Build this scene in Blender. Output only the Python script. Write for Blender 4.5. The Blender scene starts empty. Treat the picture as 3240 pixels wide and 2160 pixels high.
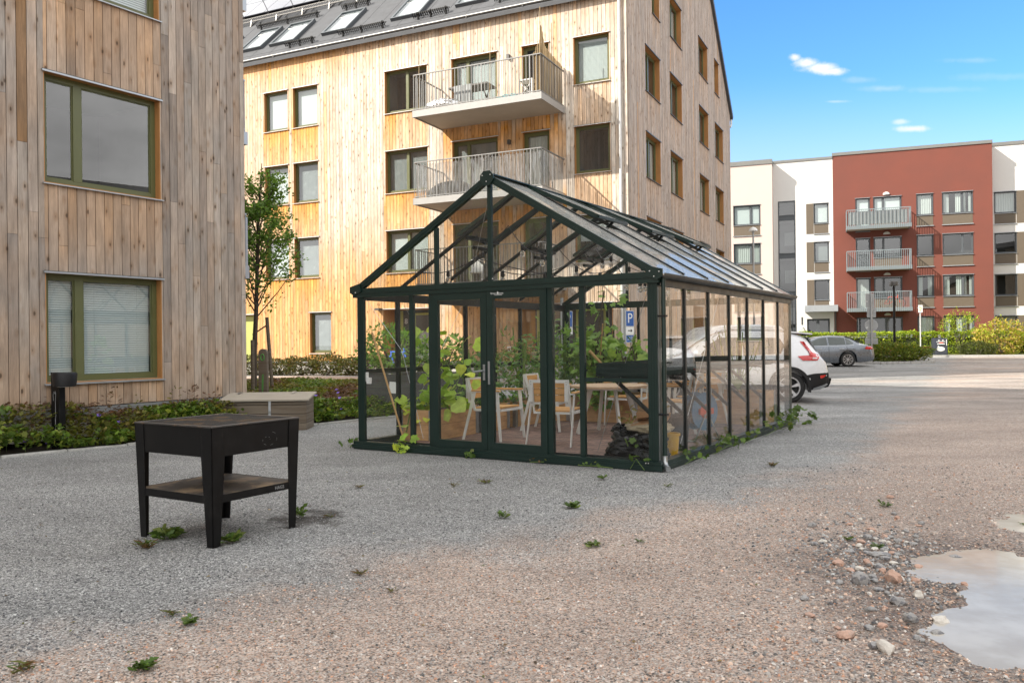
import bpy, math, random
import numpy as np
from mathutils import Vector, Matrix, noise
R = math.radians
PI = math.pi
S = bpy.context.scene
COL = S.collection
rnd = random.Random(7)
nr = np.random.RandomState(11)

# ------------------------------------------------------------------ camera
cam_d = bpy.data.cameras.new('camera')
cam = bpy.data.objects.new('camera', cam_d)
COL.objects.link(cam)
cam_d.sensor_width = 36.0
cam_d.lens = 36.0 * 2617.3 / 3240.0
cam_d.clip_start = 0.05
cam_d.clip_end = 3000
cam.matrix_world = Matrix.Translation((0, 0, 1.45)) @ Matrix.Rotation(PI / 2 + 0.00148, 4, 'X') @ Matrix.Rotation(-0.0110, 4, 'Z')
S.camera = cam

# ------------------------------------------------------------------ light
SUN_FROM = Vector((-1.614, -0.466, 1.25)).normalized()
sun_el = math.asin(SUN_FROM.z)
sun_az = math.atan2(SUN_FROM.x, SUN_FROM.y)          # clockwise from +Y
sd = bpy.data.lights.new('sun', 'SUN')
sd.energy = 3.9
sd.angle = R(0.6)
sd.color = (1.0, 0.93, 0.82)
sun = bpy.data.objects.new('sun', sd)
COL.objects.link(sun)
sun.rotation_euler = SUN_FROM.to_track_quat('Z', 'Y').to_euler()

w = bpy.data.worlds.new('World')
S.world = w
w.use_nodes = True
nt = w.node_tree
for n in list(nt.nodes):
    nt.nodes.remove(n)


class NG:
    """small node-graph helper"""
    def __init__(self, nt):
        self.nt = nt

    def n(self, t, **kw):
        nd = self.nt.nodes.new(t)
        for k, v in kw.items():
            setattr(nd, k, v)
        return nd

    def link(self, a, b):
        self.nt.links.new(a, b)

    def put(self, sock, v):
        if hasattr(v, 'is_linked') or isinstance(v, bpy.types.NodeSocket):
            self.link(v, sock)
        elif v is not None:
            sock.default_value = v

    def m(self, op, a, b=None, c=None, clamp=False):
        nd = self.n('ShaderNodeMath', operation=op, use_clamp=clamp)
        self.put(nd.inputs[0], a)
        if b is not None:
            self.put(nd.inputs[1], b)
        if c is not None:
            self.put(nd.inputs[2], c)
        return nd.outputs[0]

    def mix(self, fac, a, b, blend='MIX'):
        nd = self.n('ShaderNodeMix', data_type='RGBA', blend_type=blend)
        self.put(nd.inputs[0], fac)
        self.put(nd.inputs[6], a)
        self.put(nd.inputs[7], b)
        return nd.outputs[2]

    def ramp(self, v, a, b, lo=0.0, hi=1.0, smooth=True):
        nd = self.n('ShaderNodeMapRange')
        nd.interpolation_type = 'SMOOTHSTEP' if smooth else 'LINEAR'
        nd.clamp = True
        self.put(nd.inputs['Value'], v)
        nd.inputs['From Min'].default_value = a
        nd.inputs['From Max'].default_value = b
        nd.inputs['To Min'].default_value = lo
        nd.inputs['To Max'].default_value = hi
        return nd.outputs[0]

    def noise(self, vec, scale, detail=3, rough=.55, dist=0.0, out='Fac'):
        nd = self.n('ShaderNodeTexNoise')
        self.put(nd.inputs['Vector'], vec)
        nd.inputs['Scale'].default_value = scale
        nd.inputs['Detail'].default_value = detail
        nd.inputs['Roughness'].default_value = rough
        nd.inputs['Distortion'].default_value = dist
        return nd.outputs[out]

    def vmap(self, vec, scale=(1, 1, 1), loc=(0, 0, 0), rot=(0, 0, 0)):
        nd = self.n('ShaderNodeMapping')
        self.put(nd.inputs['Vector'], vec)
        nd.inputs['Scale'].default_value = scale
        nd.inputs['Location'].default_value = loc
        nd.inputs['Rotation'].default_value = rot
        return nd.outputs[0]


g = NG(nt)
sky = g.n('ShaderNodeTexSky', sky_type='NISHITA')
sky.sun_disc = False
sky.sun_elevation = sun_el
sky.sun_rotation = sun_az
sky.altitude = 100
sky.air_density = 1.0
sky.dust_density = 0.6
sky.ozone_density = 2.2
skyc = g.mix(1.0, sky.outputs[0], (1.02, 1.20, 1.36, 1), 'MULTIPLY')
hs = g.n('ShaderNodeHueSaturation')
hs.inputs['Saturation'].default_value = 1.16
hs.inputs['Value'].default_value = 0.93
g.link(skyc, hs.inputs['Color'])
tc = g.n('ShaderNodeTexCoord')
sep = g.n('ShaderNodeSeparateXYZ')
g.link(tc.outputs['Generated'], sep.inputs[0])
X, Y, Z = sep.outputs
# broken cloud cover overhead and behind, clear patch low ahead
ahead = g.m('ADD', g.m('MULTIPLY', X, 0.36), g.m('MULTIPLY', Y, 0.93))
n1 = g.noise(g.vmap(tc.outputs['Generated'], (1, 1, 2.4)), 2.6, 7, .6)
cov = g.m('ADD', g.ramp(Z, 0.385, 0.46), g.ramp(ahead, 0.72, 0.30), clamp=True)
cover = g.ramp(g.m('ADD', n1, g.m('MULTIPLY', g.m('SUBTRACT', cov, 0.55), 0.75)), 0.42, 0.60)
# a few small fair weather clouds in the clear patch, as directions on the sky
u = g.m('DIVIDE', X, Y)
v = g.m('DIVIDE', Z, Y)
wob = g.noise(tc.outputs['Generated'], 26, 8, .68)
wob2 = g.noise(g.vmap(tc.outputs['Generated'], (1, 1, 1), (5, 3, 1)), 60, 6, .6)
small = None
for (cu, cv, a, b, k) in [(0.3755, 0.327, .015, .0052, 1), (0.360, 0.334, .010, .0045, 1), (0.390, 0.3235, .013, .0035, .9),
                          (0.346, 0.341, .005, .0035, .9), (0.4875, 0.253, .016, .0030, .8), (0.473, 0.262, .009, .0028, .55),
                          (0.335, 0.2100, .030, .003, .5), (0.52, 0.300, .035, .003, .12), (0.395, 0.287, .012, .0015, .3), (0.60, 0.315, .05, .004, .10), (0.455, 0.302, .022, .0035, .22), (0.425, 0.313, .016, .003, .15), (0.56, 0.335, .03, .003, .14)]:
    dx = g.m('DIVIDE', g.m('SUBTRACT', u, cu), a)
    dy = g.m('DIVIDE', g.m('SUBTRACT', v, cv), b)
    d = g.m('ADD', g.m('MULTIPLY', dx, dx), g.m('MULTIPLY', dy, dy))
    d = g.m('ADD', g.m('SQRT', d), g.m('MULTIPLY', g.m('SUBTRACT', wob, .5), 3.2))
    d = g.m('ADD', d, g.m('MULTIPLY', g.m('SUBTRACT', wob2, .5), 1.1))
    c = g.m('MULTIPLY', g.ramp(d, 1.75, .10), k)
    small = c if small is None else g.m('MAXIMUM', small, c)
small = g.m('MULTIPLY', small, g.ramp(Y, 0.2, 0.4))
shade = g.ramp(g.noise(g.vmap(tc.outputs['Generated'], (1, 1, 2.2), (4, 1, 0)), 2.8, 6, .6), .30, .72, .55, 1.15)
cl = g.n('ShaderNodeMix', data_type='RGBA')
cl.blend_type = 'MULTIPLY'
cl.inputs[0].default_value = 1
cl.inputs[6].default_value = (9.2, 9.15, 9.1, 1)
g.link(shade, cl.inputs[7])
hzn = g.ramp(v, .33, .16, 0.0, .50)
c0 = g.mix(g.m('MULTIPLY', hzn, g.ramp(Y, .2, .4)), hs.outputs[0], (3.6, 4.2, 4.7, 1))
c1 = g.mix(cover, c0, cl.outputs[2])
c2 = g.mix(small, c1, (5.0, 5.0, 5.25, 1))
# pale band low over the horizon
bg = g.n('ShaderNodeBackground')
g.link(c2, bg.inputs[0])
bg.inputs[1].default_value = 0.10
wo = g.n('ShaderNodeOutputWorld')
g.link(bg.outputs[0], wo.inputs[0])

vs = S.view_settings
vs.view_transform = 'Standard'
vs.look = 'None'
vs.exposure = 1.18
vs.gamma = 1.0
vs.use_curve_mapping = False
cy = S.cycles
cy.use_denoising = True
try:
    cy.denoiser = 'OPENIMAGEDENOISE'
except Exception:
    pass
cy.max_bounces = 8
cy.diffuse_bounces = 3
cy.glossy_bounces = 4
cy.transmission_bounces = 6
cy.transparent_max_bounces = 40
cy.sample_clamp_indirect = 6
cy.caustics_reflective = False
cy.caustics_refractive = False


# ------------------------------------------------------------------ terrain height
def sstep(a, b, x):
    t = min(1, max(0, (x - a) / (b - a)))
    return t * t * (3 - 2 * t)


def hz(x, y):
    dx, dy = x - 3.86, y - 27.0
    xb = dx * .902 - dy * .431
    yb = dx * .431 + dy * .902
    a = .36 * sstep(-12.5, -4, yb) * (1 - sstep(0, 7, xb))
    b = float(np.interp(y, [22, 38, 50, 62, 90], [0, .17, .30, .55, .8])) * sstep(5, 10, x)
    return max(a, b)


# ------------------------------------------------------------------ object helpers
def srgb(h):
    h = h.lstrip('#')
    c = [int(h[i:i + 2], 16) / 255 for i in (0, 2, 4)]
    return tuple(((x + .055) / 1.055) ** 2.4 if x > .04045 else x / 12.92 for x in c)


def tag(o, label=None, cat=None, group=None, kind=None):
    if label:
        o['label'] = label
    if cat:
        o['category'] = cat
    if group:
        o['group'] = group
    if kind:
        o['kind'] = kind
    return o


def empty(name, loc, rz=0.0, label=None, cat=None, group=None):
    o = bpy.data.objects.new(name, None)
    COL.objects.link(o)
    o.location = loc
    o.rotation_euler = (0, 0, rz)
    o.empty_display_size = .1
    return tag(o, label, cat, group)


def link(name, me, parent=None, loc=None, rot=None):
    o = bpy.data.objects.new(name, me)
    COL.objects.link(o)
    if parent is not None:
        o.parent = parent
    if loc is not None:
        o.location = loc
    if rot is not None:
        o.rotation_euler = rot
    return o


def copy_tree(o, parent=None):
    c = o.copy()
    COL.objects.link(c)
    c.parent = parent
    for ch in [x for x in bpy.data.objects if x.parent == o and x is not c]:
        copy_tree(ch, c)
    return c


class MB:
    def __init__(self):
        self.v = []
        self.f = []
        self.m = []
        self.c = []
        self.hascol = False
        self.T = None

    def add(self, vs_, fs, mi=0, col=None):
        b = len(self.v)
        if self.T is not None:
            vs_ = [tuple(self.T @ Vector(p)) for p in vs_]
        self.v += [tuple(p) for p in vs_]
        self.f += [tuple(i + b for i in f) for f in fs]
        self.m += [mi] * len(fs)
        if col is None:
            self.c += [(1, 1, 1)] * len(vs_)
        else:
            self.hascol = True
            if isinstance(col[0], (tuple, list)):
                self.c += list(col)
            else:
                self.c += [tuple(col)] * len(vs_)
        return self

    def box(self, x0, x1, y0, y1, z0, z1, mi=0, col=None):
        v_ = [(x0, y0, z0), (x1, y0, z0), (x1, y1, z0), (x0, y1, z0), (x0, y0, z1), (x1, y0, z1), (x1, y1, z1), (x0, y1, z1)]
        return self.add(v_, [(0, 3, 2, 1), (4, 5, 6, 7), (0, 1, 5, 4), (1, 2, 6, 5), (2, 3, 7, 6), (3, 0, 4, 7)], mi, col)

    def bar(self, p, q, w=.03, h=.03, up=(0, 0, 1), mi=0, col=None):
        p = Vector(p)
        q = Vector(q)
        d = (q - p).normalized()
        upv = Vector(up)
        if abs(d.dot(upv)) > .98:
            upv = Vector((0, 1, 0)) if abs(d.y) < .9 else Vector((1, 0, 0))
        s = d.cross(upv).normalized() * (w / 2)
        t = s.cross(d).normalized() * (h / 2)
        v_ = [p - s - t, p + s - t, p + s + t, p - s + t, q - s - t, q + s - t, q + s + t, q - s + t]
        return self.add(v_, [(0, 3, 2, 1), (4, 5, 6, 7), (0, 1, 5, 4), (1, 2, 6, 5), (2, 3, 7, 6), (3, 0, 4, 7)], mi, col)

    def tube(self, pts, r, n=8, mi=0, col=None, cap=True):
        pts = [Vector(p) for p in pts]
        rs = r if isinstance(r, (list, tuple)) else [r] * len(pts)
        v_ = []
        f_ = []
        prev = None
        for i, p in enumerate(pts):
            d = (pts[min(i + 1, len(pts) - 1)] - pts[max(i - 1, 0)]).normalized()
            ref = prev if prev is not None else (Vector((1, 0, 0)) if abs(d.x) < .8 else Vector((0, 1, 0)))
            a = (ref - d * ref.dot(d)).normalized()
            prev = a
            b = d.cross(a)
            for k in range(n):
                t = 2 * PI * k / n
                v_.append(p + (a * math.cos(t) + b * math.sin(t)) * rs[i])
        for i in range(len(pts) - 1):
            for k in range(n):
                k2 = (k + 1) % n
                f_.append((i * n + k, i * n + k2, (i + 1) * n + k2, (i + 1) * n + k))
        if cap:
            f_.append(tuple(reversed(range(n))))
            f_.append(tuple(range((len(pts) - 1) * n, len(pts) * n)))
        return self.add(v_, f_, mi, col)

    def lathe(self, prof, c=(0, 0, 0), n=16, mi=0, col=None, sx=1, sy=1):
        v_ = []
        f_ = []
        for (r, z) in prof:
            for k in range(n):
                t = 2 * PI * k / n
                v_.append((c[0] + r * math.cos(t) * sx, c[1] + r * math.sin(t) * sy, c[2] + z))
        for i in range(len(prof) - 1):
            for k in range(n):
                k2 = (k + 1) % n
                f_.append((i * n + k, i * n + k2, (i + 1) * n + k2, (i + 1) * n + k))
        f_.append(tuple(reversed(range(n))))
        f_.append(tuple(range((len(prof) - 1) * n, len(prof) * n)))
        return self.add(v_, f_, mi, col)

    def prism(self, pts, d, mi=0, col=None):
        """closed 3-D outline pushed along vector d"""
        n = len(pts)
        a = [Vector(p) for p in pts]
        b = [p + Vector(d) for p in a]
        fs = [tuple(reversed(range(n))), tuple(range(n, 2 * n))]
        fs += [(i, (i + 1) % n, n + (i + 1) % n, n + i) for i in range(n)]
        return self.add(a + b, fs, mi, col)

    def mesh(self, name, mats):
        me = bpy.data.meshes.new(name)
        me.from_pydata(self.v, [], self.f)
        for m_ in (mats if isinstance(mats, (list, tuple)) else [mats]):
            me.materials.append(m_)
        me.polygons.foreach_set('material_index', self.m)
        if self.hascol:
            at = me.color_attributes.new('Col', 'FLOAT_COLOR', 'POINT')
            arr = np.ones((len(self.v), 4), dtype=np.float32)
            arr[:, :3] = np.array(self.c, dtype=np.float32)
            at.data.foreach_set('color', arr.ravel())
        me.update()
        return me

    def build(self, name, mats, parent=None, loc=None, rot=None, smooth=False, bevel=0, seg=2):
        me = self.mesh(name, mats)
        if smooth:
            me.polygons.foreach_set('use_smooth', [True] * len(me.polygons))
        o = link(name, me, parent, loc, rot)
        if bevel:
            b = o.modifiers.new('bevel', 'BEVEL')
            b.width = bevel
            b.segments = seg
            b.limit_method = 'ANGLE'
        if smooth and smooth != 'all':
            try:
                me.set_sharp_from_angle(angle=R(40))
            except Exception:
                pass
        return o


TM = {
    'oval': ([(0, 0, 0), (.27, .45, .07), (0, 1, -.04), (-.27, .45, .07)], [(0, 1, 2), (0, 2, 3)]),
    'blade': ([(-.05, 0, 0), (.05, 0, 0), (.06, .5, .1), (0, 1, -.12), (-.06, .5, .1)], [(0, 1, 2, 4), (4, 2, 3)]),
    'lobed': ([(0, .38, 0), (0, .06, .02), (.3, -.04, .03), (.5, .22, -.02), (.38, .4, .03), (.55, .68, -.06), (.22, .68, .02), (0, 1.02, -.14),
               (-.22, .68, .02), (-.55, .68, -.06), (-.38, .4, .03), (-.5, .22, -.02), (-.3, -.04, .03)],
              [(0, i, i + 1) for i in range(1, 12)] + [(0, 12, 1)]),
    'round': ([(0, .4, -.04), (0, .04, 0), (.3, .0, .03), (.52, .3, .02), (.4, .66, 0), (0, 1.0, -.1), (-.4, .66, 0), (-.52, .3, .02), (-.3, 0, .03)],
              [(0, i, i + 1) for i in range(1, 8)] + [(0, 8, 1)]),
    'tooth': ([(0, 0, 0), (.1, .18, .02), (.05, .25, 0), (.2, .42, .03), (.07, .5, 0), (.22, .7, .02), (0, 1, -.1), (-.22, .7, .02), (-.07, .5, 0), (-.2, .42, .03), (-.05, .25, 0), (-.1, .18, .02)],
              [(0, 1, 2, 10, 11), (2, 3, 4, 8, 9, 10), (4, 5, 6, 7, 8)]),
}


class Leaves:
    def __init__(self):
        self.V = []
        self.F = []
        self.Cc = []
        self.nv = 0

    def add(self, kind, P, D, N, s, col):
        tv, tf = TM[kind]
        tv = np.array(tv)
        P = np.asarray(P, float)
        D = np.asarray(D, float)
        N = np.asarray(N, float)
        D = D / (np.linalg.norm(D, axis=1)[:, None] + 1e-9)
        Xa = np.cross(D, N)
        Xa /= (np.linalg.norm(Xa, axis=1)[:, None] + 1e-9)
        Za = np.cross(Xa, D)
        s = np.asarray(s, float).reshape(-1, 1, 1) * np.ones((len(P), 1, 1))
        V = P[:, None, :] + s * (tv[None, :, 0:1] * Xa[:, None, :] + tv[None, :, 1:2] * D[:, None, :] + tv[None, :, 2:3] * Za[:, None, :])
        n, k = len(P), len(tv)
        self.V.append(V.reshape(-1, 3))
        self.Cc.append(np.repeat(np.asarray(col, float), k, axis=0))
        base = self.nv + np.arange(n) * k
        for f in tf:
            self.F.append((base[:, None] + np.array(f)[None, :]))
        self.nv += n * k

    def build(self, name, mat, parent=None, loc=None):
        V = np.concatenate(self.V).astype(np.float32)
        Cc = np.concatenate(self.Cc).astype(np.float32)
        me = bpy.data.meshes.new(name)
        me.vertices.add(len(V))
        me.vertices.foreach_set('co', V.ravel())
        loops = np.concatenate([f.ravel() for f in self.F]).astype(np.int32)
        sizes = np.concatenate([np.full(len(f), f.shape[1]) for f in self.F]).astype(np.int32)
        starts = np.concatenate([[0], np.cumsum(sizes)[:-1]]).astype(np.int32)
        me.loops.add(len(loops))
        me.loops.foreach_set('vertex_index', loops)
        me.polygons.add(len(sizes))
        me.polygons.foreach_set('loop_start', starts)
        try:
            me.polygons.foreach_set('loop_total', sizes)
        except Exception:
            pass
        me.update(calc_edges=True)
        me.materials.append(mat)
        at = me.color_attributes.new('Col', 'FLOAT_COLOR', 'POINT')
        arr = np.ones((len(V), 4), dtype=np.float32)
        arr[:, :3] = Cc
        at.data.foreach_set('color', arr.ravel())
        return link(name, me, parent, loc)


def rdir(n, up=.3, rs=nr):
    d = rs.normal(size=(n, 3))
    d[:, 2] = d[:, 2] * .7 + up
    return d / np.linalg.norm(d, axis=1)[:, None]


def pal(n, cols, var=.18, rs=nr):
    cols = np.array(cols, float)
    i = rs.randint(0, len(cols), n)
    return np.clip(cols[i] * (1 + var * rs.normal(size=(n, 1))), .003, 1)
# ------------------------------------------------------------------ materials
def newmat(name):
    m = bpy.data.materials.new(name)
    m.use_nodes = True
    nt = m.node_tree
    for n in list(nt.nodes):
        nt.nodes.remove(n)
    g = NG(nt)
    out = g.n('ShaderNodeOutputMaterial')
    return m, g, out


def pmat(name, col, rough=.55, metal=0.0, var=.10, scale=6, bump=0.0, bscale=60, attr=False, coat=0.0, stretch=(1, 1, 1), spec=.5, col2=None, f2=(.45, .65), s2=3):
    m, g, out = newmat(name)
    tc = g.n('ShaderNodeTexCoord')
    vec = g.vmap(tc.outputs['Object'], stretch)
    nz = g.noise(vec, scale, 5, .6)
    c = (*col, 1)
    if col2 is not None:
        k = g.ramp(g.noise(vec, s2, 6, .62), f2[0], f2[1])
        c = g.mix(k, (*col, 1), (*col2, 1))
    if attr:
        a = g.n('ShaderNodeVertexColor', layer_name='Col')
        c = g.mix(1.0, c, a.outputs[0], 'MULTIPLY')
    v = g.ramp(nz, .25, .75, 1 - var, 1 + var, False)
    c = g.mix(1.0, c, v, 'MULTIPLY')
    b = g.n('ShaderNodeBsdfPrincipled')
    g.link(c, b.inputs['Base Color'])
    rv = g.ramp(nz, .3, .7, max(.02, rough - .08), min(1, rough + .08), False)
    g.link(rv, b.inputs['Roughness'])
    b.inputs['Metallic'].default_value = metal
    b.inputs['Specular IOR Level'].default_value = spec
    b.inputs['Coat Weight'].default_value = coat
    b.inputs['Coat Roughness'].default_value = .05
    if bump:
        bp = g.n('ShaderNodeBump')
        bp.inputs['Strength'].default_value = min(1, bump)
        bp.inputs['Distance'].default_value = .01 * max(1, bump)
        g.link(g.noise(vec, bscale, 4, .6), bp.inputs['Height'])
        g.link(bp.outputs[0], b.inputs['Normal'])
    g.link(b.outputs[0], out.inputs[0])
    return m


def leafmat(name, trans=.3, rough=.5):
    m, g, out = newmat(name)
    a = g.n('ShaderNodeVertexColor', layer_name='Col')
    tc = g.n('ShaderNodeTexCoord')
    v = g.ramp(g.noise(tc.outputs['Object'], 14, 3), .3, .7, .8, 1.2, False)
    c = g.mix(1.0, a.outputs[0], v, 'MULTIPLY')
    b = g.n('ShaderNodeBsdfPrincipled')
    g.link(c, b.inputs['Base Color'])
    b.inputs['Roughness'].default_value = rough
    b.inputs['Specular IOR Level'].default_value = .35
    t = g.n('ShaderNodeBsdfTranslucent')
    g.link(g.mix(1.0, c, (1.25, 1.3, .6, 1), 'MULTIPLY'), t.inputs[0])
    mx = g.n('ShaderNodeMixShader')
    mx.inputs[0].default_value = trans
    g.link(b.outputs[0], mx.inputs[1])
    g.link(t.outputs[0], mx.inputs[2])
    g.link(mx.outputs[0], out.inputs[0])
    return m


def glassmat(name, tint=(.93, .95, .94), f0=.04, dirt=.0, rough=.0, gloss=(1, 1, 1), wave=0.0, wscale=2.0, pale_refl=0.0):
    m, g, out = newmat(name)
    ge = g.n('ShaderNodeNewGeometry')
    nrm = ge.outputs['Normal']
    if wave:
        tc = g.n('ShaderNodeTexCoord')
        bp = g.n('ShaderNodeBump')
        bp.inputs['Strength'].default_value = 1
        bp.inputs['Distance'].default_value = wave
        g.link(g.noise(tc.outputs['Object'], wscale, 1, .3), bp.inputs['Height'])
        nrm = bp.outputs[0]
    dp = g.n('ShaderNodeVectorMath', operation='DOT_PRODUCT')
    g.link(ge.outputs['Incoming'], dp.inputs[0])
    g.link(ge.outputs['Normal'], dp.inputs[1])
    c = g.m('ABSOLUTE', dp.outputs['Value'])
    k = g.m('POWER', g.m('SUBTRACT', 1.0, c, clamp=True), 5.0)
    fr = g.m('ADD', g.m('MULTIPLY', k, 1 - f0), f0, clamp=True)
    tr = g.n('ShaderNodeBsdfTransparent')
    tr.inputs[0].default_value = (*tint, 1)
    gl = g.n('ShaderNodeBsdfGlossy')
    gl.inputs['Roughness'].default_value = rough
    gl.inputs['Color'].default_value = (*gloss, 1)
    if wave:
        g.link(nrm, gl.inputs['Normal'])
    mx = g.n('ShaderNodeMixShader')
    g.link(fr, mx.inputs[0])
    base = tr.outputs[0]
    if dirt:
        df = g.n('ShaderNodeBsdfDiffuse')
        df.inputs[0].default_value = (.5, .5, .46, 1)
        tc2 = g.n('ShaderNodeTexCoord')
        dn = g.ramp(g.noise(g.vmap(tc2.outputs['Object'], (1, 1, .35)), 5, 6, .65), .40, .72, dirt * .3, dirt, False)
        md = g.n('ShaderNodeMixShader')
        g.link(dn, md.inputs[0])
        g.link(tr.outputs[0], md.inputs[1])
        g.link(df.outputs[0], md.inputs[2])
        base = md.outputs[0]
    g.link(base, mx.inputs[1])
    refl = gl.outputs[0]
    if pale_refl:  # pale cloud reflection painted as flat grey over part of the mirror
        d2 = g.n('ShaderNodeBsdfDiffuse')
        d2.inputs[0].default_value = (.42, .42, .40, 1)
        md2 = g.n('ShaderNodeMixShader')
        md2.inputs[0].default_value = pale_refl
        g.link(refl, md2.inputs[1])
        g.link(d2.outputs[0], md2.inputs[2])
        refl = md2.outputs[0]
    g.link(refl, mx.inputs[2])
    g.link(mx.outputs[0], out.inputs[0])
    return m


def cladmat(name, pw, grey=1.0):
    """weathered pine boards: colour from the mesh (board by board), grain, knots, streaks"""
    m, g, out = newmat(name)
    tc = g.n('ShaderNodeTexCoord')
    a = g.n('ShaderNodeVertexColor', layer_name='Col')
    ob = tc.outputs['Object']
    nd = g.n('ShaderNodeSeparateXYZ')
    g.link(ob, nd.inputs[0])
    pid = g.m('FLOOR', g.m('DIVIDE', nd.outputs[0], pw))
    cb = g.n('ShaderNodeCombineXYZ')
    g.link(nd.outputs[0], cb.inputs[0])
    g.link(g.m('MULTIPLY', pid, 3.7), cb.inputs[1])
    g.link(nd.outputs[2], cb.inputs[2])
    v = cb.outputs[0]
    grain = g.noise(g.vmap(v, (1, 1, .045)), 95, 5, .7, .4)
    streak = g.noise(g.vmap(v, (1, 1, .12)), 16, 4, .6, .3)
    blot = g.noise(g.vmap(v, (1, 1, .5)), 2.2, 4, .6)
    c = g.mix(1.0, a.outputs[0], g.ramp(grain, .25, .75, .76, 1.16, False), 'MULTIPLY')
    c = g.mix(1.0, c, g.ramp(streak, .3, .72, 1.12, .74, False), 'MULTIPLY')
    c = g.mix(1.0, c, g.ramp(blot, .3, .7, .82, 1.12, False), 'MULTIPLY')
    # knots
    vo = g.n('ShaderNodeTexVoronoi')
    vo.feature = 'F1'
    vo.voronoi_dimensions = '3D'
    g.link(g.vmap(v, (6.6, 1, 3.2)), vo.inputs['Vector'])
    vo.inputs['Scale'].default_value = 1.0
    vo.inputs['Randomness'].default_value = .95
    dist = g.m('ADD', vo.outputs['Distance'], g.m('MULTIPLY', g.m('SUBTRACT', grain, .5), .10))
    kn = g.ramp(dist, .15, .07)
    halo = g.ramp(dist, .36, .12)
    c = g.mix(g.m('MULTIPLY', halo, .42), c, g.mix(1.0, c, (.62, .46, .30, 1), 'MULTIPLY'))
    c = g.mix(g.m('MULTIPLY', kn, .78), c, (.055, .032, .020, 1))
    b = g.n('ShaderNodeBsdfPrincipled')
    g.link(c, b.inputs['Base Color'])
    b.inputs['Roughness'].default_value = .78
    b.inputs['Specular IOR Level'].default_value = .25
    bp = g.n('ShaderNodeBump')
    bp.inputs['Strength'].default_value = .5
    bp.inputs['Distance'].default_value = .004
    g.link(grain, bp.inputs['Height'])
    g.link(bp.outputs[0], b.inputs['Normal'])
    g.link(b.outputs[0], out.inputs[0])
    return m


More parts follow.
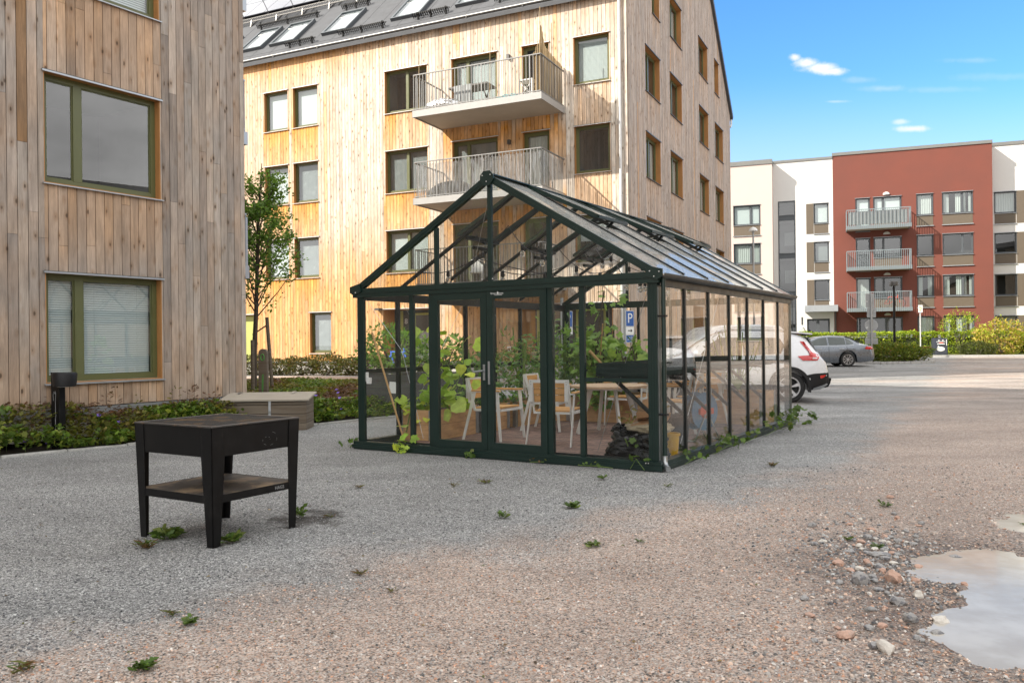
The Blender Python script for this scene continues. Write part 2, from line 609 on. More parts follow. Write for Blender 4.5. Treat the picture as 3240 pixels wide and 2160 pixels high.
def gravelmat():
    m, g, out = newmat('gravel')
    ge = g.n('ShaderNodeNewGeometry')
    P = ge.outputs['Position']
    sp = g.n('ShaderNodeSeparateXYZ')
    g.link(P, sp.inputs[0])
    x, y, z = sp.outputs
    big = g.noise(P, .55, 5, .6)
    big2 = g.noise(g.vmap(P, (1, 1, 1), (7, 3, 0)), 1.6, 5, .62)
    mid = g.noise(P, 6, 4, .6)
    # pink chippings lie right of a line, grey ones round the grill and greenhouse
    d = g.m('SUBTRACT', g.m('SUBTRACT', y, 5.95), g.m('MULTIPLY', x, .80))
    d = g.m('SUBTRACT', d, g.m('MULTIPLY', g.m('MAXIMUM', g.m('SUBTRACT', x, 3.2), 0.0), .95))
    d = g.m('ADD', d, g.m('MULTIPLY', g.m('SUBTRACT', big, .5), 4.6))
    d = g.m('ADD', d, g.m('MULTIPLY', g.m('SUBTRACT', big2, .5), 2.2))
    pink = g.ramp(d, 1.0, -1.0)
    far = g.ramp(y, 10, 22)
    bandn = g.noise(g.vmap(P, (.10, .42, 1)), 1.0, 4, .6)
    pinkfar = g.m('MULTIPLY', far, g.ramp(bandn, .50, .66))
    pink = g.m('ADD', g.m('MULTIPLY', pink, g.m('SUBTRACT', 1.0, g.m('MULTIPLY', far, .45))), g.m('MULTIPLY', pinkfar, .8), clamp=True)
    # stones: two sizes of cells
    def cells(sc):
        vo = g.n('ShaderNodeTexVoronoi')
        vo.voronoi_dimensions = '2D'
        g.link(P, vo.inputs['Vector'])
        vo.inputs['Scale'].default_value = sc
        return vo
    v1 = cells(125)
    v2 = cells(62)
    wn = g.n('ShaderNodeSeparateColor')
    g.link(v1.outputs['Color'], wn.inputs[0])
    wn2 = g.n('ShaderNodeSeparateColor')
    g.link(v2.outputs['Color'], wn2.inputs[0])
    r1 = g.n('ShaderNodeValToRGB')
    els = r1.color_ramp.elements
    els[0].position = 0
    els[0].color = (.055, .056, .058, 1)
    els[1].position = 1
    els[1].color = (.72, .72, .70, 1)
    for p_, c_ in ((.22, (.155, .158, .16, 1)), (.5, (.31, .31, .307, 1)), (.78, (.44, .44, .43, 1))):
        e = els.new(p_)
        e.color = c_
    g.link(wn.outputs[0], r1.inputs[0])
    r2 = g.n('ShaderNodeValToRGB')
    els = r2.color_ramp.elements
    els[0].position = 0
    els[0].color = (.09, .08, .073, 1)
    els[1].position = 1
    els[1].color = (.72, .66, .60, 1)
    for p_, c_ in ((.22, (.25, .20, .17, 1)), (.42, (.52, .375, .295, 1)), (.62, (.60, .46, .38, 1)), (.8, (.46, .41, .37, 1))):
        e = els.new(p_)
        e.color = c_
    g.link(wn.outputs[0], r2.inputs[0])
    r3 = g.n('ShaderNodeValToRGB')
    els = r3.color_ramp.elements
    els[0].position = 0
    els[0].color = (.06, .06, .062, 1)
    els[1].position = 1
    els[1].color = (.55, .52, .50, 1)
    for p_, c_ in ((.3, (.19, .18, .18, 1)), (.5, (.40, .24, .17, 1)), (.7, (.36, .31, .27, 1))):
        e = els.new(p_)
        e.color = c_
    g.link(wn2.outputs[1], r3.inputs[0])
    c = g.mix(pink, r1.outputs[0], r2.outputs[0])
    # coarser dark mix towards the puddles
    co = g.ramp(g.m('ADD', g.m('SUBTRACT', x, g.m('MULTIPLY', y, .25)), g.m('MULTIPLY', g.m('SUBTRACT', big2, .5), 1.6)), -.2, 1.2)
    co = g.m('MULTIPLY', co, g.ramp(y, 7.2, 5.4))
    coarse = g.m('MULTIPLY', co, g.ramp(wn2.outputs[2], .35, .5))
    c = g.mix(coarse, c, r3.outputs[0])
    # fines between the stones, dust blotches, wheel wear
    c = g.mix(g.m('MULTIPLY', g.ramp(mid, .35, .7), .30), c, g.mix(pink, (.35, .345, .33, 1), (.49, .405, .35, 1)))
    tone = g.ramp(g.noise(g.vmap(P, (.5, 1, 1), (2, 9, 0)), .9, 6, .68), .3, .7, .76, 1.16, False)
    c = g.mix(1.0, c, tone, 'MULTIPLY')
    farv = g.noise(g.vmap(P, (.16, .55, 1), (4, 1, 0)), 1.0, 7, .7)
    c = g.mix(g.ramp(y, 11, 20), c, g.mix(1.0, c, g.ramp(farv, .36, .66, .66, 1.16, False), 'MULTIPLY'))
    blk = g.ramp(g.noise(g.vmap(P, (1, 2.2, 1), (9, 9, 0)), 1.4, 6, .75), .66, .74)
    c = g.mix(g.m('MULTIPLY', blk, .45), c, (.12, .10, .085, 1))
    wetn = g.ramp(g.m('ADD', g.m('ADD', g.m('MULTIPLY', g.m('SUBTRACT', x, 2.75), g.m('SUBTRACT', x, 2.75)), g.m('MULTIPLY', g.m('MULTIPLY', g.m('SUBTRACT', y, 4.7), g.m('SUBTRACT', y, 4.7)), .55)), g.m('MULTIPLY', g.m('SUBTRACT', big2, .5), 1.5)), 1.5, .5)
    c = g.mix(1.0, c, g.mix(wetn, (1, 1, 1, 1), (.62, .58, .55, 1)), 'MULTIPLY')
    gr = g.noise(P, 34, 3, .7)
    c = g.mix(1.0, c, g.ramp(gr, .32, .68, .66, 1.18, False), 'MULTIPLY')
    # soot patch by the grill
    sx = g.m('MULTIPLY', g.m('SUBTRACT', x, -1.72), 2.2)
    sy = g.m('SUBTRACT', y, 6.95)
    soot = g.ramp(g.m('ADD', g.m('ADD', g.m('MULTIPLY', sx, sx), g.m('MULTIPLY', sy, g.m('MULTIPLY', sy, 5.0))), g.m('MULTIPLY', g.m('SUBTRACT', mid, .5), 3)), .9, .0, 0, .8)
    c = g.mix(soot, c, (.035, .028, .024, 1))
    b = g.n('ShaderNodeBsdfPrincipled')
    g.link(c, b.inputs['Base Color'])
    g.link(g.ramp(wetn, 0, 1, .9, .55, False), b.inputs['Roughness'])
    b.inputs['Specular IOR Level'].default_value = .3
    bp = g.n('ShaderNodeBump')
    bp.inputs['Strength'].default_value = .9
    bp.inputs['Distance'].default_value = .013
    h = g.m('ADD', g.m('MULTIPLY', g.m('SUBTRACT', 1.0, v1.outputs['Distance']), .5), g.m('MULTIPLY', g.m('SUBTRACT', 1.0, v2.outputs['Distance']), g.m('MULTIPLY', coarse, 1.2)))
    g.link(h, bp.inputs['Height'])
    g.link(bp.outputs[0], b.inputs['Normal'])
    g.link(b.outputs[0], out.inputs[0])
    return m


M = {}
M['gravel'] = gravelmat()
M['clad'] = cladmat('pine_cladding', .145)
M['backing'] = pmat('dark_backing', (.035, .022, .014), .9)
M['reveal'] = pmat('sheltered_pine', (.42, .20, .065), .7, var=.2, scale=8, stretch=(1, 1, .2))
M['green'] = pmat('olive_paint', (.112, .120, .046), .42, var=.05)
M['greenD'] = pmat('pale_green_paint', (.42, .46, .13), .5, var=.05)
M['sill'] = pmat('grey_sheet_metal', (.42, .44, .46), .38, .6, var=.06)
M['sillw'] = pmat('light_sheet_metal', (.62, .62, .61), .4, .3, var=.05)
M['dkmetal'] = pmat('dark_sheet_metal', (.10, .095, .09), .45, .4, var=.08)
M['glass'] = glassmat('window_glass', (.78, .84, .84), .13)
M['gh_glass'] = glassmat('greenhouse_glass', (.985, .99, .987), .008, dirt=.018)
M['gh_roof'] = glassmat('roof_glass', (.975, .98, .98), .022, dirt=.05, rough=.04, pale_refl=.55, wave=.012, wscale=1.6)  # roof slopes get the painted pale cloud reflection
M['carglass'] = glassmat('car_glass', (.35, .40, .40), .06)
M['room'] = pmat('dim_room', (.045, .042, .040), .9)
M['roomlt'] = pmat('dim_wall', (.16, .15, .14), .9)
M['blind'] = pmat('white_blind', (.76, .78, .77), .6, var=.03)
M['blindg'] = pmat('grey_blind', (.26, .27, .27), .6, var=.04)
M['curtain'] = pmat('curtain', (.60, .61, .58), .8, var=.12, scale=9, stretch=(3, 3, .1))
M['ghgreen'] = pmat('dark_green_aluminium', (.0085, .026, .021), .40, .15, var=.10, coat=.15)
M['ghdark'] = pmat('dark_profile', (.018, .022, .021), .38, .35, var=.10)
M['black'] = pmat('black_powder_coat', (.0042, .0042, .0046), .45, 0, var=.35, scale=10, bump=.05, bscale=300, spec=.28, col2=(.010, .0095, .009), f2=(.50, .75), s2=5)
M['blackp'] = pmat('black_plastic', (.010, .010, .011), .45, 0, var=.1, spec=.35)
M['rubber'] = pmat('tyre_rubber', (.018, .018, .018), .8, 0, var=.15)
M['steel'] = pmat('galvanised_steel', (.42, .44, .45), .36, .85, var=.12, scale=20)
M['greyp'] = pmat('grey_paint', (.36, .37, .37), .5, .1, var=.06)
M['slab'] = pmat('balcony_concrete', (.40, .36, .31), .85, var=.10, scale=2)
M['fascia'] = pmat('balcony_fascia', (.36, .355, .345), .5, .1, var=.05)
M['rail'] = pmat('railing_paint', (.24, .24, .238), .45, .3, var=.05)
M['felt'] = pmat('roof_felt', (.085, .088, .095), .92, var=.22, scale=3, bump=.2, bscale=160)
M['solar'] = pmat('solar_cells', (.10, .10, .125), .12, .2, var=.05, coat=1.0)
M['white'] = pmat('white_paint', (.74, .74, .72), .45, var=.04)
M['chairw'] = pmat('white_chair_steel', (.70, .70, .67), .4, var=.05)
M['teak'] = pmat('oiled_wood', (.62, .34, .12), .5, var=.28, scale=10, stretch=(.25, 6, 6))
M['teakt'] = pmat('greyed_wood', (.54, .38, .25), .55, var=.25, scale=9, stretch=(.3, 5, 5))
M['crate'] = pmat('pallet_collar_pine', (.58, .35, .175), .7, var=.25, scale=5, stretch=(.5, 1, 4), col2=(.42, .23, .10), f2=(.5, .72), s2=2.0)
M['oldwood'] = pmat('old_grey_timber', (.185, .150, .112), .85, var=.3, scale=6, stretch=(.3, .3, 5), col2=(.11, .082, .055), f2=(.42, .66), s2=3)
M['lidwood'] = pmat('weathered_lid', (.36, .32, .26), .8, var=.22, scale=7, stretch=(.3, 4, 4))
M['greywood'] = pmat('dark_stained_timber', (.085, .083, .078), .8, var=.2, scale=5, stretch=(.3, .3, 5))
M['kerb'] = pmat('granite_kerb', (.44, .43, .41), .8, var=.25, scale=30, bump=.4, bscale=80)
M['soil'] = pmat('soil', (.035, .025, .017), .95, var=.4, scale=12, bump=.8, bscale=40)
M['leaf'] = leafmat('foliage', .32)
M['leafh'] = leafmat('hedge_foliage', .35, .6)
M['bark'] = pmat('bark', (.085, .065, .05), .9, var=.3, scale=12, bump=.6, bscale=40)
M['petal'] = pmat('violet_petals', (.24, .14, .62), .6)
M['stone'] = pmat('granite_stone', (.34, .33, .32), .8, var=.35, scale=24, bump=.7, bscale=30, col2=(.16, .16, .17), f2=(.5, .6), s2=26)
M['stonep'] = pmat('pink_granite_stone', (.52, .33, .25), .8, var=.3, scale=24, bump=.7, bscale=30, col2=(.38, .27, .22), f2=(.5, .6), s2=20)
M['stonew'] = pmat('pale_stone', (.62, .58, .52), .75, var=.2, scale=24, bump=.6, bscale=30)
M['redwall'] = pmat('red_render', (.175, .056, .040), .9, var=.12, scale=.5, bump=.15, bscale=120)
M['whitewall'] = pmat('white_render', (.68, .665, .64), .9, var=.035, scale=1.0, bump=.1, bscale=120)
M['palewall'] = pmat('pale_pink_render', (.57, .465, .42), .9, var=.03, scale=1.0, bump=.1, bscale=120)
M['brownp'] = pmat('brown_panel', (.125, .098, .070), .6, var=.06)
M['bframe'] = pmat('grey_window_frame', (.085, .095, .105), .45, var=.05)
M['roofedge'] = pmat('parapet_metal', (.21, .21, .20), .5, .4, var=.06)
M['bluerail'] = pmat('blue_grey_railing', (.22, .26, .28), .5, .2, var=.05)
M['carw'] = pmat('white_car_paint', (.74, .75, .77), .28, var=.01, coat=1.0)
M['carg'] = pmat('grey_metallic_paint', (.17, .19, .22), .30, .65, var=.02, coat=1.0)
M['cark'] = pmat('black_car_paint', (.012, .012, .014), .2, .2, var=.02, coat=1.0)
M['redlamp'] = pmat('red_lens', (.55, .008, .008), .15, var=.05, coat=1.0)
M['whlamp'] = pmat('clear_lens', (.7, .6, .6), .15, coat=1.0)
M['alloy'] = pmat('alloy_rim', (.55, .55, .56), .3, .7, var=.05)
M['blue'] = pmat('sign_blue', (.010, .095, .36), .4, var=.03)
M['signw'] = pmat('sign_white', (.78, .78, .76), .5, var=.03)
M['yellow'] = pmat('yellow_plastic', (.75, .42, .01), .4, var=.05)
M['bluep'] = pmat('blue_plastic', (.05, .17, .30), .45, var=.1)
M['redp'] = pmat('red_plastic', (.60, .06, .02), .5, var=.1)
M['teal'] = pmat('teal_cloth', (.03, .36, .40), .8, var=.1)
M['bag'] = pmat('black_bin_bag', (.004, .004, .0045), .24, 0, var=.2, bump=1.0, bscale=4, spec=.22)
M['card'] = pmat('cardboard', (.42, .24, .12), .8, var=.12)
M['sack'] = pmat('burlap', (.42, .35, .24), .95, var=.2, scale=40, bump=.4, bscale=160)
M['foil'] = pmat('silver_foil', (.70, .70, .70), .25, .85, var=.1, bump=1.0, bscale=14)
M['cloth'] = pmat('grey_cloth', (.33, .35, .35), .9, var=.15, scale=6)
M['reed'] = pmat('reed_mat', (.33, .24, .13), .85, var=.4, scale=30, stretch=(3, 3, .1))
M['dark'] = pmat('near_black', (.012, .012, .012), .7)
M['brick'] = None
M['concrete'] = pmat('pale_concrete', (.52, .50, .46), .85, var=.12, scale=6, bump=.2)
M['bambo'] = pmat('bamboo_cane', (.46, .30, .12), .6, var=.2, scale=20)
M['pole_w'] = pmat('pine_pole', (.55, .34, .15), .6, var=.12, scale=12)
M['letters'] = pmat('white_lettering', (.75, .75, .73), .5)
M['letterk'] = pmat('black_lettering', (.012, .012, .012), .5)
M['hlight'] = pmat('scratches', (.30, .30, .30), .7)


def bulbmat():
    m, g, out = newmat('bulb_glass')
    b = g.n('ShaderNodeBsdfPrincipled')
    b.inputs['Base Color'].default_value = (.75, .74, .70, 1)
    b.inputs['Roughness'].default_value = .05
    b.inputs['Transmission Weight'].default_value = .8
    b.inputs['IOR'].default_value = 1.15
    g.link(b.outputs[0], out.inputs[0])
    return m


M['bulb'] = bulbmat()


def paver_mat():
    m, g, out = newmat('clay_pavers')
    tc = g.n('ShaderNodeTexCoord')
    br = g.n('ShaderNodeTexBrick')
    g.link(tc.outputs['Object'], br.inputs['Vector'])
    br.inputs['Scale'].default_value = 1
    br.inputs['Brick Width'].default_value = .21
    br.inputs['Row Height'].default_value = .105
    br.inputs['Mortar Size'].default_value = .004
    br.inputs['Color1'].default_value = (.30, .185, .145, 1)
    br.inputs['Color2'].default_value = (.185, .120, .100, 1)
    br.inputs['Mortar'].default_value = (.06, .05, .04, 1)
    nz = g.noise(tc.outputs['Object'], 9, 5, .6)
    c = g.mix(1.0, br.outputs[0], g.ramp(nz, .3, .7, .75, 1.25, False), 'MULTIPLY')
    b = g.n('ShaderNodeBsdfPrincipled')
    g.link(c, b.inputs['Base Color'])
    b.inputs['Roughness'].default_value = .85
    bp = g.n('ShaderNodeBump')
    bp.inputs['Distance'].default_value = .004
    g.link(br.outputs['Fac'], bp.inputs['Height'])
    bp.invert = True
    g.link(bp.outputs[0], b.inputs['Normal'])
    g.link(b.outputs[0], out.inputs[0])
    return m


M['brick'] = paver_mat()


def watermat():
    m, g, out = newmat('pale_reflection_water')
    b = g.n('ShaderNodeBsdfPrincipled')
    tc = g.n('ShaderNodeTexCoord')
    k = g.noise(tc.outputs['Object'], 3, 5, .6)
    c = g.mix(g.ramp(k, .35, .7), (.40, .36, .30, 1), (.50, .465, .41, 1))  # whitish sky reflection painted into the base colour, mirror kept weak
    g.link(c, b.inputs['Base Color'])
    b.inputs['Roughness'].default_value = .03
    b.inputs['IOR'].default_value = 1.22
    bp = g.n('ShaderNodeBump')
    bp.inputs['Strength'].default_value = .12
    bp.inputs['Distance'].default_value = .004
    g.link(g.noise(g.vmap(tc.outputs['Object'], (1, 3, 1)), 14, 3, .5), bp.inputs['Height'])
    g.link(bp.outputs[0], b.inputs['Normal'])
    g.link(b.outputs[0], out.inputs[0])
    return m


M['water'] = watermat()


def text(name, body, size, mat, parent=None, loc=(0, 0, 0), rot=(R(90), 0, 0), ext=.002, align='CENTER', sx=1.0):
    cu = bpy.data.curves.new(name, 'FONT')
    cu.body = body
    cu.size = size
    cu.extrude = ext
    cu.align_x = align
    cu.align_y = 'CENTER'
    cu.materials.append(mat)
    o = bpy.data.objects.new(name, cu)
    COL.objects.link(o)
    o.parent = parent
    o.location = loc
    o.rotation_euler = rot
    o.scale = (sx, 1, 1)
    bpy.context.view_layer.update()
    me = bpy.data.meshes.new_from_object(o.evaluated_get(bpy.context.evaluated_depsgraph_get()))
    bpy.data.objects.remove(o)
    o = link(name, me, parent, loc, rot)
    o.scale = (sx, 1, 1)
    return o
# ------------------------------------------------------------------ ground
def axis(a, b, fa, fb, st, far):
    inner = list(np.arange(fa, fb + 1e-6, st))
    lo, hi = [], []
    x, s = fa, st
    while x > a:
        s *= 1.5
        x -= s
        lo.append(max(x, a))
    x, s = fb, st
    while x < b:
        s *= 1.5
        x += s
        hi.append(min(x, b))
    return list(reversed(lo)) + inner + hi


pud = [(2.02, 3.97), (2.07, 3.74), (2.27, 3.66), (2.8, 3.45), (3.6, 3.4), (4.2, 4.3), (4.0, 5.2), (3.5, 5.52), (3.21, 5.74), (2.85, 5.62), (2.60, 5.42), (2.50, 5.2), (2.55, 5.0), (2.64, 4.84), (2.52, 4.66), (2.35, 4.48), (2.16, 4.30), (2.05, 4.12)]
pud2 = [(3.72, 6.36), (3.85, 6.22), (4.5, 6.35), (5.2, 6.8), (4.9, 7.1), (4.24, 6.9), (3.82, 6.6)]


def inpoly(x, y, poly):
    c = False
    j = len(poly) - 1
    for i in range(len(poly)):
        if (poly[i][1] > y) != (poly[j][1] > y) and x < (poly[j][0] - poly[i][0]) * (y - poly[i][1]) / (poly[j][1] - poly[i][1]) + poly[i][0]:
            c = not c
        j = i
    return c


def sdist(x, y, poly):
    best = 9
    for i in range(len(poly)):
        ax, ay = poly[i - 1]
        bx, by = poly[i]
        dx, dy = bx - ax, by - ay
        t = max(0, min(1, ((x - ax) * dx + (y - ay) * dy) / (dx * dx + dy * dy)))
        best = min(best, math.hypot(x - ax - dx * t, y - ay - dy * t))
    return -best if inpoly(x, y, poly) else best


WZ = -.020


def gz(x, y):
    b = hz(x, y) - .006
    if -14 < x < 42 and 0 < y < 40:
        b += .012 * noise.noise(Vector((x * .8, y * .8, 0)))
    if 1.4 < x < 5.8 and 2.9 < y < 7.7:
        d = min(sdist(x, y, pud), sdist(x, y, pud2))
        if d < .5:
            k = 1 - sstep(.15, .5, d)
            b = b * (1 - k) + (-.004) * k
            d2 = d + .11 * noise.noise(Vector((x * 5, y * 5, 4))) + .05 * noise.noise(Vector((x * 17, y * 17, 1)))
            b -= .034 * (1 - sstep(-.10, .10, d2)) + .006 * noise.noise(Vector((x * 9, y * 9, 8))) * (1 if d < .2 else 0)
    return b


def addfine(ax, a, b, st):
    return sorted({round(v_, 4) for v_ in ax if not (a < v_ < b)} | {round(v_, 4) for v_ in np.arange(a, b + 1e-6, st)})


gx = addfine(axis(-900, 900, -14, 42, .5, 0), 1.5, 5.5, .045)
gy = addfine(axis(-700, 1600, -3, 66, .5, 0), 3.0, 7.5, .045)
mb = MB()
vv = [(x, y, gz(x, y)) for y in gy for x in gx]
nx = len(gx)
ff = [(j * nx + i, j * nx + i + 1, (j + 1) * nx + i + 1, (j + 1) * nx + i) for j in range(len(gy) - 1) for i in range(nx - 1)]
mb.add(vv, ff)
tag(mb.build('ground', M['gravel'], smooth='all'), kind='structure')


def sheet(name, pts, mat, dz=.01, n=1, kind='structure', sub=None):
    """flat outline laid on the ground, filled with a grid so it follows the terrain"""
    xs = [p[0] for p in pts]
    ys = [p[1] for p in pts]
    bm_ = MB()
    import bmesh
    bm = bmesh.new()
    vs_ = [bm.verts.new((p[0], p[1], 0)) for p in pts]
    bm.faces.new(vs_)
    if sub:
        bmesh.ops.triangulate(bm, faces=bm.faces[:])
        step = sub
        x = math.floor(min(xs) / step) * step
        while x < max(xs):
            bmesh.ops.bisect_plane(bm, geom=bm.verts[:] + bm.edges[:] + bm.faces[:], plane_co=(x, 0, 0), plane_no=(1, 0, 0))
            x += step
        y = math.floor(min(ys) / step) * step
        while y < max(ys):
            bmesh.ops.bisect_plane(bm, geom=bm.verts[:] + bm.edges[:] + bm.faces[:], plane_co=(0, y, 0), plane_no=(0, 1, 0))
            y += step
    for v_ in bm.verts:
        v_.co.z = gz(v_.co.x, v_.co.y) + dz
    bm.normal_update()
    if sum(f.normal.z for f in bm.faces) < 0:
        bmesh.ops.reverse_faces(bm, faces=bm.faces[:])
    me = bpy.data.meshes.new(name)
    bm.to_mesh(me)
    bm.free()
    me.materials.append(mat)
    o = link(name, me)
    if kind:
        o['kind'] = kind
    return o


def jag(pts, amp=.04, step=.08, seed=1):
    out = []
    n = len(pts)
    for i in range(n):
        a, b = Vector((*pts[i], 0)), Vector((*pts[(i + 1) % n], 0))
        d = (b - a)
        L = d.length
        k = max(1, int(L / step))
        nrm = Vector((-d.y, d.x, 0)) / max(L, 1e-6)
        for j in range(k):
            p = a + d * j / k
            q = nrm * (noise.noise(Vector((p.x * 3 + seed, p.y * 3, 0))) * amp * 2 + noise.noise(Vector((p.x * 11 + seed, p.y * 11, 2))) * amp)
            out.append((p.x + q.x, p.y + q.y))
    return out


# puddles: still water lying in the shallow basins of the ground
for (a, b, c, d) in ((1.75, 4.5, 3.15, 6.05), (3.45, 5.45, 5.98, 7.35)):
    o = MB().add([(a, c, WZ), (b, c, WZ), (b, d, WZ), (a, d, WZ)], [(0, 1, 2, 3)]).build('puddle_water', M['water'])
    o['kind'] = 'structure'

# planting bed soil, path, kerbs
KL = [(-9.6, 8.2), (-8.2, 9.6), (-6.82, 10.99), (-5.71, 12.22), (-4.6, 13.65), (-3.56, 15.04), (-2.92, 15.83), (-2.3, 16.6)]
bed = KL + [(-1.6, 17.6), (-1.9, 20.2), (-4.2, 21.6), (-6.6, 22.6), (-8.6, 21.6), (-4.85, 15.05), (-12.6, 3.2), (-13.5, 4.0)]
sheet('planting_soil', bed, M['soil'], .02, sub=.5)
M['pathm'] = pmat('pink_path_gravel', (.40, .31, .26), .9, var=.2, scale=30, bump=.6, bscale=120)
sheet('path', [(-9.2, 22.4), (-6.6, 22.9), (-4.2, 21.9), (-1.9, 20.5), (-.6, 21.5), (-1.6, 25.2), (-3.6, 26.8), (-7.0, 28.6), (-9.4, 29.0), (-13, 31), (-15, 28)], M['pathm'], .015, sub=.5)


def kerb(name, line, w, h, L, label, cat, group=None, jit=.01):
    """one granite stone after another along a line; each a mesh of its own"""
    pts = [Vector((*p, 0)) for p in line]
    segs = []
    for a, b in zip(pts[:-1], pts[1:]):
        d = b - a
        n = max(1, round(d.length / L))
        for i in range(n):
            segs.append((a + d * i / n, a + d * (i + 1) / n))
    bm_ = MB()
    for a, b in segs:
        d = (b - a).normalized()
        s = Vector((-d.y, d.x, 0))
        q = s * rnd.uniform(-jit, jit)
        z = gz(a.x, a.y)
        z2 = gz(b.x, b.y)
        hh = h + rnd.uniform(-.006, .006)
        a2, b2 = a + d * .006 + q, b - d * .006 + q
        vs_ = [a2 - s * w / 2, b2 - s * w / 2, b2 + s * w / 2, a2 + s * w / 2]
        zz_ = [z, z2, z2, z]
        v_ = [(p.x, p.y, zq - .05) for p, zq in zip(vs_, zz_)] + [(p.x, p.y, zq + hh) for p, zq in zip(vs_, zz_)]
        bm_.add(v_, [(0, 3, 2, 1), (4, 5, 6, 7), (0, 1, 5, 4), (1, 2, 6, 5), (2, 3, 7, 6), (3, 0, 4, 7)])
    o = bm_.build(name, M['kerb'], bevel=.012, seg=1)
    return tag(o, kind='structure')


kerb('kerb', KL, .09, .035, .9, '', '')
KR = [(22.2, 49.8), (24.0, 49.9), (27.0, 49.6), (31.0, 48.6), (36.0, 46.8), (44.0, 43.6), (60, 37)]
kerb('kerb', KR, .30, .13, 1.2, '', '')
ISL = [(17.3, 41.8), (18.2, 40.9), (19.6, 40.8), (20.8, 41.2), (21.3, 41.9), (21.0, 43.0)]
kerb('kerb', ISL, .18, .12, .3, '', '')
kerb('kerb', [(2.0, 19.8), (4.4, 21.2), (5.4, 23.2), (6.0, 25.0)], .14, .10, .5, '', '')
M['lawn'] = pmat('lawn', (.10, .14, .03), .9, var=.5, scale=4, bump=.8, bscale=40, col2=(.18, .13, .05), f2=(.45, .6), s2=1.5)
sheet('lawn', [(22.3, 50.1), (24.1, 50.2), (27.1, 49.9), (31.1, 48.9), (36.1, 47.1), (44.1, 43.9), (60, 37.4), (64, 48), (40, 57), (24, 62), (20, 56)], M['lawn'], .10, sub=2)

# ------------------------------------------------------------------ timber cladding
GREY = [(.46, .385, .315), (.42, .345, .28), (.50, .42, .345), (.39, .315, .255), (.455, .37, .29)]


def cladding(name, parent, u0, u1, zb, zt, holes, pw, age, mat, rot=0, th=.022, zf=1.0, cols=GREY, seed=1, oddp=.03, seg=.7, label=None):
    rs = random.Random(seed)
    mb = MB()
    ztf = zt if callable(zt) else (lambda u: zt)
    n = int(math.ceil((u1 - u0) / pw))
    for i in range(n):
        a, b = u0 + i * pw, min(u1, u0 + (i + 1) * pw)
        br = sorted({a, b} | {h[0] for h in holes if a < h[0] < b} | {h[1] for h in holes if a < h[1] < b})
        joints = [rs.uniform(-2, 1)]
        while joints[-1] < 25:
            joints.append(joints[-1] + rs.choice([1.8, 3.0, 3.6, 4.2, 4.8, 5.4]))
        for s0, s1 in zip(br[:-1], br[1:]):
            mid = (s0 + s1) / 2
            zc = ztf(mid)
            iv = [(zb, zc)]
            for h in holes:
                if h[0] <= mid <= h[1]:
                    new = []
                    for (p, q) in iv:
                        if h[3] <= p or h[2] >= q:
                            new.append((p, q))
                            continue
                        if h[2] > p:
                            new.append((p, h[2]))
                        if h[3] < q:
                            new.append((h[3], q))
                    iv = new
            gp_ = .0075 if pw > .143 else .0055
            g0 = gp_ if s0 == a else .001
            g1 = gp_ if s1 == b else .001
            for (p, q) in iv:
                cuts = [p] + [j for j in joints if p + .1 < j < q - .1] + [q]
                for c0, c1 in zip(cuts[:-1], cuts[1:]):
                    base = rs.choice(cols)
                    k = rs.uniform(.86, 1.12)
                    odd = rs.random() < oddp
                    if odd and rot and parent.name == 'timber_apartment_block':
                        odd = False
                        base = (.26, .165, .095)
                    dz = rs.uniform(0, .004)
                    ns = max(1, int((c1 - c0) / seg))
                    vs_, cs, fs = [], [], []
                    for j in range(ns + 1):
                        z = c0 + (c1 - c0) * j / ns
                        if j == 0:
                            z += .002
                        if j == ns:
                            z -= .002
                        w_ = min(1, max(0, age(mid, z) + rs.uniform(-.10, .10)))
                        if odd:
                            w_ = max(w_, .55)
                        cc = tuple((base[t] * (1 - w_) + (.74, .35, .075)[t] * w_) * k for t in range(3))
                        y = -th - dz
                        za = min(z, ztf(s0 + g0)) if callable(zt) else z
                        zb_ = min(z, ztf(s1 - g1)) if callable(zt) else z
                        vs_ += [(s0 + g0 * .3, -.002, za), (s0 + g0, y, za), (s1 - g1, y, zb_), (s1 - g1 * .3, -.002, zb_)]
                        cs += [tuple(t * .5 for t in cc), cc, cc, tuple(t * .5 for t in cc)]
                    for j in range(ns):
                        o_ = j * 4
                        fs += [(o_, o_ + 1, o_ + 5, o_ + 4), (o_ + 1, o_ + 2, o_ + 6, o_ + 5), (o_ + 2, o_ + 3, o_ + 7, o_ + 6)]
                    o_ = ns * 4
                    fs += [(0, 3, 2, 1), (o_, o_ + 1, o_ + 2, o_ + 3)]
                    mb.add(vs_, fs, 0, cs)
    # backing sheet with the same openings
    us = sorted({u0, u1} | {h[0] for h in holes} | {h[1] for h in holes})
    us = [x for x in us if u0 <= x <= u1]
    for a, b in zip(us[:-1], us[1:]):
        zmax = max(ztf(a + 1e-3), ztf(b - 1e-3))
        zs = sorted({zb, zmax} | {h[2] for h in holes} | {h[3] for h in holes})
        zs = [z for z in zs if zb <= z <= zmax]
        for p, q in zip(zs[:-1], zs[1:]):
            m_, mz = (a + b) / 2, (p + q) / 2
            if any(h[0] < m_ < h[1] and h[2] < mz < h[3] for h in holes):
                continue
            mb.add([(a, 0, min(p, ztf(a + .001))), (b, 0, min(p, ztf(b - .001))), (b, 0, min(q, ztf(b - .001))), (a, 0, min(q, ztf(a + .001)))], [(0, 1, 2, 3)], 1, (1, 1, 1))
    return tag(mb.build(name, [mat, M['backing']], parent, rot=(0, 0, rot)), label)


_wc = {}


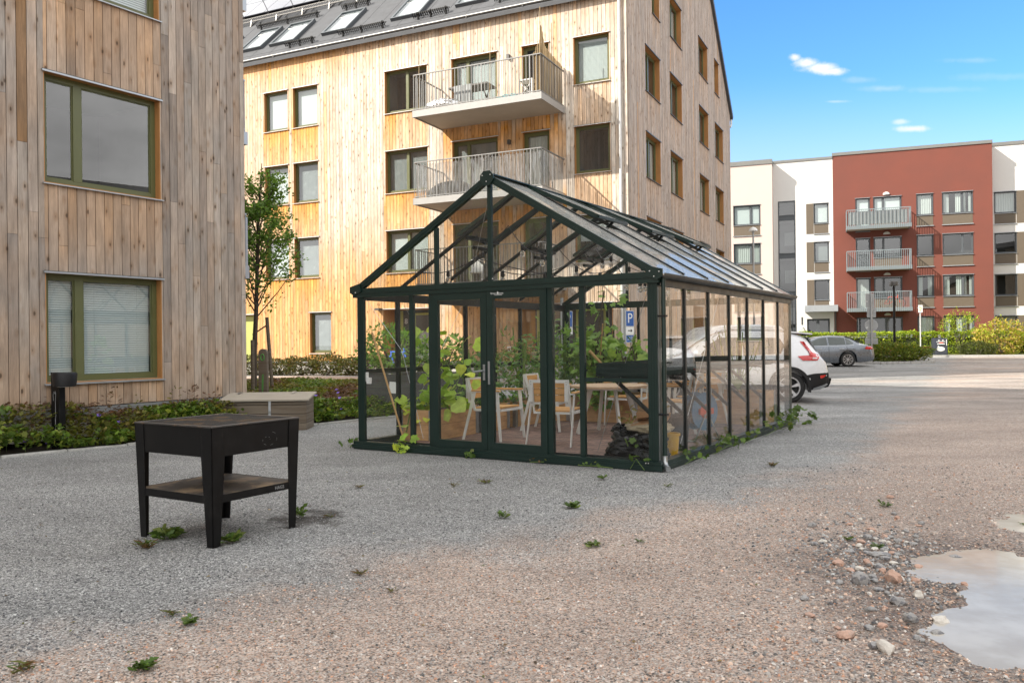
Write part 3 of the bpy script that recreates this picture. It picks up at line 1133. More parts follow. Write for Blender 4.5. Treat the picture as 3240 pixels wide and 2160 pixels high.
def window(parent, u, z, w_, h, split=(), blind=None, rot=0, y=0.0, name='window', fm='green', sill='sillw', rec=.10, fw=.085, key='', trims=True, deep=.7, rev='reveal', label=None, tb=0, mull=.11):
    """recessed window: frame mesh (reveal, frame, room) with pane, blind, sill and drip cap as sub-parts. u = along the wall."""
    k = (round(w_, 3), round(h, 3), tuple(split), blind, fm, sill, rec, fw, trims, key, deep, rev, mull)
    loc = (u, y, z) if rot == 0 else (-y, u, z)
    if k not in _wc:
        mb = MB()
        t = .022
        # reveals
        mb.box(0, .012, -t, rec + .06, 0, h, 1)
        mb.box(w_ - .012, w_, -t, rec + .06, 0, h, 1)
        mb.box(.012, w_ - .012, -t, rec + .06, h - .012, h, 1)
        mb.box(.012, w_ - .012, -t + .01, rec + .06, 0, .012, 1)
        # frame
        xs = [.012] + [w_ * s for s in split] + [w_ - .012]
        y0, y1 = rec, rec + .06
        mb.box(.012, w_ - .012, y0, y1, .012, .012 + fw, 0)
        mb.box(.012, w_ - .012, y0, y1, h - .012 - fw, h - .012, 0)
        mb.box(.012, .012 + fw, y0, y1, .012 + fw, h - .012 - fw, 0)
        mb.box(w_ - .012 - fw, w_ - .012, y0, y1, .012 + fw, h - .012 - fw, 0)
        for s in split:
            mb.box(w_ * s - mull / 2, w_ * s + mull / 2, y0 - .004, y1, .012 + fw, h - .012 - fw, 0)
        # sash lip
        bs = [.012 + fw] + [q for s in split for q in (w_ * s - mull / 2, w_ * s + mull / 2)] + [w_ - .012 - fw]
        zl, zh = .012 + fw, h - .012 - fw
        panes = []
        for i in range(0, len(bs), 2):
            a, b = bs[i], bs[i + 1]
            lp = .018
            for bx in ((a, b, zl, zl + lp), (a, b, zh - lp, zh), (a, a + lp, zl + lp, zh - lp), (b - lp, b, zl + lp, zh - lp)):
                mb.box(bx[0], bx[1], y0 + .018, y1 - .01, bx[2], bx[3], 0)
            panes.append((a + lp, b - lp, zl + lp, zh - lp))
        # room behind
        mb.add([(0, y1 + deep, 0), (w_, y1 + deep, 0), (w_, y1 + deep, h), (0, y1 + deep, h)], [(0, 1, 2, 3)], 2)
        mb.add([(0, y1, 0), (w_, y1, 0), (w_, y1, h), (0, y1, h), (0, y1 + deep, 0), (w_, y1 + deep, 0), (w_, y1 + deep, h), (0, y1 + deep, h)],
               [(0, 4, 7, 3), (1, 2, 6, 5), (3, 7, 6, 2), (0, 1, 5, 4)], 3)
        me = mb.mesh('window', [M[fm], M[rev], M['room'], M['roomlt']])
        subs = []
        for (a, b, c, d) in panes:
            pm = MB().add([(a, y0 + .03, c), (b, y0 + .03, c), (b, y0 + .03, d), (a, y0 + .03, d)], [(0, 1, 2, 3)])
            subs.append(('pane', pm.mesh('pane', M['glass'])))
            if blind:
                q = MB()
                yb = y1 + .03
                if blind in ('slat', 'slatd'):
                    nsl = int((d - c) / .036)
                    for i in range(nsl):
                        zz_ = c + (i + .5) * (d - c) / nsl
                        q.add([(a - .01, yb, zz_ - .015), (b + .01, yb, zz_ - .015), (b + .01, yb + .012, zz_ + .016), (a - .01, yb + .012, zz_ + .016)], [(0, 1, 2, 3)])
                    for fx in (.18, .82):
                        xx = a + (b - a) * fx
                        q.box(xx - .0015, xx + .0015, yb - .004, yb - .002, c, d)
                    q.add([(a - .02, yb + .05, c), (b + .02, yb + .05, c), (b + .02, yb + .05, d), (a - .02, yb + .05, d)], [(0, 1, 2, 3)], 1)
                    subs.append(('blind', q.mesh('blind', [M['blind' if blind == 'slat' else 'blindg'], M['cloth']])))
                elif blind == 'half':
                    q.add([(a - .01, yb, c + (d - c) * .45), (b + .01, yb, c + (d - c) * .45), (b + .01, yb, d), (a - .01, yb, d)], [(0, 1, 2, 3)])
                    subs.append(('blind', q.mesh('blind', M['blind'])))
                elif blind in ('curtain', 'curtains'):
                    n_ = 26
                    pts = []
                    for i in range(n_ + 1):
                        xx = a + (b - a) * i / n_
                        pts.append((xx, yb + .02 + .018 * math.sin(i * 1.9 + a * 5)))
                    rng_ = range(n_) if blind == 'curtain' else [i for i in range(n_) if i < n_ * .3 or i > n_ * .66]
                    for i in rng_:
                        q.add([(pts[i][0], pts[i][1], c - .02), (pts[i + 1][0], pts[i + 1][1], c - .02), (pts[i + 1][0], pts[i + 1][1], d), (pts[i][0], pts[i][1], d)], [(0, 1, 2, 3)])
                    subs.append(('curtain', q.mesh('curtain', M['curtain'])))
                else:
                    q.add([(a - .01, yb, c), (b + .01, yb, c), (b + .01, yb, d), (a - .01, yb, d)], [(0, 1, 2, 3)])
                    subs.append(('blind', q.mesh('blind', M['blind' if blind == 'full' else 'blindg'])))
        if trims:
            q = MB()
            q.prism([(-.03, -.075, -.028), (-.03, -.075, -.012), (-.03, rec, .016), (-.03, rec, .0)], (w_ + .06, 0, 0))
            subs.append(('sill', q.mesh('sill', M[sill])))
            q = MB()
            q.prism([(-.03, -.065, h - .022), (-.03, -.065, h + .004), (-.03, .0, h + .022), (-.03, .0, h + .0)], (w_ + .06, 0, 0))
            q.box(-.028, w_ + .028, -.062, -.022, h + .006, h + .014, 1)
            subs.append(('drip_cap', q.mesh('drip_cap', [M[sill], M['dkmetal']])))
        _wc[k] = (me, subs)
    me, subs = _wc[k]
    o = link(name, me, parent, loc, (0, 0, rot))
    for nm, sm in subs:
        link(nm, sm, o)
    if label:
        o['label'] = label
    return o


# ------------------------------------------------------------------ left building (close timber facade)
LB = empty('timber_apartment_block', (-4.83, 15, 0), -R(33.4), 'weathered grey-brown timber block at the left edge, nearest the camera, with wide green-framed windows', 'building')
ROOFL = 16.6


def ageL(u, z):
    a = 0
    for (za, zb_) in ((2.58, 3.86), (5.49, 6.79), (.4, .93)):
        if -3.6 < u < -1.65 and za < z < zb_:
            a = max(a, .27 * (1 - .35 * (zb_ - z) / (zb_ - za)))
    a = max(a, .10 * sstep(3.2, .4, z))
    return a + .03


holesL = [(-3.56, -1.69, .93, 2.56), (-3.56, -1.69, 3.86, 5.49), (-3.56, -1.69, 6.79, 8.42), (-3.56, -1.69, 9.72, 11.3),
          (-9.2, -7.35, .93, 2.56), (-9.2, -7.35, 3.86, 5.49), (-9.2, -7.35, 6.79, 8.42)]
M['cladL'] = cladmat('pine_cladding_near', .145)
cladding('wall', LB, -40, 0, .56, ROOFL, holesL, .142, ageL, M['cladL'], rot=PI / 2, seed=5, oddp=.045, seg=.5, cols=[(.43, .37, .315), (.395, .335, .285), (.465, .405, .35), (.34, .29, .25), (.42, .345, .285), (.40, .35, .305)])
cladding('wall', LB, -17.3, -.02, .56, ROOFL, [], .145, lambda u, z: .1, M['clad'], rot=PI, seed=6, seg=2.5).location = (-17.32, 0, 0)
mb = MB()
mb.box(-17.2, -.03, -39.9, -.03, .1, .55)
mb.build('foundation', M['concrete'], LB)
mb = MB()
mb.box(-.02, .035, -40, .02, .515, .545)
mb.box(.012, .03, -40, .0, .44, .515)
mb.build('base_flashing', M['sill'], LB)
mb = MB()
mb.box(-17.4, -.02, -40.0, -.02, ROOFL - .02, ROOFL + .3)
mb.build('roof', M['felt'], LB)
for (zw, bl) in ((.93, 'slat'), (3.86, None), (6.79, 'slat'), (9.72, None)):
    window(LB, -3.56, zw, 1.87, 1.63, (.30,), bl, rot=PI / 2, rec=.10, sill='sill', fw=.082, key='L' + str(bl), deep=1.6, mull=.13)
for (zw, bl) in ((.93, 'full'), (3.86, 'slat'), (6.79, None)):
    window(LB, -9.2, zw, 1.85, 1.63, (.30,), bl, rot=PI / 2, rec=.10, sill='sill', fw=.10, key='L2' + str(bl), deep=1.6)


def balcony(parent, x0, x1, depth, z, film=False, sheetb=None, slabm='slab', fasm='fascia', railm='rail', slabh=.20, rail_h=1.22, panel=None, nb=None, side_only=False, sy=-1, round_rail=True, spacing=.115):
    """slab with fascia; the railing hangs on it as a sub-part"""
    mb = MB()
    ya, yb = (-depth, 0) if sy < 0 else (0, depth)
    yo = -depth if sy < 0 else depth
    mb.box(x0 + .03, x1 - .03, min(0, yo) + .03 if sy < 0 else 0, max(0, yo) if sy < 0 else yo - .03, z - slabh + .04, z - .02, 0)
    t = .03
    mb.box(x0, x1, min(yo, yo + t * -sy), max(yo, yo + t * -sy), z - slabh, z, 1)
    mb.box(x0, x0 + t, min(ya, yb) + (t if sy < 0 else 0), max(ya, yb) - (0 if sy < 0 else t), z - slabh, z, 1)
    mb.box(x1 - t, x1, min(ya, yb) + (t if sy < 0 else 0), max(ya, yb) - (0 if sy < 0 else t), z - slabh, z, 1)
    sl = mb.build('balcony', [M[slabm], M[fasm]], parent)
    q = MB()
    yi = yo - sy * .05
    zt = z + rail_h
    path = [(x0 + .04, -.03 if sy < 0 else .03, zt), (x0 + .04, yi, zt), (x1 - .04, yi, zt), (x1 - .04, -.03 if sy < 0 else .03, zt)]
    for a, b in zip(path[:-1], path[1:]):
        q.bar(a, b, .05, .03)
        q.bar((a[0], a[1], z + .05), (b[0], b[1], z + .05), .03, .03)
        d = Vector(b) - Vector(a)
        n = max(2, int(d.length / spacing))
        for i in range(n + (1 if a[0] != b[0] else 0)):
            p = Vector(a) + d * (i / n)
            big = (i % 14 == 7)
            r_ = .034 if big else .014
            q.box(p.x - r_ / 2, p.x + r_ / 2, p.y - .02, p.y + .004, z - .05, zt - .012)
    q.build('railing', M[railm], sl)
    return sl


for zf in (3.15, 6.0, 8.85):
    s_ = balcony(LB, -6.0, -2.1, 1.8, zf, sy=1, slabm='steel', fasm='sill', railm='sill', slabh=.27, rail_h=1.1)
    if zf < 4:
        mb = MB()
        for i in range(18):
            mb.box(-2.16, -2.14, .02 + i * .1, .10 + i * .1, zf - .0, zf + 1.04)
            mb.box(-5.9 + i * .2, -5.72 + i * .2, 1.72, 1.74, zf, zf + 1.04)
        mb.build('balcony_screen', M['sill'], s_)

# ------------------------------------------------------------------ second timber building
TB = empty('timber_apartment_block', (3.86, 27, 0), -R(25.54), 'tall sunlit pale pine clad block behind the greenhouse, with balconies and a steep dark roof', 'building')
HB = 13.1
SL = .953
holesT = []
winT = []
for z_, h_ in ((10.07, 1.6), (7.08, 1.6), (4.10, 1.6)):
    winT += [(-15.31, z_, 1.22, h_, (), 'W1'), (-13.83, z_, 1.23, h_, (), 'W2'), (-9.46, z_, 1.86, h_, (.5,), 'W3'), (-1.86, z_, 1.26, h_, (), 'W7')]
winT += [(-13.1, 1.12, 1.05, 1.62, (), 'W2')]
doorsT = []
for z_ in (9.40, 6.42, 3.44):
    doorsT += [(-6.58, z_ + .05, 1.85, 2.24, (.33,)), (-3.78, z_ + .05, 1.02, 2.24, ())]
holesT = [(a, a + c, b, b + d) for a, b, c, d, _, _ in winT] + [(a, a + c, b, b + d) for a, b, c, d, _ in doorsT]
holesT += [(-9.63, -7.55, .5, 2.76), (-3.92, -.58, .5, 2.76), (-17.0, -15.87, .5, 2.72)]
for z_ in (10.07, 7.08, 4.1):
    winT.append((-20.6, z_, 1.22, 1.6, (), 'W1'))
    holesT.append((-20.6, -19.38, z_, z_ + 1.6))


def ageT(u, z):
    a = 0.0
    # fresh orange wood stays where eaves, sills and balconies keep the rain off
    e = sstep(11.6, 13.1, z)
    a = max(a, e * (.25 + .70 * sstep(-8, -13, u)))
    for (x0, x1, zs) in [(h[0], h[1], h[2]) for h in holesT if h[2] > .8]:
        if x0 - .05 < u < x1 + .05 and zs - 1.42 < z < zs:
            s_ = .95 if z < 7.2 or u < -9 else .6
            a = max(a, s_ * (1 - .45 * (zs - z) / 1.42))
    if -7.0 < u < -2.2:
        for zc in (9.14, 6.16, 3.18):
            if z < zc:
                a = max(a, .92 * max(0, 1 - (zc - z) / 1.9) ** .7)
    a = max(a, .62 * sstep(4.0, 1.0, z) * (1 if u < -7 else .9))
    a = max(a, .70 * sstep(7.0, 3.2, z) * sstep(-6.0, -9, u))
    a = max(a, .25 * sstep(-11, -15, u))
    if u > -2.15:
        a = min(a, .22 + .18 * (z < 7.1 and z > 5.7))
    return a + .05


CT = [(.68, .61, .53), (.65, .575, .49), (.72, .655, .57), (.63, .55, .46), (.69, .605, .52)]
cladding('wall', TB, -30, 0, .80, HB, holesT, .145, ageT, M['clad'], seed=21, cols=CT, oddp=.03)
VE = 17.35


def gable_top(u):
    return HB + SL * min(max(u, 0), VE - max(u, 0))


winG = []
for (a, b) in ((2.0, 3.88), (5.35, 7.2), (10.27, 12.12), (13.58, 15.46)):
    for z_ in (4.2, 7.17, 10.19):
        winG.append((a, z_, b - a, 1.6, (.5,)))
winG += [(2.92, 13.21, 1.0, 1.6, ()), (5.4, 13.21, 1.8, 1.6, (.5,)), (10.27, 13.21, 1.8, 1.6, (.5,)), (13.57, 13.21, 1.0, 1.6, ()), (7.6, 16.2, 1.6, 1.5, (.5,)),
         (3.0, 1.25, 1.2, 1.4, ())]
holesG = [(a, a + c, b, b + d) for a, b, c, d, _ in winG] + [(8.8, 10.7, .6, 2.95)]


def ageG(u, z):
    a = 0.03
    for h in holesG:
        if h[0] < u < h[1] and h[2] - 1.3 < z < h[2]:
            a = max(a, .20 * (1 - (h[2] - z) / 1.3))
    return a + .13 * sstep(5, 1, z)


cladding('wall', TB, 0, VE, .80, gable_top, holesG, .10, ageG, M['clad'], rot=PI / 2, seed=33, oddp=.015,
         cols=[(.46, .39, .335), (.43, .36, .305), (.50, .42, .36), (.40, .335, .285)])
mb = MB()
mb.box(-30, -.06, .06, VE, .0, .77)
mb.box(-30, .03, -.035, .02, .76, .79, 1)
mb.box(-.02, .035, .02, VE, .76, .79, 1)
mb.build('foundation', [M['concrete'], M['sill']], TB)
bl = {('W1', 10.07): 'full', ('W2', 10.07): 'full', ('W1', 7.08): 'slat', ('W2', 7.08): 'slatd', ('W1', 4.1): 'full', ('W2', 4.1): 'slatd', ('W3', 10.07): None,
      ('W3', 7.08): 'slatd', ('W3', 4.1): 'slat', ('W7', 10.07): 'slat', ('W7', 7.08): None, ('W7', 4.1): 'half', ('W2', 1.12): 'slatd'}
for (a, z_, c, d, sp, k) in winT:
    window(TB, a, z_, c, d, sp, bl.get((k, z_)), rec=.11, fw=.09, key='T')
for (a, z_, c, d, sp) in doorsT:
    window(TB, a, z_, c, d, sp, 'slat' if (c > 1.5 and z_ > 8) else ('slatd' if z_ > 5 and c > 1.5 else ('curtain' if c < 1.5 and z_ > 5 and z_ < 8 else None)), rec=.12, fw=.12, key='D', name='balcony_door')
for i, (a, z_, c, d, sp) in enumerate(winG):
    window(TB, a, z_, c, d, sp, ['half', 'curtains', None][i % 3], rot=PI / 2, rec=.16, fw=.09, key='G', sill='dkmetal')


# entrances (recessed doors)
def entrance(u0, u1, z0, z1, doors, rot=0, dep=.75, label=None):
    mb = MB()
    w_ = u1 - u0
    h = z1 - z0
    mb.box(0, .03, 0, dep, 0, h, 1)
    mb.box(w_ - .03, w_, 0, dep, 0, h, 1)
    mb.box(.03, w_ - .03, 0, dep, h - .03, h, 1)
    mb.box(.03, w_ - .03, dep - .04, dep, 0, h - .03, 2)
    mb.box(-.03, w_ + .03, -.06, 0, h - .01, h + .02, 3)
    for (a, b, kind) in doors:
        if kind == 'door':
            mb.box(a, a + .08, dep - .07, dep - .041, 0, h - .15, 0)
            mb.box(b - .08, b, dep - .07, dep - .041, 0, h - .15, 0)
            mb.box(a + .08, b - .08, dep - .07, dep - .041, h - .23, h - .15, 0)
            mb.box(a + .08, b - .08, dep - .06, dep - .041, .05, h - .23, 4)
        else:
            mb.box(a, b, dep - .07, dep - .041, 0, h - .05, 0)
    loc = (u0, 0, z0) if rot == 0 else (0, u0, z0)
    return tag(mb.build('entrance', [M['greenD'], M['reveal'], M['greywood'], M['sillw'], M['dkmetal']], TB, loc, (0, 0, rot)), label)


en = entrance(-9.63, -7.55, .5, 2.76, [(.18, .42, 'panel'), (.75, .85, 'panel'), (.92, 1.98, 'door')])
text('house_number', '8', .28, M['letters'], en, (.56, .69, 1.80), ext=.004)
entrance(-3.92, -.58, .5, 2.76, [(.1, .5, 'panel'), (1.6, 2.7, 'door')], dep=1.2)
entrance(-17.0, -15.87, .5, 2.72, [(.05, 1.08, 'panel')], dep=.25)
entrance(8.8, 10.7, .6, 2.95, [(.4, 1.5, 'door')], rot=PI / 2, dep=.5)
mb = MB()
mb.box(-9.86, -9.66, -.26, 0, 2.72, 2.80)
mb.build('wall_lamp', M['dkmetal'], TB)
for zl in (11.32, 8.35):
    mb = MB()
    mb.box(-4.32, -4.22, -.13, -.02, zl, zl + .15)
    mb.build('wall_lamp', M['dkmetal'], TB)
# no smoking plate by the entrance
mb = MB()
mb.box(-4.45, -4.27, -.035, -.024, 1.04, 1.32, 0)
ring = [(-4.36 + .075 * math.cos(t), -.040, 1.19 + .075 * math.sin(t)) for t in [i * PI / 12 for i in range(25)]]
mb.tube(ring, .008, 5, 1, cap=False)
mb.bar((-4.41, -.042, 1.24), (-4.31, -.042, 1.14), .015, .01, mi=1)
mb.box(-4.40, -4.33, -.039, -.035, 1.17, 1.19, 2)
mb.build('no_smoking_plate', [M['signw'], M['redp'], M['letterk']], TB)

# downpipe, gutter
mb = MB()
mb.tube([(-.23, -.10, .9), (-.23, -.10, 12.95)], .05, 12)
for z_ in (2, 4.6, 6.2, 8.0, 10.1, 11.6):
    mb.lathe([(.058, 0), (.058, .05)], (-.23, -.10, z_), 12)
mb.build('downpipe', M['sillw'], TB, smooth=True)
mb = MB()
n = 10
prof = [(.075 * math.cos(PI + PI * i / n), .075 * math.sin(PI + PI * i / n)) for i in range(n + 1)]
x = -30.0
while x < .2:
    x2 = min(x + 2.2, .25)
    v_ = []
    for (a, b) in prof:
        v_ += [(x, -.15 + a, 13.06 + b), (x2 - .02, -.15 + a, 13.06 + b)]
    f_ = [(2 * i, 2 * i + 2, 2 * i + 3, 2 * i + 1) for i in range(n)]
    mb.add(v_, f_)
    mb.box(x2 - .05, x2 - .02, -.235, -.07, 12.975, 13.065)
    x = x2
mb.box(-30, .25, -.232, -.222, 13.05, 13.075, 1)
mb.box(-30, .2, -.10, .0, 12.93, 13.10)
mb.build('gutter', [M['dkmetal'], M['sillw']], TB, smooth=True)

# roof
mb = MB()
e0 = -.22
T_ = .22


def rz(y):
    return HB + .06 + SL * y


ym = VE / 2
for sgn in (0, 1):
    f = (lambda y: y) if sgn == 0 else (lambda y: VE - y)
    v_ = [(-30, f(e0), rz(e0)), (.12, f(e0), rz(e0)), (.12, f(ym), rz(ym)), (-30, f(ym), rz(ym))]
    lo = [(p[0], p[1], p[2] - .14) for p in v_]
    fs = [(0, 1, 2, 3), (4, 7, 6, 5), (0, 4, 5, 1), (1, 5, 6, 2), (2, 6, 7, 3), (3, 7, 4, 0)]
    if sgn:
        fs = [tuple(reversed(q)) for q in fs]
    mb.add(v_ + lo, fs)
mb.build('roof', M['felt'], TB)
# felt laps, verge strip
mb = MB()
al = math.atan(SL)
ca, sa = math.cos(al), math.sin(al)


def onroof(x, y, lift=0.0):
    return (x, y - lift * sa, rz(y) + lift * ca)


for i in range(29):
    x = -29.5 + i * 1.02
    mb.bar(onroof(x, .2, .004), onroof(x, 8.4, .004), .05, .006, up=(0, -sa, ca))
mb.bar(onroof(-30, .3, .004), onroof(.1, .3, .004), .03, .006, up=(0, -sa, ca))
mb.build('felt_laps', M['felt'], TB)
mb = MB()
for f in ((lambda y: y), (lambda y: VE - y)):
    a, b = Vector((.13, f(e0), rz(e0) - .02)), Vector((.13, f(ym), rz(ym) - .02))
    mb.bar(a, b, .05, .2)
mb.build('verge_board', M['dkmetal'], TB)
mb = MB()
mb.tube([(.05, VE + .2, 13.0), (.05, VE + .22, 12.6), (.02, VE + .12, 12.45)], .05, 8)
mb.build('downpipe', M['sillw'], TB)


def roofbox(mb, x0, x1, y0, y1, l0, l1, mi=0):
    v_ = [onroof(x0, y0, l0), onroof(x1, y0, l0), onroof(x1, y1, l0), onroof(x0, y1, l0), onroof(x0, y0, l1), onroof(x1, y0, l1), onroof(x1, y1, l1), onroof(x0, y1, l1)]
    mb.add(v_, [(0, 3, 2, 1), (4, 5, 6, 7), (0, 1, 5, 4), (1, 2, 6, 5), (2, 3, 7, 6), (3, 0, 4, 7)], mi)


for (x0, x1) in ((-17.25, -16.05), (-15.6, -14.3), (-12.9, -11.68), (-9.6, -8.3), (-6.75, -5.5), (-4.2, -2.95), (-19.5, -18.3)):
    mb = MB()
    y0, y1 = .68, 2.08
    fr = .10
    roofbox(mb, x0, x1, y0, y0 + .07, 0, .13)
    roofbox(mb, x0, x1, y1 - .07, y1, 0, .14)
    roofbox(mb, x0, x0 + fr * .8, y0 + .07, y1 - .07, 0, .13)
    roofbox(mb, x1 - fr * .8, x1, y0 + .07, y1 - .07, 0, .13)
    roofbox(mb, x0 + .08, x1 - .08, y0 + .07, y1 - .07, .005, .012, 1)
    roofbox(mb, x0 + .13, x1 - .13, y0 + .12, y0 + .16, .02, .05, 2)
    s_ = mb.build('skylight', [M['bframe'], M['blind'], M['sillw']], TB)
    q = MB()
    q.add([onroof(x0 + .08, y0 + .07, .10), onroof(x1 - .08, y0 + .07, .10), onroof(x1 - .08, y1 - .07, .10), onroof(x0 + .08, y1 - .07, .10)], [(0, 1, 2, 3)])
    q.build('pane', M['glass'], s_)

for (x0, x1, y) in ((-14.41, -12.97, .33), (-11.78, -9.63, .36), (-8.4, -6.9, .45), (-5.0, -3.2, .45), (-17.8, -14.4, 2.45), (-13.2, -11.8, 2.5), (-10, -8.2, 2.5)):
    mb = MB()
    for k in (0.05, .18):
        mb.bar(onroof(x0, y, k + .05), onroof(x1, y, k + .05), .02, .02)
    mb.bar(onroof(x0, y + .1, .16), onroof(x1, y + .1, .16), .02, .02)
    n = int((x1 - x0) / .085)
    for i in range(n + 1):
        x = x0 + (x1 - x0) * i / n
        mb.bar(onroof(x, y, .05), onroof(x, y, .25), .022, .022)
        mb.bar(onroof(x, y, .14), onroof(x, y + .13, .14), .022, .02)
    for x in (x0 + .2, x1 - .1, (x0 + x1) / 2):
        mb.bar(onroof(x, y - .05, 0), onroof(x, y + .06, .24), .06, .05)
    mb.build('snow_guard', M['black'], TB)
# roof walkway
mb = MB()
for i in range(160):
    x = -25 + i * .15
    mb.bar(onroof(x, 3.12, .16), onroof(x, 3.40, .16), .05, .03)
for yy in (3.1, 3.42):
    mb.bar(onroof(-25, yy, .16), onroof(-1, yy, .16), .03, .04)
for i in range(16):
    x = -24.6 + i * 1.47
    mb.bar(onroof(x, 2.95, 0), onroof(x, 3.15, .2), .06, .05)
    mb.bar(onroof(x, 2.95, 0), onroof(x, 3.45, .05), .04, .03)
    mb.tube([onroof(x + .4, 3.1, .02), onroof(x + .4, 3.75, .10), onroof(x + .4, 3.78, 1.0)], .018, 5)
mb.bar(onroof(-25, 3.78, 1.0), onroof(-1, 3.78, 1.0), .035, .035, mi=1)
mb.build('roof_walkway', [M['dkmetal'], M['sillw']], TB)
for i in range(22):
    x = -25.5 + i * 1.14
    for j in range(2):
        mb = MB()
        roofbox(mb, x, x + 1.11, 3.85 + j * 1.28, 5.10 + j * 1.28, .10, .14)
        mb.build('solar_panel', M['solar'], TB)

# balconies
for i, zf in enumerate((9.38, 6.40, 3.42)):
    b_ = balcony(TB, -7.0, -2.2, 2.0, zf, slabh=.22, rail_h=1.22, spacing=.122)
    if i == 1:
        # crumpled clear film tied inside the railing
        q = MB()
        n = 150
        L_ = 4.7
        pts = []
        for k in range(n + 1):
            s = k / n
            pts.append((-6.93 + 4.66 * s, -1.90 + .022 * noise.noise(Vector((s * 60, 1, 0)))))
        for k in range(1, 45):
            pts.append((-2.27 + .015 * noise.noise(Vector((k * .9, 0, 3))), -1.90 + 1.85 * k / 44))
        rows = 16
        v_ = []
        for r_ in range(rows + 1):
            for k, p in enumerate(pts):
                w1 = .022 * noise.noise(Vector((k * .8, r_ * .16, 7)))
                v_.append((p[0], p[1] + w1 * (1 if k <= n else 0), zf + .06 + 1.08 * r_ / rows))
        W_ = len(pts)
        q.add(v_, [(r_ * W_ + k, r_ * W_ + k + 1, (r_ + 1) * W_ + k + 1, (r_ + 1) * W_ + k) for r_ in range(rows) for k in range(W_ - 1)])
        q.build('plastic_film', glassmat('crumpled_film', (.86, .86, .86), .16, dirt=.30, rough=.25), b_)


def onB(x, y, z=0):
    m_ = Matrix.Rotation(-R(25.54), 4, 'Z')
    p = m_ @ Vector((x, y, z))
    return (p.x + 3.86, p.y + 27, z)


# things standing on the balconies
ZB = 9.37
t = empty('folding_table', onB(-5.2, -1.0, ZB), -R(25.5), 'dark folding table with a grey cloth hung over it on the upper balcony', 'table')
mb = MB()
mb.box(-.75, .75, -.35, .35, .78, .83)
mb.build('tabletop', M['dkmetal'], t)
for sx_ in (-.62, .62):
    for sy_ in (-.28, .28):
        MB().bar((sx_, sy_, 0), (sx_ * .8, -sy_, .78), .035, .035).build('leg', M['dkmetal'], t)
o = MB()
for k in range(14):
    a, b = -.52 + k * .048, -.52 + (k + 1) * .048
    ya = -.37 - .02 * (k % 2)
    yb = -.37 - .02 * ((k + 1) % 2)
    o.add([(a, ya, .1 + .03 * math.sin(k)), (b, yb, .1 + .03 * math.sin(k + 1)), (b, yb, .84), (a, ya, .84)], [(0, 1, 2, 3)])
o.box(-.52, .152, -.36, .3, .835, .845)
tag(o.build('table_cloth', M['cloth'], loc=onB(-5.2, -1.0, ZB), rot=(0, 0, -R(25.5))), 'grey cloth hanging over the folding table on the upper balcony', 'cloth')


def blob(name, loc, sx, sy, sz, mat, label, cat, rz_=0, amp=.22, fr=3.0, seed=0, flat=.0, sub=4, group=None):
    import bmesh
    bm = bmesh.new()
    bmesh.ops.create_icosphere(bm, subdivisions=sub, radius=1)
    for v_ in bm.verts:
        c = v_.co.copy()
        nn = noise.noise(c * fr + Vector((seed, 0, 0))) * amp + abs(noise.noise(c * fr * 2.3 + Vector((0, seed, 0)))) * amp * .7
        c = c * (1 + nn)
        c = Vector((c.x * sx, c.y * sy, max(c.z, -1 + flat) * sz))
        v_.co = c
    mn = min(v_.co.z for v_ in bm.verts)
    for v_ in bm.verts:
        v_.co.z -= mn
    me = bpy.data.meshes.new(name)
    bm.to_mesh(me)
    bm.free()
    me.materials.append(mat)
    me.polygons.foreach_set('use_smooth', [True] * len(me.polygons))
    o = link(name, me, None, loc, (0, 0, rz_))
    return tag(o, label, cat, group)


blob('foil_bundle', onB(-6.1, -1.5, ZB), .60, .28, .24, M['foil'], 'crumpled silver foil bundle on the floor of the upper balcony', 'bundle', -R(25), .35, 2.5, 3, .3)
blob('seat_cushion', onB(-3.6, -1.5, ZB), .42, .2, .13, M['teal'], 'teal cloths heaped on the floor of the upper balcony', 'cushion', -R(25), .3, 2.5, 8, .3)
blob('garden_sofa', onB(-5.9, -1.35, 6.39), .85, .38, .38, M['dark'], 'dark covered sofa behind the film on the middle balcony', 'sofa', -R(25), .1, 1.5, 5, .4)
t = empty('side_stool', onB(-2.95, -1.35, ZB), -R(25.5), 'white stool with crossed side bars in the right corner of the upper balcony', 'stool')
mb = MB()
mb.box(-.24, .24, -.2, .2, .60, .64)
mb.build('seat', M['white'], t)
for sx_ in (-.22, .22):
    for sy_ in (-.18, .18):
        MB().bar((sx_, sy_, 0), (sx_, sy_, .60), .035, .035).build('leg', M['white'], t)
mb = MB()
for sy_ in (-.18, .18):
    mb.bar((-.22, sy_, .08), (.22, sy_, .55), .03, .02)
    mb.bar((-.22, sy_, .55), (.22, sy_, .08), .03, .02)
mb.build('stretcher', M['white'], t)
# reed mat tied to the right end of the top railing
mb = MB()
pts = [(-2.95, -1.93), (-2.26, -1.93), (-2.26, -.05)]
ln = 0
for (a, b) in zip(pts[:-1], pts[1:]):
    d = Vector((b[0] - a[0], b[1] - a[1], 0))
    n = int(d.length / .018)
    for i in range(n):
        p = Vector((a[0], a[1], 0)) + d * (i / n)
        tt = ln + d.length * i / n
        top = ZB + 1.2 + (.55 * math.exp(-((tt - .75) / .22) ** 2) if tt > .45 else 0) + (.42 - .13 * (tt - .7) if tt > .72 else 0) + .05 * noise.noise(Vector((tt * 9, 0, 0)))
        if a[0] == -2.95:
            if tt < .42:
                continue
        jx = rnd.uniform(-.01, .01)
        mb.bar((p.x + jx, p.y, ZB + .02), (p.x + jx + rnd.uniform(-.01, .01), p.y + rnd.uniform(-.01, .01), top), .011, .011)
    ln += d.length
o = mb.build('reed_screen', M['reed'], loc=(3.86, 27, 0), rot=(0, 0, -R(25.54)))
tag(o, 'torn brown reed mat tied inside the right end of the upper balcony railing', 'screen')
mb = MB()
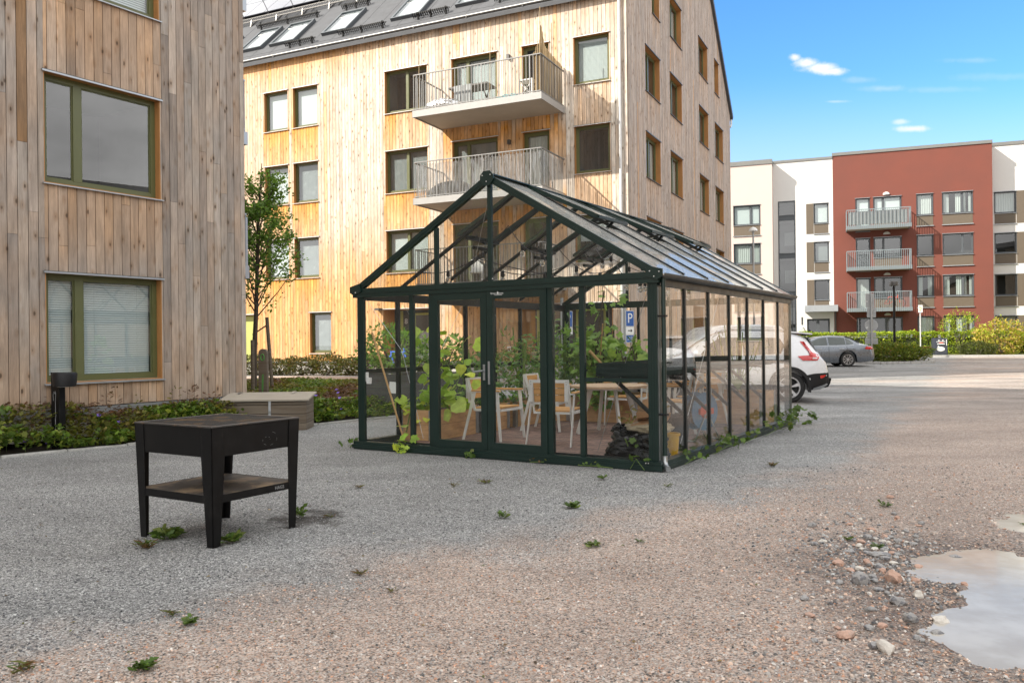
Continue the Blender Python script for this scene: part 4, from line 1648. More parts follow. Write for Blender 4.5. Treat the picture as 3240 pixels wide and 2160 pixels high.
for (x, y, z0, z1) in ((-6.8, -1.9, ZB, 11.5), (-5.9, -1.9, ZB + .6, 11.6), (-4.05, -1.95, ZB, 11.9), (-2.3, -1.9, ZB, 12.1), (-2.28, -1.0, ZB, 11.9)):
    o = MB().tube([(x, y, z0), (x + .04, y, z1)], .012, 5).build('bamboo_cane', M['reed'], loc=(3.86, 27, 0), rot=(0, 0, -R(25.54)))
    tag(o, {-6.8: 'leaning thin cane at the left end of the upper balcony railing', -5.9: 'short thin cane above the left part of the upper balcony railing', -4.05: 'thin cane standing up midway along the upper balcony railing', -2.3: 'tall thin cane at the outer corner of the reed mat', -2.28: 'thin cane halfway along the reed mat side'}[x], 'cane', 'canes tied to the upper balcony')
# coat hangers on the middle balcony
mb = MB()
for i in range(3):
    x = -4.9 + i * .16
    mb.tube([(x, -.35, 7.95), (x - .2, -.38, 7.78), (x + .2, -.36, 7.80), (x, -.35, 7.95), (x, -.35, 8.02)], .012, 4)
mb.bar((-4.9, -.05, 8.10), (-4.4, -.45, 8.02), .02, .02, mi=1)
mb.bar((-5.2, -.05, 8.0), (-4.8, -.45, 7.98), .02, .02, mi=1)
tag(mb.build('clothes_hanger_rack', [M['dark'], M['white']], loc=(3.86, 27, 0), rot=(0, 0, -R(25.54))), 'black hangers on white brackets by the middle balcony wall', 'hangers')
t = empty('patio_chair', onB(-5.0, -1.2, 3.41), -R(5), 'white chair standing on the lowest balcony', 'chair')
mb = MB()
mb.box(-.22, .22, -.22, .22, .42, .46)
mb.build('seat', M['white'], t)
MB().box(-.22, .22, .2, .24, .46, .9).build('backrest', M['white'], t)
for sx_ in (-.2, .2):
    for sy_ in (-.2, .2):
        MB().bar((sx_, sy_, 0), (sx_, sy_, .42), .03, .03).build('leg', M['white'], t)
# ------------------------------------------------------------------ rendered apartment building (far right)
RB = empty('apartment_building', (24.17, 62, 0), -R(20.4), 'rendered apartment building across the parking area in pale pink, white and dark red sections', 'building')


def wallholes(name, mat, x0, x1, z0, z1, y, holes, depth=9, parent=RB, label=None):
    mb = MB()
    xs = sorted({x0, x1} | {h[0] for h in holes} | {h[1] for h in holes})
    zs = sorted({z0, z1} | {h[2] for h in holes} | {h[3] for h in holes})
    for a, b in zip(xs[:-1], xs[1:]):
        run = None
        for c, d in zip(zs[:-1], zs[1:]):
            if any(h[0] <= (a + b) / 2 <= h[1] and h[2] <= (c + d) / 2 <= h[3] for h in holes):
                continue
            mb.add([(a, y, c), (b, y, c), (b, y, d), (a, y, d)], [(0, 1, 2, 3)])
    mb.add([(x0, y, z0), (x0, y + depth, z0), (x0, y + depth, z1), (x0, y, z1)], [(0, 3, 2, 1)])
    mb.add([(x1, y, z0), (x1, y + depth, z0), (x1, y + depth, z1), (x1, y, z1)], [(0, 1, 2, 3)])
    mb.add([(x0, y + depth, z0), (x1, y + depth, z0), (x1, y + depth, z1), (x0, y + depth, z1)], [(0, 3, 2, 1)])
    return tag(mb.build(name, mat, parent), label)


def parapet(x0, x1, y, z, h=.22, depth=9.2):
    MB().box(x0 - .03, x1 + .03, y - .06, y + depth, z, z + h).build('parapet', M['roofedge'], RB)


def panel(x0, x1, z0, z1, y, sill=True):
    mb = MB()
    mb.box(x0, x1, y - .012, y + .03, z0, z1, 0)
    if sill:
        mb.box(x0 - .05, x1 + .05, y - .08, y, z0 - .05, z0 - .003, 1)
    mb.build('brown_panel', [M['brownp'], M['sill']], RB)


Hs = []
redH = []
rw = []
for k, (zh, zs) in enumerate(((11.9, 10.34), (8.93, 7.40), (5.98, 4.44), (3.05, 1.5))):
    rw += [(5.64, zs, 1.09, zh - zs, (), ['curtain', None, 'curtains', 'curtain'][k]), (7.31, zs, 1.95, zh - zs, (.66,), ['curtains', None, 'curtains', 'curtains'][k])]
    if zh > 3.5:
        rw += [(1.55, zs - .98, .98, zh - zs + .95, (), ['full', None, 'curtain', None][k]), (2.77, zs, 1.88, zh - zs - .02, (.35,), ['full', None, None, None][k])]
    else:
        rw += [(1.55, zs - .3, 3.1, zh - zs + .28, (.3, .65), None)]
redH = [(a, a + c, b, b + d) for a, b, c, d, _, _ in rw]
wallholes('wall', M['redwall'], 0, 10.5, -.2, 15.15, 0, redH, label='dark red rendered wall section')
parapet(0, 10.5, 0, 15.15, .23)
for (a, b, c, d, sp, bl_) in rw:
    window(RB, a, b, c, d, sp, bl_, rec=.10, fw=.07, key='R', fm='bframe', sill='sill', rev='bframe', trims=b > 1.6, mull=.12)
for (zs) in (10.34, 7.40, 4.44):
    panel(5.66, 6.72, zs - .76, zs - .045, 0)
    panel(7.33, 9.25, zs - .76, zs - .045, 0)
    panel(2.80, 4.62, zs - .76, zs - .045, 0)
for z_ in (12.0, 9.1, 6.1, 3.15):
    mb = MB()
    prof = [(.24 * math.cos(t), .20 * math.sin(t)) for t in [i * PI / 2 / 6 for i in range(7)]]
    mb.lathe(prof[:-1] + [(.01, .20)], (3.66, -.02, z_), 14, sy=.7)
    mb.build('wall_lamp', M['white'], RB, smooth=True)
# white section left
wh = []
for zh, zs in ((11.70, 10.17), (8.80, 7.27), (5.95, 4.42)):
    wh.append((-1.36, zs, 1.04, zh - zs, (), 'slat' if zs > 9 else ('slatd' if zs > 6 else None)))
holes = [(a, a + c, b, b + d) for a, b, c, d, _, _ in wh] + [(-3.93, -2.68, 1.4, 12.02), (-1.91, -.33, .6, 3.0)]
wallholes('wall', M['whitewall'], -4.9, -.0, -.2, 14.96, 0.004, holes, label='white rendered wall section')
parapet(-4.9, -.04, .004, 14.96, .18)
for (a, b, c, d, sp, bl_) in wh:
    window(RB, a, b, c, d, sp, bl_, rec=.10, fw=.065, key='R', fm='bframe', sill='sill', rev='bframe', y=.004)
    panel(a + .02, a + c - .02, b - .76 if b > 5 else b - .45, b - .045, .004)
    MB().box(a - .54, a - .012, -.010, .03, b - .76 if b > 5 else b - .45, b + d).build('brown_panel', M['brownp'], RB)
# tall stair window
mb = MB()
x0, x1, z0, z1 = -3.93, -2.68, 1.4, 12.02
mb.box(x0, x0 + .08, -.01, .12, z0, z1)
mb.box(x1 - .08, x1, -.01, .12, z0, z1)
mb.box(x0 + .08, x1 - .08, -.01, .12, z1 - .08, z1)
for z_ in (10.92, 10.58, 8.02, 7.68, 5.1, 4.78, 2.3):
    mb.box(x0 + .08, x1 - .08, -.005, .12, z_ - .03, z_ + .03)
for z_ in (10.61, 7.71, 4.81):
    mb.box(x0 + .08, x1 - .08, .04, .06, z_, z_ + .28)
mb.add([(x0, 2.2, z0), (x1, 2.2, z0), (x1, 2.2, z1), (x0, 2.2, z1)], [(0, 1, 2, 3)], 1)
mb.add([(x0, .12, z0), (x0, 2.2, z0), (x0, 2.2, z1), (x0, .12, z1)], [(0, 1, 2, 3)], 1)
mb.add([(x1, .12, z0), (x1, 2.2, z0), (x1, 2.2, z1), (x1, .12, z1)], [(0, 3, 2, 1)], 1)
for z_ in (10.7, 7.8, 4.9):
    mb.box(x0 + .1, x1 - .1, 1.0, 2.1, z_ - .2, z_, 2)
    for i in range(9):
        mb.box(x0 + .45 + i * .08, x0 + .47 + i * .08, .9, .92, z_ - 2.0, z_ - 1.0, 3)
sw = mb.build('stair_window', [M['bframe'], M['roomlt'], M['roomlt'], M['white']], RB)
MB().add([(x0 + .08, .07, z0), (x1 - .08, .07, z0), (x1 - .08, .07, z1 - .08), (x0 + .08, .07, z1 - .08)], [(0, 1, 2, 3)]).build('pane', M['glass'], sw)
# entrance with canopy
mb = MB()
mb.box(-2.06, .25, -1.3, .0, 3.50, 3.97, 0)
mb.build('canopy', M['sill'], RB)
MB().tube([(.10, -.08, 3.49), (.10, -.08, .3)], .05, 8).build('downpipe', M['dkmetal'], RB)
mb = MB()
mb.box(-1.91, -.33, .30, .36, 2.86, 3.0)
for x in (-1.91, -1.25, -1.15, -.43):
    mb.box(x, x + .10, .30, .36, .5, 2.86)
mb.box(-1.91, -.33, 1.8, 1.85, .5, 3.0, 1)
mb.box(-1.93, -1.91, 0, 1.8, .5, 3.0, 1)
mb.box(-.33, -.31, 0, 1.8, .5, 3.0, 1)
ed = mb.build('door', [M['bframe'], M['roomlt']], RB)
MB().add([(-1.81, .33, .5), (-.43, .33, .5), (-.43, .33, 2.86), (-1.81, .33, 2.86)], [(0, 1, 2, 3)]).build('pane', M['glass'], ed)
MB().box(-1.13, -1.10, .24, .30, 1.4, 1.7).build('handle', M['steel'], ed)
text('house_number', '1', .85, M['letterk'], RB, (-2.28, -.02, 2.82), ext=.01)
mb = MB()
mb.box(-2.42, -2.12, -.12, .0, 1.75, 2.25, 0)
mb.box(-2.32, -2.2, -.10, .0, 2.25, 2.4, 0)
mb.build('intercom_box', M['concrete'], RB)
# pale pink section, standing forward
ph = []
for zh, zs in ((11.72, 10.2), (8.80, 7.26), (5.9, 4.4)):
    ph.append((-7.14, zs, 1.98, zh - zs, (.64,), 'full' if zs > 9 else 'curtain'))
    ph.append((-11.5, zs, 1.98, zh - zs, (.64,), 'full'))
holes = [(a, a + c, b, b + d) for a, b, c, d, _, _ in ph]
wallholes('wall', M['palewall'], -22, -4.28, -.2, 14.73, -1.2, holes, depth=10, label='pale pink rendered wall section')
parapet(-22, -4.28, -1.2, 14.73, .34, 10.2)
for (a, b, c, d, sp, bl_) in ph:
    window(RB, a, b, c, d, sp, bl_, rec=.10, fw=.07, key='R', fm='bframe', sill='sill', rev='bframe', y=-1.2)
    panel(a + .02, a + c - .02, b - .80, b - .045, -1.2)
# right white section, set back
wr_ = []
for k, (zh, zs) in enumerate(((11.87, 10.32), (8.93, 7.46), (5.97, 4.43), (3.0, 1.5))):
    wr_.append((10.80, zs, 1.38, zh - zs, (), ['curtain', None, None, 'curtain'][k]))
    wr_.append((14.2, zs, 1.95, zh - zs, (.5,), None))
holes = [(a, a + c, b, b + d) for a, b, c, d, _, _ in wr_]
wallholes('wall', M['whitewall'], 10.4, 30, -.2, 15.16, 1.2, holes, depth=8)
parapet(10.53, 30, 1.2, 15.16, .24)
for (a, b, c, d, sp, bl_) in wr_:
    window(RB, a, b, c, d, sp, bl_, rec=.10, fw=.07, key='R', fm='bframe', sill='sill', rev='bframe', y=1.2)
    panel(a + .02, a + c - .02, b - .76, b - .045, 1.2)
    MB().box(a + c + .012, a + c + 1.0, 1.188, 1.23, b - .76, b + d).build('brown_panel', M['brownp'], RB)

for i, zf in enumerate((9.42, 6.43, 3.44, .35)):
    mb = MB()
    x0, x1, dp = .90, 5.13, 1.5
    mb.box(x0 + .03, x1 - .03, -dp, -.01, zf + .02, zf + .20, 0)
    sl = mb.build('balcony', [M['slab']], RB)
    q = MB()
    zt = zf + 1.38
    q.bar((x0, -dp - .03, zt), (x1, -dp - .03, zt), .05, .05)
    for x in (x0, x1):
        q.bar((x, -dp, zt), (x, -.02, zt), .05, .05)
        for k in range(13):
            q.box(x - .015, x + .015, -dp + k * .12, -dp + .03 + k * .12, zf - .02, zt - .02)
            q.box(x - .02, x + .02, -dp + k * .12 - .03, -dp + .05 + k * .12, zf - .02, zf + .25)
    n = 34
    for k in range(n + 1):
        x = x0 + (x1 - x0) * k / n
        q.box(x - .014, x + .014, -dp - .05, -dp - .02, zf + .24, zt - .025)
        q.box(x - .045, x + .045, -dp - .05, -dp - .02, zf - .03, zf + .25)
    q.build('railing', M['bluerail'], sl)
    if i == 0 or i == 3:
        q = MB()
        n2 = 64
        zz0, zz1 = zf + .30, zt - .12
        for k in range(n2 - (0 if i == 0 else 22)):
            a = x0 + .1 + (x1 - x0 - .3) * k / n2
            b = x0 + .1 + (x1 - x0 - .3) * (k + 1) / n2
            ya = -dp + .06 + .05 * math.sin(k * PI / 2)
            yb = -dp + .06 + .05 * math.sin((k + 1) * PI / 2)
            q.add([(a, ya, zz0), (b, yb, zz0), (b, yb, zz1), (a, ya, zz1)], [(0, 1, 2, 3)])
        q.build('fabric_screen', M['cloth' if i == 0 else 'white'], sl)

# bicycle leaning on the lower red balcony
def toW(o, x, y, z):
    return (Matrix.Translation(o.location) @ Matrix.Rotation(o.rotation_euler[2], 4, 'Z')) @ Vector((x, y, z))


p = toW(RB, 3.9, -1.1, 3.64)
t = empty('bicycle', p, -R(20.4), 'bicycle standing behind the railing of the lower balcony on the red wall', 'bicycle')
for x in (-.52, .52):
    mb = MB()
    mb.tube([(x + .33 * math.cos(a), 0, .34 + .33 * math.sin(a)) for a in [i * PI / 10 for i in range(21)]], .022, 5, cap=False)
    for k in range(6):
        a = k * PI / 6
        mb.bar((x - .32 * math.cos(a), 0, .34 - .32 * math.sin(a)), (x + .32 * math.cos(a), 0, .34 + .32 * math.sin(a)), .006, .006)
    mb.build('wheel', M['rubber'], t)
mb = MB()
for a, b in (((-.52, .34), (-.15, .34)), ((-.15, .34), (-.28, .82)), ((-.28, .82), (.36, .80)), ((-.15, .34), (.36, .78)), ((-.52, .34), (-.25, .74)), ((.52, .34), (.34, .95))):
    mb.bar((a[0], 0, a[1]), (b[0], 0, b[1]), .035, .035)
mb.build('frame', M['redp'], t)
MB().bar((.36, -.28, 1.0), (.30, .28, 1.0), .025, .025).build('handlebar', M['steel'], t)
MB().box(-.42, -.18, -.06, .06, .88, .93).build('saddle', M['blackp'], t)

# ------------------------------------------------------------------ street furniture by the far kerb
def post(mb, x, y, z0, z1, r, mi=0, n=10):
    mb.tube([(x, y, z0), (x, y, z1)], r, n, mi)


t = empty('street_lamp', (10.9, 37.2, hz(10.9, 37.2)), 0, 'tall grey lamp post with a white dome hood rising behind the greenhouse roof', 'street lamp')
zt = 6.1
MB().tube([(0, 0, -.1), (0, 0, zt)], [.055, .04], 12).build('pole', M['greyp'], t, smooth=True)
MB().lathe([(.20, 0), (.195, .04), (.165, .10), (.11, .15), (.03, .18)], (0, 0, zt - .05), 18).build('lamp_shade', M['white'], t, smooth=True)
MB().lathe([(.05, -.14), (.06, -.08), (.06, 0)], (0, 0, zt - .0), 12).build('lamp_neck', M['greyp'], t)

bx, by = 19.88, 43.0
t = empty('street_lamp', (bx, by, hz(bx, by)), 0, 'slim black lamp post with a drum shaped head in front of the red wall', 'street lamp')
zt = 4.35 - hz(bx, by)
MB().tube([(0, 0, -.1), (0, 0, zt - .1)], [.065, .055], 12).build('pole', M['black'], t, smooth=True)
MB().lathe([(.20, -.22), (.215, -.18), (.19, .0), (.05, .02)], (0, 0, zt + .05), 20).build('lamp_shade', M['dkmetal'], t, smooth=True)

sx_, sy_ = 18.05, 41.5
t = empty('traffic_sign', (sx_, sy_, hz(sx_, sy_)), -R(12), 'grey backs of a round sign and oblong plates on a pole behind the grey car', 'sign')
z0 = -hz(sx_, sy_)
MB().tube([(0, 0, -.1), (0, 0, 3.72 + z0)], .045, 10).build('pole', M['steel'], t, smooth=True)
for (xa, xb, za, zb_) in ((-.26, .16, 3.02, 3.72), (-.20, .22, 2.52, 3.0), (-.20, .22, 1.50, 1.78), (-.30, .30, 1.18, 1.48)):
    mb = MB()
    mb.box(xa, xb, .06, .08, za + z0, zb_ + z0, 0)
    mb.box(xa + .02, xb - .02, .04, .058, (za + zb_) / 2 + z0 - .02, (za + zb_) / 2 + z0 + .02, 0)
    if zb_ > 3:
        mb.box(xa + .03, xa + .11, .05, .058, za + .28 + z0, za + .37 + z0, 1)
    mb.build('sign_plate', [M['greyp'], M['signw']], t)
mb = MB()
mb.prism([(.31 * math.cos(a), .06, 2.12 + z0 + .31 * math.sin(a)) for a in [i * 2 * PI / 28 for i in range(28)]], (0, .02, 0))
mb.bar((-.2, .05, 1.98 + z0), (.2, .05, 1.98 + z0), .02, .03)
mb.bar((-.2, .05, 2.28 + z0), (.2, .05, 2.28 + z0), .02, .03)
mb.box(-.24, -.16, .045, .058, 1.96 + z0, 2.04 + z0, 1)
mb.build('round_sign', [M['greyp'], M['signw']], t)

qx, qy = 24.2, 49.0
qz = hz(qx, qy)
t = empty('information_sign', (qx, qy, qz), -R(10), 'small white and yellow sign on a pole set in a pale concrete block', 'sign')
MB().tube([(0, 0, .5), (0, 0, 2.95)], .035, 10).build('pole', M['sillw'], t, smooth=True)
mb = MB()
mb.prism([(-.25, -.22, 0), (.29, -.22, 0), (.20, -.18, .46), (-.17, -.18, .46)], (0, .42, 0))
mb.build('base_block', M['concrete'], t, bevel=.06)
mb = MB()
mb.box(-.12, .12, -.06, -.04, 2.68, 3.12, 0)
for (a, b, r_) in ((-.03, 2.99, .045), (.04, 2.92, .04), (-.02, 2.81, .045)):
    mb.prism([(a + r_ * math.cos(i * PI / 6), -.064, b + r_ * math.sin(i * PI / 6)) for i in range(12)], (0, .004, 0), 1)
mb.build('sign_plate', [M['signw'], M['greenD']], t)


def recycling_bin(x, y, label, greenlid=False):
    z = hz(x, y) + .10
    t = empty('recycling_bin', (x, y, z), -R(16), label, 'bin', 'grey recycling bins in front of the hedge')
    MB().box(-.39, .39, -.35, .35, 0, 1.28).build('body', M['bin'], t, bevel=.03)
    mb = MB()
    mb.box(-.25, .25, -.37, -.345, .78, 1.22, 0)
    mb.build('front_flap', M['greenD2'] if greenlid else M['bin'], t)
    mb = MB()
    for sx in (-.10, .12):
        mb.prism([(sx + .06 * math.cos(i * PI / 6), -.385, 1.10 + .05 * math.sin(i * PI / 6)) for i in range(12)], (0, .01, 0), 0)
        mb.prism([(sx + .01 + .022 * math.cos(i * PI / 5), -.39, 1.095 + .022 * math.sin(i * PI / 5)) for i in range(10)], (0, .004, 0), 2)
    mb.box(-.25, .25, -.385, -.37, .985, 1.02, 0)
    mb.prism([(.02 + .13 * math.cos(i * PI / 9), -.39, .885 + .085 * math.sin(i * PI / 9)) for i in range(10)], (0, .012, 0), 1)
    mb.box(-.20, .22, -.40, -.37, .80, .865, 0)
    mb.box(.30, .335, -.362, -.351, .72, 1.18, 0)
    mb.prism([(0 + .22 * math.cos(i * PI / 12), -.365, .45 + .17 * math.sin(i * PI / 12)) for i in range(24)], (0, .012, 0), 0)
    mb.prism([(-.17, -.365, .56), (-.05, -.365, .60), (-.155, -.365, .72)], (0, .012, 0), 0)
    for (a, b) in ((-.10, .14), (-.08, .12)):
        pass
    mb.box(-.12, .14, -.368, -.365, .50, .515, 2)
    mb.box(-.15, .16, -.368, -.365, .475, .485, 2)
    mb.box(-.14, -.07, -.368, -.365, .40, .44, 3)
    mb.box(.04, .12, -.368, -.365, .40, .42, 2)
    mb.build('stickers', [M['signw'], M['redp'], M['letterk'], M['stonep']], t)
    mb = MB()
    mb.tube([(.0 + .06 * math.cos(a), 0, 1.45 + .06 * math.sin(a)) for a in [i * PI / 6 for i in range(13)]], .022, 6, cap=False)
    mb.box(-.06, .06, -.02, .02, 1.28, 1.40)
    mb.build('lifting_eye', M['steel'], t)
    t.scale = (1, 1, .80)


M['bin'] = pmat('bin_grey', (.040, .045, .062), .5, var=.06)
M['greenD2'] = pmat('bin_green', (.05, .42, .12), .5)
recycling_bin(26.3, 50.9, 'dark grey recycling bin with eyes, red mouth and round white sticker at the hedge')
recycling_bin(20.3, 51.6, 'dark grey recycling bin with a green front, half hidden behind the black lamp post', True)


# ------------------------------------------------------------------ hedge and shrubs
def foliage_box(L, pts, n, s, cols, kind='oval', up=.5, var=.2):
    L.add(kind, pts, rdir(n, up), rdir(n, .8), s * (1 + .3 * nr.normal(size=n)), pal(n, cols, var))


def hedge(name, line, wd, h, n, label, cat, cols, s=.10, kind_=None):
    L = Leaves()
    pts = [Vector((*p, 0)) for p in line]
    tot = sum((b - a).length for a, b in zip(pts[:-1], pts[1:]))
    for a, b in zip(pts[:-1], pts[1:]):
        d = b - a
        m_ = int(n * d.length / tot)
        t = nr.rand(m_)
        # shell weighted: front and top
        face = nr.rand(m_)
        dep = nr.rand(m_) * wd
        hh = nr.rand(m_) ** .8 * h
        top = face < .35
        hh[top] = h * (1 - .12 * nr.rand(top.sum()))
        fr = (~top) & (face < .85)
        dep[fr] = nr.rand(fr.sum()) ** 2 * .25
        nn = np.array([noise.noise(Vector((t[i] * d.length * .9, hh[i] * 2, 3))) for i in range(m_)])
        n2 = np.array([noise.noise(Vector((t[i] * d.length * 2.6 + a.x, hh[i] * 3, 9))) for i in range(m_)])
        s_ = Vector((-d.y, d.x, 0)).normalized()
        dep2 = dep - .22 * nn - .12 * n2
        hh = hh * (1 + .10 * nn + .06 * n2)
        P = np.array([[a.x, a.y]]) + t[:, None] * np.array([[d.x, d.y]]) + dep2[:, None] * np.array([[s_.x, s_.y]])
        z = np.array([hz(p[0], p[1]) for p in P]) + hh + .08
        P = np.column_stack([P, z])
        foliage_box(L, P, m_, s, cols)
    o = L.build(name, M['leafh'])
    tag(o, label, cat)
    if kind_:
        o['kind'] = kind_
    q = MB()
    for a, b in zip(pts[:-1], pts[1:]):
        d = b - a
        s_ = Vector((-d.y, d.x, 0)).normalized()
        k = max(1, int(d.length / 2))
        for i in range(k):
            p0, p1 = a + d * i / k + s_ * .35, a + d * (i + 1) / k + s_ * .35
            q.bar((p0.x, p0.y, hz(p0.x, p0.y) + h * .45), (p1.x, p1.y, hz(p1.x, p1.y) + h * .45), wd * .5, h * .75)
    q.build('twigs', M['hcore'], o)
    return o


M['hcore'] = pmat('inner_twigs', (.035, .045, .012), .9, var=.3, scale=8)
YG = [(.32, .40, .03), (.22, .33, .03), (.40, .45, .04), (.15, .24, .02), (.28, .32, .03)]
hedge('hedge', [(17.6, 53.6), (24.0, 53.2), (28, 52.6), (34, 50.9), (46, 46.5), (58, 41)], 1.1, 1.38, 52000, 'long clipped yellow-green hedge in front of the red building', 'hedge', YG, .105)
hedge('low_hedge', [(22.6, 51.2), (24.6, 51.0), (25.8, 50.9)], .7, .50, 2600, 'low rusty brown shrubs at the foot of the yellow-green hedge', 'shrubs', [(.16, .055, .03), (.12, .06, .02), (.10, .09, .02)], .09)


def shrub(name, x, y, rx, ry, h, n, cols, s, label, cat='bush', z0=None, stems=5, kind='oval', up=.4, low=0.0, group=None, hole=0.0, core=True):
    z = gz(x, y) if z0 is None else z0
    t = empty(name, (x, y, z), 0, label, cat, group)
    L = Leaves()
    m_ = n
    th = nr.rand(m_) * 2 * PI
    ph_ = np.arccos(1 - 2 * nr.rand(m_))
    r_ = (.55 + .45 * nr.rand(m_) ** .5)
    dirs = np.column_stack([np.sin(ph_) * np.cos(th), np.sin(ph_) * np.sin(th), np.cos(ph_)])
    lump = np.array([noise.noise(Vector(d) * 2.1 + Vector((x, y, 0))) + .5 * noise.noise(Vector(d) * 5 + Vector((x, y, 0))) for d in dirs])
    r_ = r_ * (1 + .38 * lump)
    P = dirs * r_[:, None] * np.array([[rx, ry, h / 2 * (1 - low)]]) + np.array([[0, 0, h / 2 * (1 + low)]])
    keep = (P[:, 2] > .02)
    if hole:
        gate = np.array([noise.noise(Vector(p) * (2.4 / max(rx, .3)) + Vector((y, x, 2))) for p in P])
        keep &= gate > -hole
    P = P[keep]
    m_ = len(P)
    D = dirs[keep] * .6 + rdir(m_, up) * .8
    L.add(kind, P, D, rdir(m_, .8), s * (1 + .28 * nr.normal(size=m_)), pal(m_, cols, .2))
    L.build('foliage', M['leaf'], t)
    q = MB()
    for k in range(stems):
        a = k * 2 * PI / max(1, stems) + rnd.random()
        e = Vector((rx * .5 * math.cos(a), ry * .5 * math.sin(a), h * .7))
        q.tube([(.03 * math.cos(a), .03 * math.sin(a), -.03), e * .5 + Vector((0, 0, .08 * h)), e], [.02 + .006 * h, .015, .006], 5)
    if stems:
        q.build('stems', M['bark'], t)
    return t


GD = [(.055, .075, .018), (.075, .095, .02), (.10, .11, .025), (.045, .055, .018)]
shrub('spreading_bush', 19.3, 41.9, 1.75, 1.0, .98, 7000, [(.12, .17, .02), (.17, .21, .025), (.08, .12, .02), (.20, .18, .03)], .11, 'low yellow-green spreading juniper-like bush on the kerbed island behind the grey car', low=-.0, core=False)
shrub('round_bush', 28.1, 50.0, 1.2, .8, .92, 4200, GD, .075, 'low dark green bush to the right of the bin with the round sticker')
shrub('yellow_shrub', 29.9, 50.6, 1.5, 1.1, 2.25, 4200, [(.42, .40, .05), (.48, .38, .07), (.28, .35, .03), (.50, .33, .13)], .13, 'tall loose shrub with yellow and pinkish leaves rising above the hedge', hole=.12, stems=9)
shrub('yellow_shrub', 32.3, 49.9, 1.2, 1.0, 2.0, 3400, [(.38, .42, .04), (.28, .37, .03), (.44, .42, .05)], .13, 'yellow-green bushy shrub with bare stems beside the taller pinkish one', hole=.10, stems=10)
shrub('tall_shrub', 28.3, 52.2, 1.3, .9, 2.9, 2600, YG, .11, 'thin feathery green shrub sticking up highest above the hedge', hole=.15, stems=7)
# ------------------------------------------------------------------ vehicles
def smooth_arr(a, k):
    if k <= 1:
        return a
    pad = np.concatenate([[a[0]] * k, a, [a[-1]] * k])
    ker = np.ones(2 * k + 1) / (2 * k + 1)
    out = np.convolve(pad, ker, 'same')[k:-k]
    out[0], out[-1] = a[0], a[-1]
    return out


class Car:
    """x=0 is the tail, negative x towards the nose; y across; z up"""
    def __init__(self, st, axles, wr, W):
        st = sorted(st)
        xs = np.array([s[0] for s in st])
        self.x0, self.x1 = xs[0], xs[-1]
        N = int((self.x1 - self.x0) / .05) + 1
        X = np.linspace(self.x0, self.x1, N)
        self.X = X
        cols = [smooth_arr(np.interp(X, xs, np.array([s[i] for s in st])), 2) for i in range(1, 7)]
        self.zb, self.zbelt, self.zr, self.wb, self.wbelt, self.wr_ = cols
        self.ax = axles
        self.wr = wr

    def sec(self, x):
        I = lambda a: float(np.interp(x, self.X, a))
        zb, zbelt, zr, wb, wbelt, w_r = map(I, (self.zb, self.zbelt, self.zr, self.wb, self.wbelt, self.wr_))
        za = zb
        for a in self.ax:
            R_ = self.wr + .07
            d = abs(x - a)
            if d < R_:
                za = max(za, self.wr + math.sqrt(R_ * R_ - d * d))
        zr = max(zr, zbelt + .01)
        zm = max(za + .04, zb + (zbelt - zb) * .45)
        zm = min(zm, zbelt - .04)
        return [(0, zb + .02), (wb * .72, zb + .01), (wb * .74, max(za, zb)), (wb - .03, max(za, zb)), (wb, max(za + .015, zb + .05)), (wb + .005, max(zm, za + .03)),
                (wbelt, zbelt - .05), (wbelt - .025, zbelt), (w_r, zr - .07), (w_r - .07, zr - .015), (w_r * .55, zr), (0, zr + .008)]

    def ys(self, x, z):
        s = self.sec(x)[3:]
        for (a, b) in zip(s[:-1], s[1:]):
            if a[1] <= z <= b[1]:
                t = (z - a[1]) / max(1e-6, b[1] - a[1])
                return a[0] + (b[0] - a[0]) * t
        return s[0][0] if z < s[0][1] else s[5][0]

    def body(self, mat, parent):
        mb = MB()
        rows = []
        for x in self.X:
            s = self.sec(x)
            rows.append([(x, -p[0], p[1]) for p in s] + [(x, p[0], p[1]) for p in reversed(s[1:-1])])
        n = len(rows[0])
        v_ = [p for r_ in rows for p in r_]
        f_ = [(i * n + k, i * n + (k + 1) % n, (i + 1) * n + (k + 1) % n, (i + 1) * n + k) for i in range(len(rows) - 1) for k in range(n)]
        f_.append(tuple(reversed(range(n))))
        f_.append(tuple(range((len(rows) - 1) * n, len(rows) * n)))
        mb.add(v_, f_)
        o = mb.build('body', mat, parent, smooth=True)
        return o

    def decal(self, name, poly, mat, parent, off=.006, both=True, dens=.12, thick=0):
        """flat-in-side-view outline laid onto the flank"""
        import bmesh
        bm = bmesh.new()
        vs_ = [bm.verts.new((p[0], 0, p[1])) for p in poly]
        bm.faces.new(vs_)
        bmesh.ops.triangulate(bm, faces=bm.faces[:])
        xs = [p[0] for p in poly]
        zs = [p[1] for p in poly]
        x = min(xs) + dens
        while x < max(xs):
            bmesh.ops.bisect_plane(bm, geom=bm.verts[:] + bm.edges[:] + bm.faces[:], plane_co=(x, 0, 0), plane_no=(1, 0, 0))
            x += dens
        z = min(zs) + .06
        while z < max(zs):
            bmesh.ops.bisect_plane(bm, geom=bm.verts[:] + bm.edges[:] + bm.faces[:], plane_co=(0, 0, z), plane_no=(0, 0, 1))
            z += .06
        for sgn in ((-1, 1) if both else (-1,)):
            b2 = bm.copy()
            for v_ in b2.verts:
                v_.co.y = sgn * (self.ys(v_.co.x, v_.co.z) + off)
            me = bpy.data.meshes.new(name)
            b2.to_mesh(me)
            b2.free()
            me.materials.append(mat)
            me.polygons.foreach_set('use_smooth', [True] * len(me.polygons))
            link(name, me, parent)
        bm.free()


